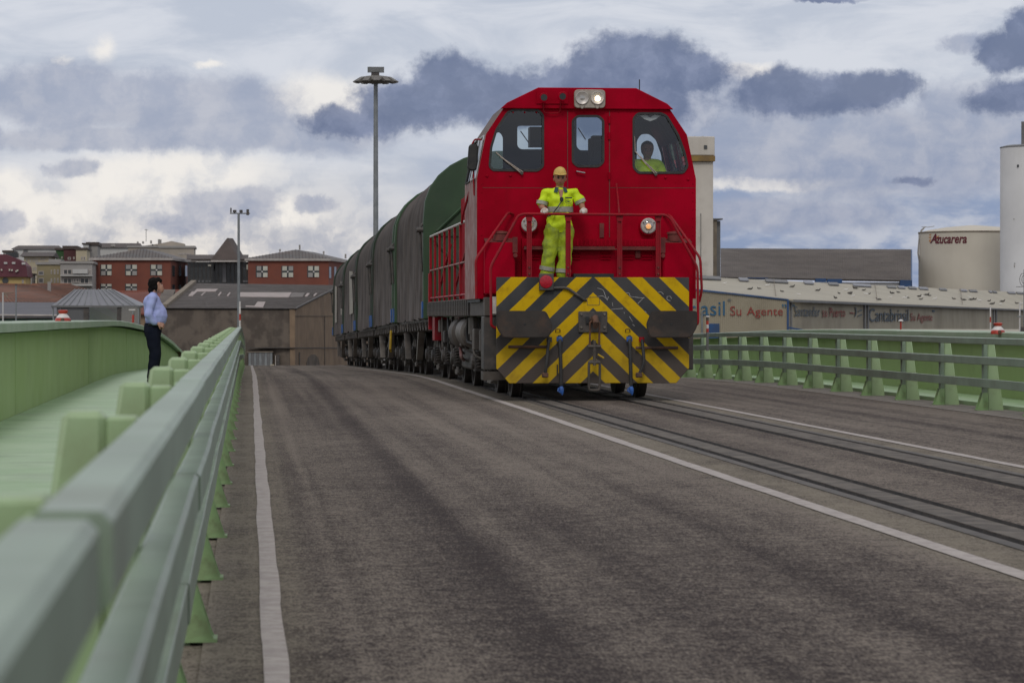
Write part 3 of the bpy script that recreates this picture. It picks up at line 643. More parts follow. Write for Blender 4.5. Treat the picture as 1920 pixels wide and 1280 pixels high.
# ------------------------------------------------------------------ box girders and footways
def girder(side, xi, zt, y1, taper, label):
    th = thing('bridge_girder', label, 'girder', (xi, 20, 0)); S = side
    def ztop(Y):
        z = -drop(Y) + zt
        if Y > taper: q = (Y - taper) / (y1 - taper); z -= (zt - .48) * (q ** 1.6)
        return z
    ys = steps(-3, y1, 1.0); m = MB()
    xo = xi + S * .75
    for Y in ys: m.v += [Vector((xi, Y, -drop(Y) - 1.0)), Vector((xi, Y, ztop(Y) - .12)), Vector((xo, Y, ztop(Y) - .12)), Vector((xo, Y, -drop(Y) - 1.2))]
    for i in range(len(ys) - 1):
        for j in range(4): m.f.append((4 * i + j, 4 * i + (j + 1) % 4, 4 * i + 4 + (j + 1) % 4, 4 * i + 4 + j))
    m.f.append((0, 1, 2, 3)); e = 4 * (len(ys) - 1); m.f.append((e, e + 1, e + 2, e + 3))
    m.build('web', 'girder_green', th)
    m = MB()                       # vertical stiffening seams: the weld lines that part one web plate from the next
    for Y in steps(3, y1 - 4, 15.5): m.box((min(xi - S * .003, xi + S * .02), Y - .012, -drop(Y) + .08), (max(xi - S * .003, xi + S * .02), Y + .012, ztop(Y) - .125))
    m.build('weld_seam', 'girder_green', th)
    m = MB(); a, b = xi - S * .17, xo + S * .12   # top flange with a turned-down lip, slightly dented
    for Y in ys:
        z = ztop(Y) + .006 * noise.noise(Vector((Y * .4, 2, S))); w = .012 * noise.noise(Vector((Y * .35, 7, S)))
        m.v += [Vector((a + w, Y, z - .10)), Vector((a + w, Y, z - .012)), Vector((a + w + S * .012, Y, z)), Vector((b, Y, z)), Vector((b, Y, z - .02)), Vector((a + w + S * .02, Y, z - .02)), Vector((a + w + S * .02, Y, z - .10))]
    for i in range(len(ys) - 1):
        for j in range(7): m.f.append((7 * i + j, 7 * i + (j + 1) % 7, 7 * i + 7 + (j + 1) % 7, 7 * i + 7 + j))
    m.f.append(tuple(range(7))); e = 7 * (len(ys) - 1); m.f.append(tuple(range(e, e + 7)))
    m.build('top_flange', 'flange_green', th, smooth=True)
    m = MB(); z = ztop(y1)
    m.prism([(a, y1, z), (b, y1, z), (b, y1, z - .9), (a, y1, z - .9)], (0, .03, 0)); m.build('end_plate', 'girder_green', th)
    return th
girder(-1, -2.58, 1.10, 114, 74, 'left green box girder with light rounded top flange beside the footway')
girder(1, 11.2, .93, 128, 100, 'right green box girder behind the far railing')
# ribbed steel footway plates
def footway(xa, xb, y1, base, pitch):
    m = MB(); ys = [];  Y = 2.0
    z = lambda Y, h: -drop(Y) + base + h
    while Y < y1:
        m.v += [Vector((xa, Y, z(Y, 0))), Vector((xb, Y, z(Y, 0))), Vector((xa, Y + pitch * .28, z(Y, .007))), Vector((xb, Y + pitch * .28, z(Y, .007))), Vector((xa, Y + pitch * .55, z(Y, .007))), Vector((xb, Y + pitch * .55, z(Y, .007))), Vector((xa, Y + pitch * .8, z(Y, 0))), Vector((xb, Y + pitch * .8, z(Y, 0)))]
        Y += pitch * (1 if Y < 60 else 2)
    for i in range(len(m.v) // 2 - 1): m.f.append((2 * i, 2 * i + 1, 2 * i + 3, 2 * i + 2))
    return tag(m.build('footway', 'walk_green'), kind='structure')
footway(-.50, -2.575, 113, .06, .16)
footway(10.24, 11.195, 127, -.05, .16)
for (x0, x1, z) in ((-.50, -.16, -.012), (-.53, -.50, .045)):
    m = MB(); sheet(m, x0, x1, steps(-3, 130, 1), z); tag(m.build('walk_edge_plate', 'foot_green' if x0 < -.51 else 'road'), kind='structure')
m = MB()
for Y0, Y1 in zip(steps(-3, 127, 1)[:-1], steps(-3, 127, 1)[1:]): m.hexa([(10.232, Y0, -drop(Y0) - .15), (10.232, Y0, -drop(Y0) - .043), (10.25, Y0, -drop(Y0) - .043), (10.25, Y0, -drop(Y0) - .15)], [(10.232, Y1, -drop(Y1) - .15), (10.232, Y1, -drop(Y1) - .043), (10.25, Y1, -drop(Y1) - .043), (10.25, Y1, -drop(Y1) - .15)])
tag(m.build('walk_kerb', 'walk_green'), kind='structure')
m = MB()
for Y0, Y1 in zip(steps(-3, 113, 1)[:-1], steps(-3, 113, 1)[1:]): m.hexa([(-.50, Y0, -drop(Y0) - .1), (-.50, Y0, -drop(Y0) + .06), (-.505, Y0, -drop(Y0) + .06), (-.505, Y0, -drop(Y0) - .1)], [(-.50, Y1, -drop(Y1) - .1), (-.50, Y1, -drop(Y1) + .06), (-.505, Y1, -drop(Y1) + .06), (-.505, Y1, -drop(Y1) - .1)])
tag(m.build('walk_kerb', 'walk_green'), kind='structure')
# ------------------------------------------------------------------ locomotive: local u across, v back from the front plate, z up
LY = 40.9; RAILZ = 0.006
loco = thing('locomotive', 'red shunting locomotive with yellow and black chevron front plate and lit headlamps', 'locomotive', (TRX, LY, RAILZ))
def L(px, py, v):
    p = P(px, py, LY + v); return p
def u2(pts, v, mirror=None): return [(L(a, b, v).x, L(a, b, v).z) for (a, b) in pts]
def mir(pts): return [(2 * TRX - x, z) for (x, z) in pts]
# front plate
h = u2([(1292, 520), (1292, 690), (1268, 718)], 0)
outl = mir(h)[::-1] ; outl = h + outl
m = MB().prism([(x, LY, z) for (x, z) in outl], (0, .035, 0)); fp = m.build('front_plate', 'chevron', loco, bevel=.006)
# steel below and behind the plate
HALF = 1.46
def zat(py, v): return L(1112, py, v).z
ZP = zat(520, 0) - .10
m = MB().box((TRX - 1.27, LY + .04, ZP - .10), (TRX + 1.27, LY + .78, ZP)); m.build('platform', 'steel_grime', loco)
m = MB()
for i in range(22):
    x = TRX - 1.25 + i * .119; m.box((x, LY + .05, ZP), (x + .012, LY + .75, ZP + .008))
m.build('platform_tread', 'steel_dark', loco)
# cab front with its window openings
VC = 0.75
oc = u2([(1305, 560), (1305, 336), (1288, 253), (1250, 196), (1193, 169)], VC); oc_full = oc + mir(oc)[::-1]
wl = [(918, 312), (924, 319), (1008, 320), (1018, 312), (1018, 216), (1009, 207), (962, 206), (951, 212), (931, 243), (921, 276)]
wc = [(1074, 226), (1083, 218), (1122, 218), (1131, 226), (1131, 304), (1122, 312), (1083, 312), (1074, 304)]
wr = [(1188, 222), (1196, 213), (1240, 213), (1250, 218), (1271, 253), (1283, 285), (1289, 312), (1281, 324), (1197, 324), (1188, 314)]
Wp = [u2(x, VC) for x in (wl, wc, wr)]
Wp = [[(p.x, p.y) for p in arc(x, .03, 3)] for x in Wp]
holed('cab_front', oc_full, Wp, .05, 'red', loco, LY + VC)
for x in Wp:
    fr = frame_loop('window_frame', x, LY + VC - .014, .032, .03, 'rubber', loco)
    mb = MB(); mb.f.append(tuple(range(len(x)))); mb.v += [Vector((a, LY + VC + .022, b)) for (a, b) in x]; mb.build('windscreen', 'glass', fr)
# vertical seams of the cab sheet: the central door and its frame
for (px0, px1, py0, py1) in ((1063.5, 1065, 208, 445), (1142, 1143.5, 208, 445)):
    a, b = L(px0, py0, VC), L(px1, py1, VC); MB().box((a.x, LY + VC - .006, b.z), (b.x, LY + VC + .01, a.z)).build('door_seam', 'grime_ledge', loco)
for (ax, ay, bx, by) in ((905, 352, 1063, 352), (1143, 352, 1303, 352)):
    a, b = L(ax, ay, VC), L(bx, by, VC); MB().box((a.x, LY + VC - .003, a.z - .004), (b.x, LY + VC + .01, a.z + .004)).build('weld_seam', 'grime_ledge', loco)
for (px, py) in [(x, 208) for x in range(962, 1244, 22)] + [(903, y) for y in range(345, 450, 16)] + [(1299, y) for y in range(345, 450, 16)]:
    c = L(px, py + (3 if py == 208 else 0), VC)
    if 'riv' not in globals(): riv = MB().lathe((c.x, LY + VC + .002, c.z), (0, -1, 0), [(0, .012), (.006, .009), (.008, .003)], 8).build('rivet', 'red', loco); rc = Vector((c.x, 0, c.z))
    else: dup(riv, loco, loc=Vector((c.x, 0, c.z)) - rc)
a = L(1128, 432, VC); MB().box((a.x - .03, LY + VC - .03, a.z - .10), (a.x + .03, LY + VC - .002, a.z + .10)).build('lever_bracket', 'grime_ledge', loco)
for py in (225, 255, 330):
    a = L(1142, py, VC); MB().cyl((a.x, LY + VC - .02, a.z - .05), (a.x, LY + VC - .02, a.z + .05), .016, n=8).build('door_hinge', 'red', loco)
a = L(1083, 322, VC); MB().tube([a + Vector((-.02, -.01, 0)), a + Vector((-.02, -.05, .0)), a + Vector((.10, -.055, -.022))], .011, 8).build('door_handle', 'chrome', loco)
# roof brow that stands out over the windows
br = u2([(1262, 206), (1250, 195), (1192, 166)], VC); brf = br + mir(br)[::-1]
MB().prism([(x, LY + VC - .055, z) for (x, z) in brf], (0, .06, 0)).build('roof_brow', 'red', loco, bevel=.008)
# cab side walls and roof: profile segments swept backwards, the window band left open
VB = VC + 2.35
pr = oc_full
def seg(name, a, b, v0, v1, mat, th=.035, inner=True):
    (xa, za), (xb, zb) = a, b; d = Vector((xb - xa, zb - za)).normalized(); n = Vector((d.y, -d.x))
    if n.dot(Vector((TRX - (xa + xb) / 2, 2.6 - (za + zb) / 2))) < 0: n = -n
    o = n * th
    MB().prism([(xa, LY + v0, za), (xb, LY + v0, zb), (xb + o.x, LY + v0, zb + o.y), (xa + o.x, LY + v0, za + o.y)], (0, v1 - v0, 0)).build(name, mat, loco)
def lerp2(a, b, q): return (a[0] + (b[0] - a[0]) * q, a[1] + (b[1] - a[1]) * q)
for side in (0, 1):
    s = [(x, z) for (x, z) in oc] if side == 0 else mir(oc)
    mt = 'red' if side == 0 else 'red_faded'
    seg('side_wall', s[0], s[1], VC + .05, VB, mt)
    seg('cab_pillar', s[1], s[2], VC + .05, VC + .22, mt); seg('cab_pillar', s[1], s[2], VC + 1.10, VC + 1.32, mt); seg('cab_pillar', s[1], s[2], VC + 2.1, VB, mt)
    seg('roof_side', s[2], s[3], VC + .05, VB, 'roof_grime'); seg('roof_side', s[3], s[4], VC + .05, VB, 'roof_grime')
    # side window panes in chrome-edged frames
    for (v0, v1) in ((VC + .22, VC + 1.10), (VC + 1.32, VC + 2.1)):
        a, b = lerp2(s[1], s[2], .02), lerp2(s[1], s[2], .98)
        sg = -1 if side else 1
        m = MB()
        for (p, q) in (((a, v0), (a, v1)), ((b, v0), (b, v1)), ((a, v0), (b, v0)), ((a, v1), (b, v1))):
            m.cyl((p[0][0] + sg * .008, LY + p[1], p[0][1]), (q[0][0] + sg * .008, LY + q[1], q[0][1]), .014, n=6)
        f = m.build('side_window_frame', 'chrome' if v0 < VC + .5 else 'rubber', loco)
        MB().quad((a[0], LY + v0, a[1]), (b[0], LY + v0, b[1]), (b[0], LY + v1, b[1]), (a[0], LY + v1, a[1])).build('side_window_pane', 'glass_dark', f)
seg('roof_top', oc[4], mir(oc)[4], VC + .05, VB, 'roof_grime')
# rear wall, dark inside, with its own windows, so daylight shows through the cab
rw = [[(918, 318), (943, 318), (943, 256), (936, 247), (927, 252), (918, 280)], [(970, 236), (1030, 236), (1030, 280), (976, 280), (970, 274)],
      [(1081, 219), (1130, 219), (1130, 282), (1087, 282), (1081, 275)], [(1194, 264), (1202, 252), (1217, 251), (1230, 262), (1240, 290), (1243, 322), (1194, 322)]]
VR = VB - .06
Rp = [[(p.x, p.y) for p in arc(u2(x, VR), .04, 3)] for x in rw]
inn = u2([(1305, 560), (1305, 336), (1288, 253), (1250, 196), (1193, 169)], VC); inn = [(TRX + (x - TRX) * .972, z - .03) for (x, z) in inn]; inn = inn + mir(inn)[::-1]
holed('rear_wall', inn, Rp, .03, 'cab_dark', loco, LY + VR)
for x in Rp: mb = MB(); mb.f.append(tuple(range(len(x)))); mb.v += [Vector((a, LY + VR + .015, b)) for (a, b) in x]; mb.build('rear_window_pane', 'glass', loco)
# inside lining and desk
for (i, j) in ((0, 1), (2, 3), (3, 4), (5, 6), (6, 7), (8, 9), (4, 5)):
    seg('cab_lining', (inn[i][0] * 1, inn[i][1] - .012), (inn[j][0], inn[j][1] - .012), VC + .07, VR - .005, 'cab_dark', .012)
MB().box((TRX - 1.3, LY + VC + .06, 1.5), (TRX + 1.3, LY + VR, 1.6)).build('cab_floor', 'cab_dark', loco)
zd = zat(326, VC + .4)
MB().box((TRX + .35, LY + VC + .12, 1.6), (TRX + 1.25, LY + VC + .5, zd - .12)).box((TRX - 1.2, LY + VC + .12, 1.6), (TRX - .3, LY + VC + .4, zd - .18)).build('control_desk', 'cab_grey', loco)
a = L(1107, 272, VC + 1.3); MB().box((a.x + .0, a.y, a.z - .55), (a.x + .3, a.y + .35, a.z + .14)).build('seat_back', 'cab_grey', loco, bevel=.04, seg=3)
a, b = L(1000, 238, VC + 2.0), L(1045, 275, VC + 2.0); MB().box((a.x - .05, a.y, b.z), (b.x, a.y + .3, a.z)).build('control_cabinet', 'cab_grey', loco)
MB().tube([L(1098, 262, VC + 2.2), L(1084, 240, VC + 2.2)], .008, 6).build('rear_wiper', 'black', loco)
MB().tube([L(997, 276, VC + 2.2), L(976, 246, VC + 2.2)], .008, 6).build('rear_wiper', 'black', loco)
# long hood behind the cab, and the louvred lower hood under the brow
MB().box((TRX - .88, LY + VB, 1.4), (TRX + .88, LY + 13.3, 3.35)).build('engine_hood', 'red', loco, bevel=.06, seg=3)
MB().cyl((TRX + .2, LY + 7, 3.3), (TRX + .2, LY + 7, 3.6), .16).build('exhaust', 'steel_dark', loco)
# twin headlamp box on the brow
a, b = L(1077, 168, VC - .12), L(1135, 203, VC - .12)
pl = arc([(a.x, a.z), (b.x, a.z), (b.x, b.z), (a.x, b.z)], .06, 4)
hb = MB().prism([(p.x, LY + VC - .12, p.y) for p in pl], (0, .09, 0)).build('headlamp_box', 'lamp_case', loco, bevel=.008)
def lamp(name, px, py, r, v, ring, lit, core, parent=loco):
    c = L(px, py, v); lp = MB().lathe(c, (0, -1, 0), [(-.03, r * 1.0), (.012, r), (.02, r * .93), (.012, r * .80)], 28).build(name, ring, parent, smooth=True)
    MB().lathe(c, (0, -1, 0), [(-.02, r * .79), (.005, r * .78), (.012, r * .4), (.016, .002)], 24).build('lamp_glass', 'lens', lp, smooth=True)
    m = MB()                                                # bowl reflector
    m.lathe(c + Vector((0, -.001, 0)), (0, -1, 0), [(-.008, r * .2), (-.002, r * .55), (.004, r * .77)], 24)
    m.build('reflector', lit, lp, smooth=True)
    if core: MB().lathe(c + Vector((r * .02, -.02, -r * .08)), (0, -1, 0), [(0, r * .36), (.005, r * .30)], 20).build('bulb', core, lp)
    return lp
lamp('headlamp', 1091.5, 184, .095, VC - .125, 'lamp_ring', 'chrome', None)
lamp('headlamp', 1120, 184, .095, VC - .125, 'lamp_ring', 'lamp_on', 'lamp_core')
for (px, py) in ((1091.5, 202), (1120, 202)):
    c = L(px, py, VC - .13); MB().prism([(c.x - .035, c.y - .003, c.z + .03), (c.x + .035, c.y - .003, c.z + .03), (c.x + .01, c.y - .003, c.z - .012), (c.x - .01, c.y - .003, c.z - .012)], (0, .02, 0)).build('lamp_latch', 'lamp_case', hb)
# marker lamps on the cab front
for px, py in ((991, 421), (1214, 424)):
    c = L(px, py, VC)
    m = MB().lathe((c.x, LY + VC + .02, c.z - .01), (0, -1, 0), [(0, .128), (.11, .125), (.12, .12)], 28); hs = m.build('marker_lamp_housing', 'red', loco, smooth=True)
    lp = MB().lathe((c.x, LY + VC - .10, c.z), (0, -1, 0), [(0, .112), (.02, .110), (.028, .10), (.028, .068), (.015, .062)], 32).build('marker_lamp', 'lamp_ring', loco, smooth=True)
    m = MB()
    for k in range(3):
        an = 2 * math.pi * k / 3 + .52; m.cyl((c.x + .088 * math.cos(an), LY + VC - .14, c.z + .088 * math.sin(an)), (c.x + .088 * math.cos(an), LY + VC - .12, c.z + .088 * math.sin(an)), .009, n=8)
    m.build('lamp_screw', 'steel_dark', lp)
    MB().lathe((c.x, LY + VC - .105, c.z), (0, -1, 0), [(0, .064), (.004, .06)], 24).build('reflector', 'chrome', lp)
    MB().lathe((c.x, LY + VC - .112, c.z - .006), (0, -1, 0), [(0, .042), (.006, .034)], 16).build('bulb', 'lamp_dim', lp)
    MB().lathe((c.x, LY + VC - .122, c.z), (0, -1, 0), [(0, .064), (.004, .064), (.016, .03), (.018, .002)], 24).build('lamp_glass', 'lens', lp, smooth=True)
# horns with their bracket
for px, py in ((1020, 183), (1055, 181)):
    c = L(px, py, VC - .25)
    MB().lathe((c.x, LY + VC - .25, c.z), (0, 1, 0), [(0, .062), (.01, .066), (.05, .040), (.14, .022), (.22, .02)], 20).build('horn', 'red', loco, smooth=True)
    MB().lathe((c.x, LY + VC - .256, c.z), (0, 1, 0), [(0, .046), (.004, .042)], 16).build('horn_throat', 'black', loco)
a, b = L(1006, 170, VC - .06), L(1065, 195, VC - .06)
MB().box((a.x, LY + VC - .075, b.z), (b.x, LY + VC - .05, a.z)).build('horn_bracket', 'red', loco)
MB().tube(bend([L(1019, 195, VC - .08), L(1019, 212, VC - .05), L(1035, 213, VC - .05), L(1050, 212, VC - .05), L(1051, 190, VC - .08)], .05), .007, 6).build('air_pipe', 'red_rail', loco)
# wipers
for (x0, y0, x1, y1) in ((930, 286, 978, 325), (1192, 285, 1229, 327)):
    for k in (0, 1):
        MB().tube([L(x0 + 8 * k, y0 + 8 * k, VC - .04 - .012 * k), L((x0 + x1) / 2 + 2 * k, (y0 + y1) / 2 + .8, VC - .07), L(x1 + 2.5 * k, y1 - 2 * k, VC - .03)], .0085, 6).build('wiper', 'wiper', loco)
    c = L(x1, y1, VC); MB().cyl((c.x, LY + VC - .05, c.z), (c.x, LY + VC + .01, c.z), .022, n=12).build('wiper_pivot', 'steel_dark', loco)
MB().tube([L(1190, 256, VC - .03), L(1191, 285, VC - .03)], .005, 6).build('wiper', 'wiper', loco)
a = L(1219, 221, VC + .04); MB().prism([a, a + Vector((.06, 0, .045)), a + Vector((.15, 0, .03)), a + Vector((.08, 0, -.02)), a + Vector((.0, 0, -.05)), a + Vector((-.08, 0, -.02)), a + Vector((-.15, 0, .03)), a + Vector((-.06, 0, .045))], (0, .008, 0)).build('sun_visor_clip', 'white_paint', loco)
for px, py in ((913, 330), (957, 329), (1248, 333), (1290, 336)):
    c = L(px, py, VC); MB().lathe((c.x, LY + VC + .005, c.z), (0, -1, 0), [(0, .022), (.02, .018), (.024, .008)], 10).build('washer_nozzle', 'red', loco)
# mirror on the left
c = L(886, 295, VC + .35)
m = MB(); pl = arc([(c.x - .075, c.z - .19), (c.x + .075, c.z - .19), (c.x + .085, c.z + .19), (c.x - .05, c.z + .19)], .07, 5)
m.prism([(p.x, c.y, p.y) for p in pl], (0, .10, 0)); m.build('side_mirror', 'rubber', loco, bevel=.02, seg=3, smooth=True)
MB().tube(bend([c + Vector((.0, .08, .19)), c + Vector((.04, .08, .26)), L(903, 262, VC + .3)], .05), .012, 8).build('mirror_arm', 'red_rail', loco)
MB().tube(bend([c + Vector((.02, .08, -.18)), c + Vector((.03, .08, -.55)), L(902, 350, VC + .3)], .05), .012, 8).build('mirror_arm', 'red_rail', loco)
MB().tube([L(906, 262, VC + .1), L(895, 322, VC + .15)], .012, 8).build('window_bar', 'chrome', loco)
MB().tube([L(889, 330, VB - .9), L(868, 402, VB - .5), L(866, 418, VB - .4)], .018, 8).build('grab_rail', 'red_rail', loco)
# side-box lockers flanking the steps, ledge of grime on top
VS = .46
for side in (0, 1):
    s = 1 if side == 0 else -1
    a, b = L(1243, 455, VS), L(1307, 555, VS)
    xa, xb = (a.x, TRX + HALF) if side == 0 else (2 * TRX - a.x, TRX - HALF)
    x0, x1 = min(xa, xb), max(xa, xb)
    MB().box((x0, LY + VS, zat(600 if side == 0 else 552, VS)), (x1, LY + VC - .003, a.z)).build('locker', 'red', loco, bevel=.018, seg=2)
    MB().prism([(x0 + .01, LY + VS + .02, a.z), (x1 - .01, LY + VS + .02, a.z), (x1 - .01, LY + VC, a.z + .06), (x0 + .01, LY + VC, a.z + .06)], (0, .0, .004)).build('locker_lid', 'grime_ledge', loco)
    c = L(1265 if side == 0 else 938, 443 if side == 0 else 432, VC - .15)
    MB().lathe((c.x, LY + VC - .16, a.z + .02), (0, 0, 1), [(0, .10), (.10, .10), (.105, .115), (.13, .11), (.145, .02)], 20).build('filler_cap', 'grime_ledge', loco, smooth=True)
    px = 1243 if side == 0 else 966
    MB().box((L(px - 5, 500, VS).x, LY + VS - .03, zat(474, VS)), (L(px + 4, 500, VS).x, LY + VS - .005, zat(445, VS))).build('hinge_strap', 'grime_ledge', loco)
    MB().cyl((L(px, 0, VS).x, LY + VS - .035, zat(479, VS)), (L(px, 0, VS).x, LY + VS, zat(479, VS)), .03, n=12).build('latch', 'grime_ledge', loco)
# middle panel with tread step, pipe and louvres
x0, x1 = L(979, 0, .62).x, L(1242, 0, .62).x
MB().box((x0, LY + .62, ZP - .02), (x1, LY + VC - .004, zat(448, .62))).build('nose_panel', 'red', loco)
m = MB()
for (xa, xb) in ((x0 + .02, L(1153, 0, .5).x), (L(1166, 0, .5).x, x1 - .02)): m.box((xa, LY + .50, zat(466, .5)), (xb, LY + .618, zat(462, .5)))
m.build('step_tread', 'grime_ledge', loco)
for i in range(34):
    x = x0 + .03 + i * (x1 - x0 - .06) / 34; m2 = MB().box((x, LY + .605, zat(461, .6)), (x + .03, LY + .62, zat(450, .6)))
    if i == 0: g0 = m2.build('grille_bar', 'red', loco); gx = x
    else: dup(g0, loco, loc=(x - gx, 0, 0))
MB().tube([L(982, 467, .48), L(1240, 468, .48)], .010, 8).build('handhold', 'grime_ledge', loco)
for (pa, pb) in ((996, 1012), (1073, 1088), (1125, 1145), (1168, 1188), (1203, 1222)):
    for py in (474, 480, 485):
        a, b = L(pa, py, .62), L(pb, py, .62); MB().prism([(a.x, LY + .60, a.z - .012), (a.x, LY + .62, a.z + .014), (a.x, LY + .62, a.z - .014)], (b.x - a.x, 0, 0)).build('louvre', 'red', loco)
a = L(1196, 477, .6); MB().box((a.x - .035, LY + .585, a.z - .05), (a.x + .035, LY + .62, a.z + .05)).build('lock_plate', 'grime_ledge', loco, bevel=.005)
a, b = L(1075, 513, .5), L(1150, 518, .5); MB().box((a.x, LY + .45, ZP), (b.x, LY + .62, a.z)).build('step_recess', 'black', loco)
# front hand railing
VH = .05
rl = bend([L(932, 616, VH + .03), L(921, 611, VH), L(920, 500, VH), L(972, 404, VH), L(984, 401, VH), L(1247, 403, VH), L(1257, 410, VH), L(1308, 502, VH), L(1309, 608, VH), L(1295, 613, VH + .03)], .07)
MB().tube(rl, .0185, 10).build('hand_rail', 'red_rail', loco)
MB().tube(bend([L(962, 402, VC - .02), L(953, 398, VC - .15), L(892, 486, .25), L(893, 560, .25)], .06), .0185, 10).build('hand_rail', 'red_rail', loco)
MB().tube(bend([L(1245, 405, VC - .02), L(1255, 402, VC - .15), L(1313, 484, .2), L(1316, 545, .2), L(1311, 566, .25)], .06), .0185, 10).build('hand_rail', 'red_rail', loco)
for px in (992.5, 1065.5, 1162, 1234.5):
    a, b = L(px, 408, VH + .03), L(px, 519, VH + .03)
    m = MB().box((a.x - .034, a.y - .006, b.z), (a.x - .022, a.y + .05, a.z - .02)).box((a.x + .022, a.y - .006, b.z), (a.x + .034, a.y + .05, a.z - .02)).box((a.x - .022, a.y + .015, b.z), (a.x + .022, a.y + .025, a.z - .02))
    m.prism([(a.x - .05, a.y - .008, a.z + .03), (a.x + .05, a.y - .008, a.z + .03), (a.x + .034, a.y - .008, a.z - .05), (a.x - .034, a.y - .008, a.z - .05)], (0, .05, 0))
    ps = m.build('rail_post', 'red_rail', loco)
    for zz in (b.z + .04, b.z + .13): MB().lathe((a.x, a.y + .015, zz), (0, -1, 0), [(0, .016), (.016, .013)], 8).build('bolt', 'grime_ledge', ps)
MB().tube([L(1156, 345, VC - .05), L(1161, 400, .1)], .012, 8).build('stay_rod', 'red_rail', loco)
# draw gear
dark = 'steel_grime'
bufs = []
for sg in (-1, 1):
    VBf = -.34; s = 5600 / (LY + VBf)
    cx, cz = (L(984, 608, VBf) if sg < 0 else L(1259, 609, VBf)).x, L(984, 608, VBf).z
    pl = arc([(cx - .39, cz + .185), (cx + .29, cz + .185), (cx + .39, cz - .02), (cx + .33, cz - .185), (cx - .30, cz - .185), (cx - .39, cz - .03)] if sg < 0 else [(cx + .36, cz + .185), (cx - .27, cz + .185), (cx - .35, cz), (cx - .30, cz - .185), (cx + .27, cz - .185), (cx + .36, cz - .03)], .05, 4)
    b = MB().prism([(p.x, LY + VBf, p.y) for p in pl], (0, .05, 0)).build('buffer_head', 'buffer_steel' if 'buffer_steel' in M else dark, loco, bevel=.012, seg=2, smooth=True)
    MB().cyl((cx, LY + VBf + .05, cz), (cx, LY - .0, cz), .095, .12).build('buffer_stem', 'steel_dark', b, smooth=True)
    MB().lathe((cx, LY + VBf, cz), (0, -1, 0), [(0, .016), (.004, .012)], 10).build('grease_hole', 'black', b)
c = L(1112, 600, -.05); z0 = c.z
MB().box((c.x - .20, LY - .03, z0 - .17), (c.x + .20, LY, z0 + .12)).build('drawbar_plate', 'steel_dark', loco, bevel=.006)
for dx in (-.16, .16):
    for dz in (.08, -.10): MB().lathe((c.x + dx, LY - .03, z0 + dz), (0, -1, 0), [(0, .02), (.02, .016)], 8).build('bolt', 'steel_light', loco)
m = MB(); hk = [(0, -.03), (0, -.28), (.0, -.36)]
MB().tube([(c.x, LY - .03, z0), (c.x, LY - .22, z0 + .01), (c.x, LY - .33, z0 + .03), (c.x, LY - .38, z0 - .03), (c.x, LY - .34, z0 - .09), (c.x, LY - .27, z0 - .07)], .03, 10, rs=[.05, .045, .045, .04, .035, .02]).build('draw_hook', 'rust', loco, smooth=True)
MB().box((c.x - .10, LY - .06, z0 - .05), (c.x - .06, LY - .028, z0 + .05)).build('hook_slot', 'black', loco); MB().box((c.x + .06, LY - .06, z0 - .05), (c.x + .10, LY - .028, z0 + .05)).build('hook_slot', 'black', loco)
cpl = MB().tube(arc([(c.x - .065, LY - .25, z0 - .02), (c.x + .065, LY - .25, z0 - .02), (c.x + .065, LY - .22, z0 - .36), (c.x - .065, LY - .22, z0 - .36)], .03), .014, 8, closed=True).build('coupling_link', 'rust', loco, smooth=True)
MB().cyl((c.x - .09, LY - .22, z0 - .36), (c.x + .09, LY - .22, z0 - .36), .022).cyl((c.x, LY - .22, z0 - .28), (c.x, LY - .21, z0 - .62), .022).cyl((c.x - .08, LY - .21, z0 - .58), (c.x + .08, LY - .21, z0 - .58), .022).build('coupling_screw', dark, loco)
MB().tube(arc([(c.x - .075, LY - .21, z0 - .56), (c.x + .075, LY - .21, z0 - .56), (c.x + .075, LY - .19, z0 - .96), (c.x - .075, LY - .19, z0 - .96)], .04), .018, 8, closed=True).build('coupling_link', 'steel_grime', loco, smooth=True)
MB().tube([(c.x + .05, LY - .2, z0 - .47), (c.x + .13, LY - .22, z0 - .52)], .012, 6).build('coupling_handle', 'yellow', loco)
for (px, cap) in ((1049, 1), (1180, 1)):
    pt = [L(px, 630, -.04), L(px + 1, 640, -.10), L(px + 2.5, 690, -.13), L(px + 3, 722, -.13)]
    MB().tube(bend(pt, .1), .026, 10).build('brake_hose', 'rubber', loco, smooth=True)
    a = L(px, 635, -.06); MB().cyl((a.x, a.y, a.z - .035), (a.x, a.y, a.z + .03), .042, n=12).build('hose_valve', 'blue_cap', loco)
    a = L(px + 3, 724, -.13); MB().lathe(a, (.15, 0, -1), [(0, .022), (.03, .034), (.07, .03), (.10, .018), (.12, .01)], 10).tube([a + Vector((-.03, 0, -.02)), a + Vector((-.045, 0, -.06)), a + Vector((.0, 0, -.09))], .012, 6).build('hose_coupling', 'blue_cap', loco, smooth=True)
for (px, sg, cap) in ((1028, -1, 0), (1205, 1, 1)):
    pt = [L(px - (2 if sg > 0 else -2), 633, -.04), L(px, 645, -.12), L(px + 3 * sg, 680, -.16), L(px - 7 if sg > 0 else px - 6, 703, -.14)]
    MB().tube(bend(pt, .12), .023, 10).build('air_hose', 'rubber', loco, smooth=True)
    a = L(px - (2 if sg > 0 else -2), 636, -.05); MB().cyl((a.x, a.y, a.z - .035), (a.x, a.y, a.z + .03), .038, n=12).build('hose_valve', 'red_rail' if cap else dark, loco)
    a = pt[-1]; MB().cbox(a, (.09, .06, .07)).build('hose_head', 'rust', loco, bevel=.012)
for (pa, pb, py) in ((953, 1030, 650), (1192, 1271, 652)):
    MB().tube([L(pa, py, -.06), L(pb, py, -.06)], .020, 8).tube([L((pa + pb) / 2 - 20, py, -.06), L((pa + pb) / 2 - 20, py - 1, 0)], .015, 6).build('uncoupling_bar', 'rust', loco)
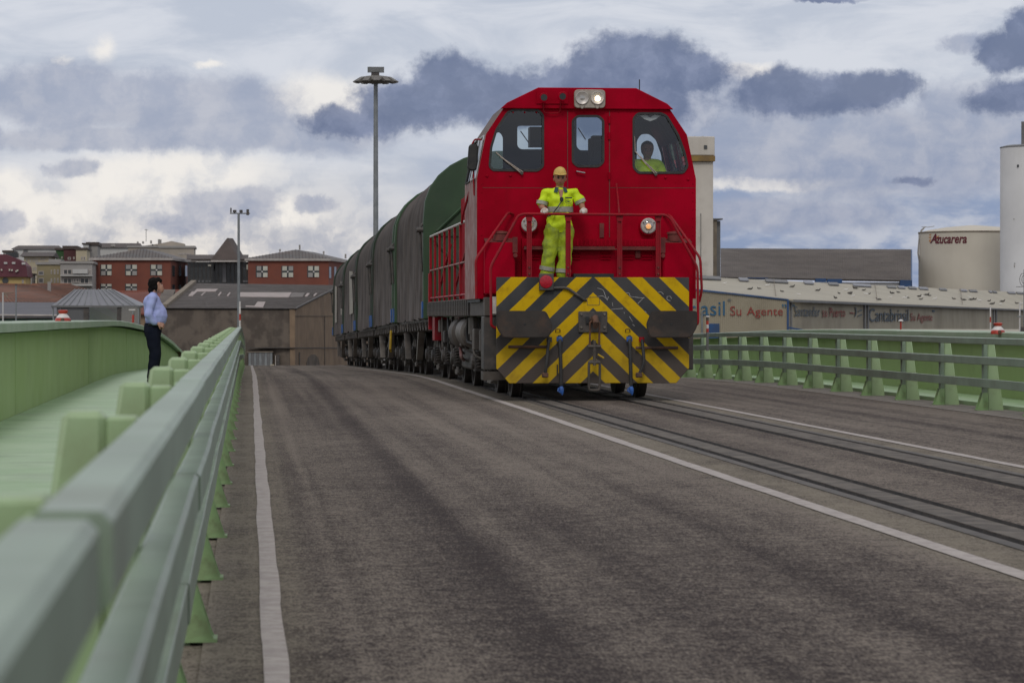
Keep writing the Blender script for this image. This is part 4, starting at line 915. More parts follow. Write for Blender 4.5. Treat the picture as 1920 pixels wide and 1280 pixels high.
for px in (1047, 1178): MB().tube(bend([L(px - 5, 622, -.01), L(px - 5, 617, -.05), L(px + 3, 617, -.05), L(px + 3, 622, -.01)], .02), .007, 6).build('hose_hook', 'rust', loco)
MB().tube([L(1045, 683, -.02), L(1045, 702, -.02)], .010, 6).build('drain_pipe', 'rubber', loco)
# red tail lamp box with its cable pipe
a, b = L(1011, 513, -.06), L(1038, 544, -.06)
tb = MB().box((a.x, LY - .075, b.z), (b.x, LY - .005, a.z)).build('tail_lamp_box', 'steel_dark', loco, bevel=.006)
c = L(1024, 528, -.08); MB().lathe(c, (0, -1, 0), [(0, .090), (.010, .088), (.014, .072), (.015, .003)], 24).build('tail_lamp_lens', 'red_lens', tb, smooth=True)
MB().tube(bend([L(1038, 540, -.03), L(1062, 539, -.03), L(1096, 562, -.03), L(1098, 563, -.0)], .06), .020, 8).build('cable_pipe', 'steel_dark', loco, smooth=True)
a, b = L(1101, 557, 0), L(1124, 572, 0); pl = arc([(a.x, a.z), (b.x, a.z), (b.x, b.z), (a.x, b.z)], .02, 3)
frame_loop('access_cover', [(p.x, p.y) for p in pl], LY - .004, .006, .004, 'steel_dark', loco)
# chalk scrawl on the plate
scr = [[(1120, 540), (1131, 543), (1137, 560), (1139, 563)], [(1121, 556), (1130, 554), (1139, 562), (1141, 556)], [(1148, 567), (1149, 574)], [(1146, 580), (1168, 578)], [(1174, 549), (1180, 549), (1181, 556), (1205, 559), (1208, 558)], [(1205, 560), (1196, 569)],
       [(1234, 548), (1240, 547), (1244, 552)], [(1250, 556), (1257, 555), (1259, 560)], [(1251, 556), (1250, 562), (1257, 564)], [(1180, 593), (1186, 603)], [(1186, 608), (1190, 611)], [(1170, 585), (1171, 588)], [(1209, 583), (1212, 586)]]
for s in scr:
    MB().tube(bend([L(x, y, -.002) for (x, y) in s], .03, 4), .0055, 4).build('chalk_mark', 'scribble', loco)
# frame, fuel tank, running gear
FZ0, FZ1 = 1.17, 1.43
MB().box((TRX - HALF, LY + VS + .02, FZ0), (TRX + HALF, LY + 13.55, FZ1)).build('main_frame', 'steel_grime', loco, bevel=.01)
for i in range(26):
    y = LY + VB + .15 + i * .40
    if i == 0: fr0 = MB().box((TRX - HALF - .03, y, FZ0 + .01), (TRX - HALF - .0, y + .10, FZ1 - .01)).build('frame_rib', 'steel_dark', loco)
    else: dup(fr0, loco, loc=(0, i * .40, 0))
MB().box((TRX - HALF - .01, LY + .5, .42), (TRX - 1.10, LY + .98, FZ0 - .005)).build('step_box', 'steel_dark', loco, bevel=.01); MB().box((TRX + 1.1, LY + .5, .42), (TRX + HALF + .01, LY + .98, FZ0 - .005)).build('step_box', 'steel_dark', loco, bevel=.01)
MB().box((TRX - HALF - .02, LY + .48, .28), (TRX - 1.12, LY + .9, .40)).build('foot_step', 'steel_grime', loco)
a, b = L(922, 556, .1), L(932, 588, .1); MB().box((a.x, LY + .1, b.z), (b.x + .03, LY + .12, a.z)).build('number_plate', 'white_paint', loco)
MB().box((TRX - 1.28, LY + .04, .50), (TRX + 1.28, LY + .35, ZP - .11)).build('head_stock', 'steel_dark', loco)
def wheelset(parent, Y, z, r, mat='wheel'):
    m = MB()
    for s in (-1, 1):
        x = TRX + s * .86; m.lathe((x - s * .01, Y, z), (s, 0, 0), [(-.03, r + .028), (.0, r + .028), (.008, r), (.12, r - .006), (.122, r - .07), (.06, r - .09), (.05, .17), (.10, .15), (.11, .06)], 28)
    m.cyl((TRX - .85, Y, z), (TRX + .85, Y, z), .09, n=10); return m.build('wheel_set', 'wheel', parent, smooth=True)
M['wheel'] = pmat('wheel', (0.035, 0.03, 0.028), (0.06, 0.05, 0.045), 5, 0.6, dirt=(0.11, 0.085, 0.07), dirt_amt=0.5, dscale=6)
def bogie(parent, Yc, wb, r, x_out, z0=0.0, loco_like=True):
    for d in (-wb / 2, wb / 2): wheelset(parent, Yc + d, z0 + r, r)
    for s in (-1, 1):
        X = TRX + s * x_out
        x0, x1 = min(X, X - s * .10), max(X, X - s * .10)
        fr = MB().prism([(x0, Yc - wb / 2 - .45, z0 + r + .02), (x0, Yc - wb / 2 - .40, z0 + r + .20), (x0, Yc - wb / 2 + .25, z0 + r + .30), (x0, Yc - .3, z0 + r + .14), (x0, Yc + .3, z0 + r + .14), (x0, Yc + wb / 2 - .25, z0 + r + .30), (x0, Yc + wb / 2 + .40, z0 + r + .20), (x0, Yc + wb / 2 + .45, z0 + r + .02), (x0, Yc + .3, z0 + r - .10), (x0, Yc - .3, z0 + r - .10)], (x1 - x0, 0, 0)).build('bogie_frame', 'steel_grime', parent, bevel=.012)
        for d in (-wb / 2, wb / 2):
            MB().cbox((X + s * .05, Yc + d, z0 + r), (.16, .30, .30)).lathe((X + s * .12, Yc + d, z0 + r), (s, 0, 0), [(0, .12), (.05, .11), (.06, .06)], 14).build('axle_box', 'steel_dark', fr, bevel=.01)
            for e in (-.26, .26):
                pts = [(X + s * .05 + .055 * math.cos(q), Yc + d + e + .055 * math.sin(q), z0 + r - .10 + .028 * q / 1.57 * .42) for q in [k * .7 for k in range(46)]]
                MB().tube(pts, .014, 5).build('coil_spring', 'steel_grime', fr)
        MB().box((x0, Yc - .35, z0 + .18), (x1, Yc + .35, z0 + .26)).tube([(X, Yc - .5, z0 + .2), (X, Yc - .1, z0 + .75)], .025, 6).tube([(X, Yc + .45, z0 + .75), (X, Yc + .7, z0 + .25)], .02, 6).build('brake_rod', 'steel_light', fr)
bogie(loco, LY + 3.2, 2.4, .48, 1.18); bogie(loco, LY + 10.2, 2.3, .48, 1.18)
for (y, l, r, zz, mt) in ((LY + 5.2, 1.3, .24, .92, 'steel_light'), (LY + 6.9, 1.0, .26, .90, 'steel_grime'), (LY + 1.25, .5, .2, .9, 'steel_grime')):
    MB().lathe((TRX - 1.22, y, zz), (0, 1, 0), [(0, .05), (.02, r * .8), (.08, r), (l - .08, r), (l - .02, r * .8), (l, .05)], 22).build('air_tank', mt, loco, smooth=True)
MB().box((TRX - 1.2, LY + 5.3, .32), (TRX + 1.2, LY + 8.6, .82)).build('fuel_tank', 'steel_dark', loco, bevel=.03)
for (y, z, mt) in ((LY + 1.6, .62, 'red_faded'), (LY + 12.6, .78, 'red_rail'), (LY + 4.6, .8, 'steel_light')):
    MB().cyl((TRX - 1.30, y, z), (TRX - 1.30, y, z + .45), .06, n=12).cyl((TRX - 1.30, y, z + .1), (TRX - 1.30, y, z + .35), .085, n=12).build('damper', mt, loco, smooth=True)
MB().box((TRX - 1.42, LY + 12.3, .74), (TRX - 1.2, LY + 12.9, 1.16)).build('corner_step', 'red_rail', loco)
rnd = random.Random(4)
for i in range(16):
    y = LY + 1.0 + i * .78; x = TRX - 1.22 - rnd.random() * .15; z1 = 1.15; z2 = .45 + rnd.random() * .4
    pts = bend([(x, y, z1), (x, y + rnd.uniform(-.3, .3), (z1 + z2) / 2), (x, y + rnd.uniform(-.4, .4), z2), (x + .1, y + rnd.uniform(-.6, .6), z2 - .05)], .08)
    MB().tube(pts, rnd.choice([.014, .02, .028]), 6).build('brake_pipe', rnd.choice(['steel_light', 'steel_grime', 'rubber', 'red_faded']), loco)
for i in range(9):
    y = LY + 1.3 + i * 1.35; w = rnd.uniform(.15, .4); MB().cbox((TRX - 1.25, y, rnd.uniform(.75, 1.0)), (.22, w, rnd.uniform(.15, .32))).build('equipment_box', rnd.choice(['steel_grime', 'steel_dark', 'steel_light']), loco, bevel=.015)
# side walkway railing behind the cab
y0, y1, zt = LY + VB + .15, LY + 13.45, 2.62; X = TRX - HALF + .04
sr = MB().tube([(X, y0, zt), (X, y1, zt)], .022, 8).build('side_rail', 'white_paint', loco)
MB().tube([(X, y0, 2.0), (X, y1, 2.0)], .016, 8).build('side_rail', 'red_faded', loco); MB().tube([(X, y0, 1.5), (X, y1, 1.5)], .016, 8).build('side_rail', 'red_rail', loco)
n = 9
for i in range(n):
    y = y0 + (y1 - y0) * i / (n - 1)
    if i == 0: pp = MB().box((X - .02, y - .03, FZ1), (X + .02, y + .03, zt)).build('rail_stanchion', 'red_rail', loco); py_ = y
    else: dup(pp, loco, loc=(0, y - py_, 0))
for (a, b) in ((y0 + 1.0, y0 + 4.5), (y0 + 5.2, y0 + 8.5)):
    MB().tube([(X + .03, a, 2.35), (X + .03, b, 1.55)], .02, 6).build('side_brace', 'red_rail', loco)
MB().box((TRX - HALF, LY + 13.45, FZ1 - .5), (TRX - HALF + .07, LY + 13.55, 1.95)).build('end_post', 'red_rail', loco)
MB().tube([(TRX + .9, LY + VC + 1.2, zat(196, VC) - .05), (TRX + .9, LY + VC + 1.2, zat(196, VC) + .45)], .008, 5).build('aerial', 'black', loco)
# band between cab and lower side (drip moulding)
MB().box((TRX - HALF - .012, LY + VC + .0, zat(455, VC) - .02), (TRX - HALF + .01, LY + VB, zat(455, VC) + .02)).build('drip_moulding', 'red_faded', loco)
MB().box((TRX - HALF - .004, LY + VC + .01, FZ1), (TRX - HALF + .03, LY + VB, zat(455, VC) - .02)).build('side_skirt', 'red_faded', loco)
# ------------------------------------------------------------------ tarpaulin wagons
def wprof(grow=0.0, n=15):
    """half-round roof over upright sides: (x, z) from left foot over the top to right foot"""
    hw, zs, zt = 1.45 + grow, 2.92, 4.20 + grow; out = [(-hw, 1.12)]
    for i in range(n + 1):
        a = math.pi - math.pi * i / n; x = hw * math.cos(a); z = zs + (zt - zs) * (max(0, math.sin(a)) ** .78); out.append((x * (1 - .0 * abs(x)), z))
    return out + [(hw, 1.12)]
def wagon(Yf, idx, label, patches):
    WL = 11.3; z0 = -drop(Yf + WL / 2); tilt = -(drop(Yf + WL) - drop(Yf)) / WL
    th = thing('covered_wagon', label, 'freight wagon', (TRX, Yf, -drop(Yf)), 'tarpaulin covered freight wagons behind the locomotive')
    zb = lambda Y: -drop(Yf) + tilt * (Y - Yf)
    def W(u, d, z): return Vector((TRX + u, Yf + d, zb(Yf + d) + z))
    for (d0, d1) in ((0.0, .30), (WL - .30, WL)):
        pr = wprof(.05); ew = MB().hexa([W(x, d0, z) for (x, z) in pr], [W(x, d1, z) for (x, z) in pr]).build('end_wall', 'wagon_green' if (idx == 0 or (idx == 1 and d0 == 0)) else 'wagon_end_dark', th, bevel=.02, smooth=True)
        d = d0 - .03 if d0 == 0 else d1 + .0
        MB().hexa([W(-1.3, d, 2.75), W(1.3, d, 2.75), W(1.3, d, 2.66), W(-1.3, d, 2.66)], [W(-1.3, d + .03, 2.75), W(1.3, d + .03, 2.75), W(1.3, d + .03, 2.66), W(-1.3, d + .03, 2.66)]).build('cross_beam', 'wagon_green', ew)
        for s in (-1, 1): MB().tube([W(s * .15, d, 3.8), W(s * 1.25, d, 2.75)], .03, 6).tube([W(s * .2, d, 1.3), W(s * 1.3, d, 2.6)], .03, 6).build('end_brace', 'wagon_green', ew)
        MB().hexa([W(-.9, d - .01, 2.4), W(.9, d - .01, 2.4), W(.9, d - .01, 1.5), W(-.9, d - .01, 1.5)], [W(-.9, d + .02, 2.4), W(.9, d + .02, 2.4), W(.9, d + .02, 1.5), W(-.9, d + .02, 1.5)]).build('end_vent', 'steel_dark', ew)
        MB().hexa([W(-1.49, d0 + .05, 1.45), W(-1.53, d0 + .05, 1.45), W(-1.53, d0 + .05, 1.15), W(-1.49, d0 + .05, 1.15)], [W(-1.49, d0 + .28, 1.45), W(-1.53, d0 + .28, 1.45), W(-1.53, d0 + .28, 1.15), W(-1.49, d0 + .28, 1.15)]).build('data_panel', 'wagon_blue', th)
        MB().tube([W(-1.52, d0 + .15, 2.0), W(-1.56, d0 + .15, 2.8), W(-1.50, d0 + .15, 2.9)], .025, 6).cyl(W(-1.62, d0 + .1, 2.78), W(-1.45, d0 + .1, 2.78), .05, n=8).build('locking_lever', 'steel_dark', th)
    # tarpaulin: sags between the hoops, puckers towards the hem
    m = MB(); nd = 84; pr = wprof(0.0, 30); npf = len(pr)
    # refine the upright sides
    side = 12; L_ = [(pr[0][0], pr[0][1] + (pr[1][1] - pr[0][1]) * k / side) for k in range(side)] + pr[1:-1] + [(pr[-1][0], pr[-2][1] + (pr[-1][1] - pr[-2][1]) * (k + 1) / side) for k in range(side)]
    for i in range(nd + 1):
        d = .28 + (WL - .56) * i / nd
        hoop = abs(math.sin(math.pi * (d - .28) / ((WL - .56) / 7)))
        for (x, z) in L_:
            low = max(0, min(1, (2.9 - z) / 1.7)); sag = -.03 * hoop * (1 - low * .5)
            wr = noise.noise(Vector((d * 3.2 + idx * 9, z * .35, idx * 3.0))) * (.02 + .045 * low) + .015 * noise.noise(Vector((d * 8, z * 1.3, idx)))
            g = 1 + (sag + wr) / 1.45; hem = (.05 * noise.noise(Vector((d * 2.4, 5, idx))) + .03 * abs(math.sin(d * 3.1))) * low
            c = Vector((0, 2.6)); p = Vector((x, z)) - c; p = Vector((p.x * g, p.y * (1 + (sag + wr * .5) / 1.7 * (1 - low)))) + c
            m.v.append(W(p.x, d, p.y + hem))
    k = len(L_)
    for i in range(nd):
        for j in range(k - 1): m.f.append((i * k + j, i * k + j + 1, (i + 1) * k + j + 1, (i + 1) * k + j))
    tp = m.build('tarpaulin', 'tarp', th, smooth=True)
    for (d0, d1, za, zc) in patches:
        MB().hexa([W(-1.475, d0, za), W(-1.475, d1, za), W(-1.475, d1, zc), W(-1.475, d0, zc)], [W(-1.49, d0, za), W(-1.49, d1, za + .1), W(-1.49, d1 - .1, zc), W(-1.49, d0 + .1, zc)]).build('patch', 'tarp_pale', tp)
    MB().hexa([W(-1.38, .05, 1.15), W(1.38, .05, 1.15), W(1.38, .05, .92), W(-1.38, .05, .92)], [W(-1.38, WL - .05, 1.15), W(1.38, WL - .05, 1.15), W(1.38, WL - .05, .92), W(-1.38, WL - .05, .92)]).build('underframe', 'steel_grime', th)
    for s in (-1, 1):
        m = MB()
        for i in range(12):
            d = .6 + i * .92; pts = [W(s * 1.40, d + .3 * math.cos(a), .98 + .15 * math.sin(a) * -1 + .1) for a in [math.pi * q / 6 for q in range(7)]]
            m.tube(pts, .02, 5)
        m.build('tie_hook', 'steel_grime', th)
    MB().hexa([W(-1.42, 3.0, .9), W(-1.30, 3.0, .9), W(-1.30, 3.6, .35), W(-1.42, 3.6, .35)], [W(-1.42, 3.25, .9), W(-1.30, 3.25, .9), W(-1.30, 3.85, .35), W(-1.42, 3.85, .35)]).build('frame_strut', 'steel_light', th)
    MB().hexa([W(-1.42, 8.3, .9), W(-1.30, 8.3, .9), W(-1.30, 7.7, .35), W(-1.42, 7.7, .35)], [W(-1.42, 8.5, .9), W(-1.30, 8.5, .9), W(-1.30, 7.9, .35), W(-1.42, 7.9, .35)]).build('frame_strut', 'steel_light' if idx % 2 else 'steel_grime', th)
    if idx == 1: MB().tube([W(-1.46, 1.4, .98), W(-1.48, 1.4, .55), W(-1.46, 1.5, .5)], .028, 6).build('brake_handle', 'yellow', th)
    for s in (-1, 1):
        for (d, e) in ((0, -1), (WL, 1)):
            MB().lathe(W(s * .87, d, .98), (0, e, 0), [(0, .12), (.10, .10), (.28, .10), (.29, .23), (.32, .22)], 16).build('buffer', 'steel_dark', th, smooth=True)
    bogie(th, Yf + 1.85, 1.9, .46, 1.12, zb(Yf + 1.85)); bogie(th, Yf + 9.3, 1.9, .46, 1.12, zb(Yf + 9.3))
    return th
lab = ['first covered wagon behind the locomotive, its dark green arched end wall in full view',
       'second covered wagon from the locomotive, grey tarpaulin behind a bright green end',
       'third covered wagon from the locomotive, halfway down the train',
       'fourth covered wagon with a pale patch on its tarpaulin, next to last of the train',
       'last covered wagon at the tail of the train, with pale stripes on its grey side']
pat = [[], [], [], [(2.0, 5.0, 3.0, 1.7)], [(1.0, 2.0, 2.9, 1.8), (7.0, 9.0, 2.9, 1.6)]]
for i in range(5): wagon(55.25 + 12.0 * i, i, lab[i], pat[i])
# ------------------------------------------------------------------ people
def V3(x, y, z): return Vector((x, y, z))
def hand(parent, wrist, dirv, curl, mat, s=1.0, palm='glove_palm', name='hand'):
    """palm, four unequal bent fingers and a thumb leaving the side of the palm; dirv: way the fingers point, curl: way they bend"""
    d = Vector(dirv).normalized(); c = Vector(curl).normalized(); c = (c - d * c.dot(d)).normalized(); sd = d.cross(c)
    w = Vector(wrist); caps = [(w, .026 * s, w + d * .03 * s, .030 * s), (w + d * .03 * s - sd * .022 * s, .018 * s, w + d * .085 * s - sd * .03 * s, .015 * s), (w + d * .03 * s + sd * .022 * s, .018 * s, w + d * .085 * s + sd * .03 * s, .015 * s), (w + d * .05 * s, .02 * s, w + d * .085 * s, .016 * s)]
    for i, ln in enumerate((.030, .036, .033, .026)):
        k = w + d * .09 * s + sd * (-.033 + .022 * i) * s
        a = k + (d * .6 + c * .8) * ln * s; b = a + (c * .95 - d * .25) * ln * .85 * s; e = b + (-d * .85 + c * .35) * ln * .6 * s
        caps += [(k, .0105 * s, a, .0098 * s), (a, .0098 * s, b, .009 * s), (b, .009 * s, e, .0078 * s)]
    tb = w + d * .035 * s - sd * .03 * s; t1 = tb + (d * .5 - sd * .55 + c * .5).normalized() * .035 * s; t2 = t1 + (d * .55 + c * .8).normalized() * .028 * s
    caps += [(tb, .014 * s, t1, .0125 * s), (t1, .012 * s, t2, .010 * s)]
    return blob(name, caps, mat, parent, voxel=.0055, smooth=2)
def face(parent, hc, fwd, s, skinmat, brow='hair'):
    """eyes, brows, mouth laid on a head centred at hc looking along fwd"""
    f = Vector(fwd).normalized(); r = f.cross(Vector((0, 0, 1))).normalized(); up = r.cross(f)
    for k in (-1, 1):
        e = hc + f * .088 * s + r * k * .031 * s + up * .004 * s
        MB().lathe(e, f, [(-.012, .014 * s), (.0, .013 * s), (.004, .006 * s)], 10).build('eye', 'eye', parent, smooth=True)
        MB().tube([e + r * k * -.014 * s + up * .018 * s + f * .003, e + up * .023 * s + f * .004, e + r * k * .018 * s + up * .017 * s - f * .004], .004 * s, 5).build('eyebrow', brow, parent)
    mo = hc + f * .094 * s - up * .052 * s
    MB().tube([mo - r * .022 * s - f * .008, mo + up * .002, mo + r * .022 * s - f * .008], .0055 * s, 6).build('mouth', 'lips', parent)
# ---- the man on the front platform
c0 = L(1048, 530, .36); WZ = ZP + .01
wk = thing('person', 'man in yellow high visibility shirt, trousers and cap holding the rail on the locomotive front', 'person', (c0.x, LY + .36, WZ))
def Q(px, py, v): return L(px, py, v)
VP = .36
head = Q(1050, 334, VP - .02); neck = Q(1050, 352, VP + .01); chest = Q(1050, 372, VP); waist = Q(1049, 405, VP + .02); hip = Q(1048, 428, VP + .03)
shL, shR = Q(1021, 360, VP), Q(1079, 360, VP)
elL, elR = Q(1015, 386, VP - .02), Q(1090, 383, VP - .02)
wrL, wrR = Q(1021, 394, VH + .10), Q(1094, 394, VH + .10)
hL, hR = Q(1037, 432, VP), Q(1061, 432, VP)
kL, kR = Q(1031, 472, VP - .02), Q(1059, 474, VP)
aL, aR = Q(1024, 514, VP + .0), Q(1055, 518, VP - .02)
aL.z = max(aL.z, WZ + .09); aR.z = WZ + .09
sc = .95
body = [(head + V3(0, .008, .028), .088, head + V3(0, -.004, -.035), .070, 1.1), (head + V3(0, -.015, -.055), .050, head + V3(0, -.045, -.062), .036), (head + V3(0, -.085, -.005), .013, head + V3(0, -.096, -.022), .016), (head + V3(0, -.06, -.03), .045, head + V3(0, -.05, 0), .05),
        (head + V3(-.078, .01, -.01), .016, head + V3(-.08, .015, -.035), .011), (head + V3(.078, .01, -.01), .016, head + V3(.08, .015, -.035), .011),
        (head + V3(0, .02, -.06), .052, neck + V3(0, .01, -.03), .058), (chest, .14, waist, .13, .7), (shL + V3(.05, 0, -.02), .04, shR + V3(-.05, 0, -.02), .04), (hip, .13, waist, .13, .75),
        (shL.lerp(elL, .25), .036, elL, .042), (elL, .044, wrL, .030), (shR.lerp(elR, .25), .036, elR, .042), (elR, .044, wrR, .030), (hL, .075, kL, .05), (kL, .05, aL, .036), (hR, .075, kR, .05), (kR, .05, aR, .036)]
bd = blob('body', body, 'skin', wk, voxel=.007, smooth=2)
face(wk, head + V3(0, -.003, 0), (0, -1, -.05), 1.05, 'skin')
shirt = [(shL + V3(.045, 0, -.02), .068, shR + V3(-.045, 0, -.02), .068, 1.0), (chest, .176, waist + V3(0, -.02, 0), .172, .76), (waist + V3(0, -.02, 0), .174, hip + V3(0, 0, -.03), .192, .72), (shL + V3(.01, 0, -.015), .060, shL.lerp(elL, .72), .067), (shR + V3(-.01, 0, -.015), .060, shR.lerp(elR, .72), .067), (neck + V3(-.055, .01, -.05), .058, neck + V3(.055, .01, -.05), .058)]
sh = blob('shirt', shirt, 'hi_vis', wk, voxel=.011, smooth=3, folds=.026, fscale=11, cut=[((0, 0, hip.z - .06), (0, 0, -1))])
# open neckline shows skin, dark collar
MB().prism([neck + V3(-.035, -.115, -.03), neck + V3(.035, -.115, -.03), neck + V3(.008, -.148, -.17), neck + V3(-.008, -.148, -.17)], (0, -.012, 0)).build('neck_opening', 'skin', sh, bevel=.004)
for s in (-1, 1):
    MB().prism([neck + V3(s * .028, -.10, .0), neck + V3(s * .075, -.06, .005), neck + V3(s * .098, -.10, -.065), neck + V3(s * .050, -.138, -.075)], (0, -.014, 0)).build('collar', 'collar', sh, bevel=.004)
def ringband(nm, c, ax, rx, ry, h, mat, parent, n=28):
    ax = Vector(ax).normalized(); a = Vector((1, 0, 0)); a = (a - ax * a.dot(ax)).normalized(); b = ax.cross(a); m = MB()
    for k in range(n):
        an = 2 * math.pi * k / n; p = Vector(c) + a * math.cos(an) * rx + b * math.sin(an) * ry; m.v += [p - ax * h / 2, p + ax * h / 2]
    for k in range(n): j = (k + 1) % n; m.f.append((2 * k, 2 * j, 2 * j + 1, 2 * k + 1))
    return m.build(nm, mat, parent, smooth=True)
ringband('reflective_band', Q(1050, 393, VP + .01), (0, 0, 1), .186, .150, .075, 'band', sh)
for (a, b) in ((shL, elL), (shR, elR)): ringband('reflective_band', a.lerp(b, .80), b - a, .080, .080, .05, 'band', sh)
a = Q(1066, 371, .19); MB().box((a.x - .045, a.y, a.z - .008), (a.x + .05, a.y + .01, a.z + .010)).build('chest_print', 'black', sh)
a = Q(1066, 379, .19); frame_loop('chest_print', [(a.x + .042 * math.cos(q), a.z + .022 * math.sin(q)) for q in [2 * math.pi * k / 14 for k in range(14)]], a.y, .004, .006, 'collar', sh)
a = Q(1066, 378, .185); MB().box((a.x - .014, a.y, a.z - .008), (a.x + .014, a.y + .008, a.z + .008)).build('chest_print', 'black', sh)
tr = [(hip + V3(0, .01, -.01), .150, hip + V3(0, .01, -.06), .150, .75), (hL, .128, kL, .100, .95), (kL, .100, aL + V3(0, 0, .02), .102, .95), (hR, .122, kR, .096, .95), (kR, .096, aR + V3(0, 0, .02), .094, .95)]
tz = blob('trousers', tr, 'hi_vis_dull', wk, voxel=.011, smooth=3, folds=.034, fscale=9, cut=[((0, 0, WZ + .07), (0, 0, -1))])
for (k, a) in ((kL, aL), (kR, aR)):
    ringband('reflective_band', k.lerp(a, .74), a - k, .108, .104, .055, 'band', tz)
for a in (aL, aR): blob('boot', [(Vector((a.x, a.y + .02, WZ + .06)), .05, Vector((a.x, a.y - .14, WZ + .04)), .040), (Vector((a.x, a.y + .02, WZ + .06)), .05, Vector((a.x, a.y + .01, WZ + .14)), .045)], 'black', wk, voxel=.012)
cp = blob('cap', [(head + V3(0, .01, .062), .094, head + V3(0, .005, .045), .097, 1.08), (head + V3(0, -.012, .076), .086, head + V3(0, -.02, .06), .088, 1.05)], 'cap', wk, voxel=.010, smooth=3, cut=[((0, 0, head.z + .040), (0, 0, -1))])
m = MB(); n = 12; pv = []
for k in range(n + 1):
    an = math.pi * k / n; pv.append((head.x + .085 * math.cos(an), head.y - .050 - .125 * math.sin(an), head.z + .056 - .026 * math.sin(an)))
m.prism(pv, (0, 0, .010)); m.build('cap_peak', 'cap', cp, bevel=.003)
MB().tube([head + V3(-.085, .04, .02), head + V3(0, .105, .0), head + V3(.085, .04, .02)], .022, 6).build('hair', 'hair', wk)
hdl = hand(wk, wrL + V3(0, -.01, .012), (0, -1, -.15), (0, -.15, -1), 'glove', 1.0, name='gloved_hand')
hdr = hand(wk, wrR + V3(0, -.01, .012), (0, -1, -.15), (0, -.15, -1), 'glove', 1.0, name='gloved_hand')
rd = Q(1053, 374, .16); MB().cbox(rd, (.05, .035, .065)).build('radio_handset', 'black', wk, bevel=.01, seg=2)
MB().tube(bend([rd + V3(-.005, .01, -.03), Q(1046, 388, .15), Q(1038, 398, .17), Q(1031, 405, .12), Q(1026, 406, .10)], .05), .009, 6).build('radio_cord', 'black', wk)
# ---- the driver inside
c = L(1214, 282, 1.45)
dr = thing('person', 'driver in yellow vest seated inside the cab behind the right windscreen', 'person', (c.x, c.y, 1.6))
blob('body', [(c + V3(0, 0, .02), .095, c + V3(0, -.01, -.035), .078, 1.1), (c + V3(0, -.09, -.01), .014, c + V3(0, -.10, -.02), .014), (c + V3(0, .02, -.07), .055, c + V3(0, .03, -.17), .06), (c + V3(0, .03, -.30), .12, c + V3(0, .03, -.6), .13, .8), (c + V3(0, .05, -.72), .14, c + V3(0, .0, -.80), .14), (c + V3(-.08, 0, -.8), .08, c + V3(-.1, -.4, -.8), .06), (c + V3(.08, 0, -.8), .08, c + V3(.1, -.4, -.8), .06), (c + V3(-.1, -.4, -.8), .055, c + V3(-.1, -.4, -1.15), .045), (c + V3(.1, -.4, -.8), .055, c + V3(.1, -.4, -1.15), .045),
     (c + V3(-.19, .03, -.24), .05, c + V3(-.24, -.08, -.48), .045), (c + V3(-.24, -.08, -.48), .042, c + V3(-.18, -.34, -.50), .032), (c + V3(.19, .03, -.24), .05, c + V3(.24, -.08, -.48), .045), (c + V3(.24, -.08, -.48), .042, c + V3(.18, -.34, -.50), .032)], 'skin', dr, voxel=.012)
blob('shirt', [(c + V3(-.15, .03, -.215), .095, c + V3(.15, .03, -.215), .095), (c + V3(0, .03, -.34), .17, c + V3(0, .03, -.68), .175, .85), (c + V3(-.19, .03, -.24), .07, c + V3(-.23, -.05, -.42), .065), (c + V3(.19, .03, -.24), .07, c + V3(.23, -.05, -.42), .065)], 'hi_vis', dr, voxel=.014, folds=.012)
blob('hair', [(c + V3(0, .025, .045), .098, c + V3(0, .035, -.0), .092, 1.05)], 'hair', dr, voxel=.012, cut=[(c + V3(0, -.055, 0), (0, -1, -.5))])
face(dr, c, (0, -1, -.1), 1.0, 'skin')
MB().box((c.x - .25, c.y + .14, 1.6), (c.x + .25, c.y + .22, c.z - .2)).box((c.x - .25, c.y - .3, 2.0 if c.z > 3 else 1.9), (c.x + .25, c.y + .2, 2.1 if c.z > 3 else 1.98)).build('driver_seat', 'cab_grey', loco, bevel=.03, seg=2)
# ---- the man on the footway, seen from the side, facing the track
MY = 49.6; base = P(288, 716, MY); base.z = -drop(MY) + .067
mn = thing('person', 'dark haired man in blue shirt and navy trousers, hands on hips on the footway', 'person', base)
def G(px, py, dy=0.0): p = P(px, py, MY + dy); return p
hd = G(294, 536); bodyc = [(G(291, 533), .098, G(293, 541), .080, .86), (G(300, 537), .055, G(302, 545), .045), (G(305.5, 540), .012, G(306.5, 542), .014), (G(288, 548), .055, G(285, 560), .06), (G(286, 575), .12, G(290, 600), .14, 1.2), (G(288, 615), .13, G(288, 640), .09, 1.25),
         (G(284, 562, -.19), .05, G(278, 592, -.24), .045), (G(278, 592, -.24), .042, G(294, 607, -.17), .030), (G(284, 562, .19), .05, G(278, 592, .24), .045), (G(278, 592, .24), .042, G(294, 607, .17), .03), (G(288, 620, -.09), .09, G(290, 665, -.10), .06), (G(290, 665, -.10), .06, G(283, 706, -.10), .045), (G(288, 620, .09), .09, G(291, 665, .10), .06), (G(291, 665, .10), .06, G(288, 706, .12), .045)]
blob('body', bodyc, 'skin_pale', mn, voxel=.009, smooth=2)
blob('hair', [(G(288.5, 531), .104, G(289, 536), .094, .92), (G(283, 543), .05, G(284, 548), .04, 1.4), (G(296, 525), .05, G(300, 527), .04, 1.2), (G(293, 538, -.075), .022, G(293, 545, -.075), .014)], 'hair', mn, voxel=.010, folds=.012, fscale=22)
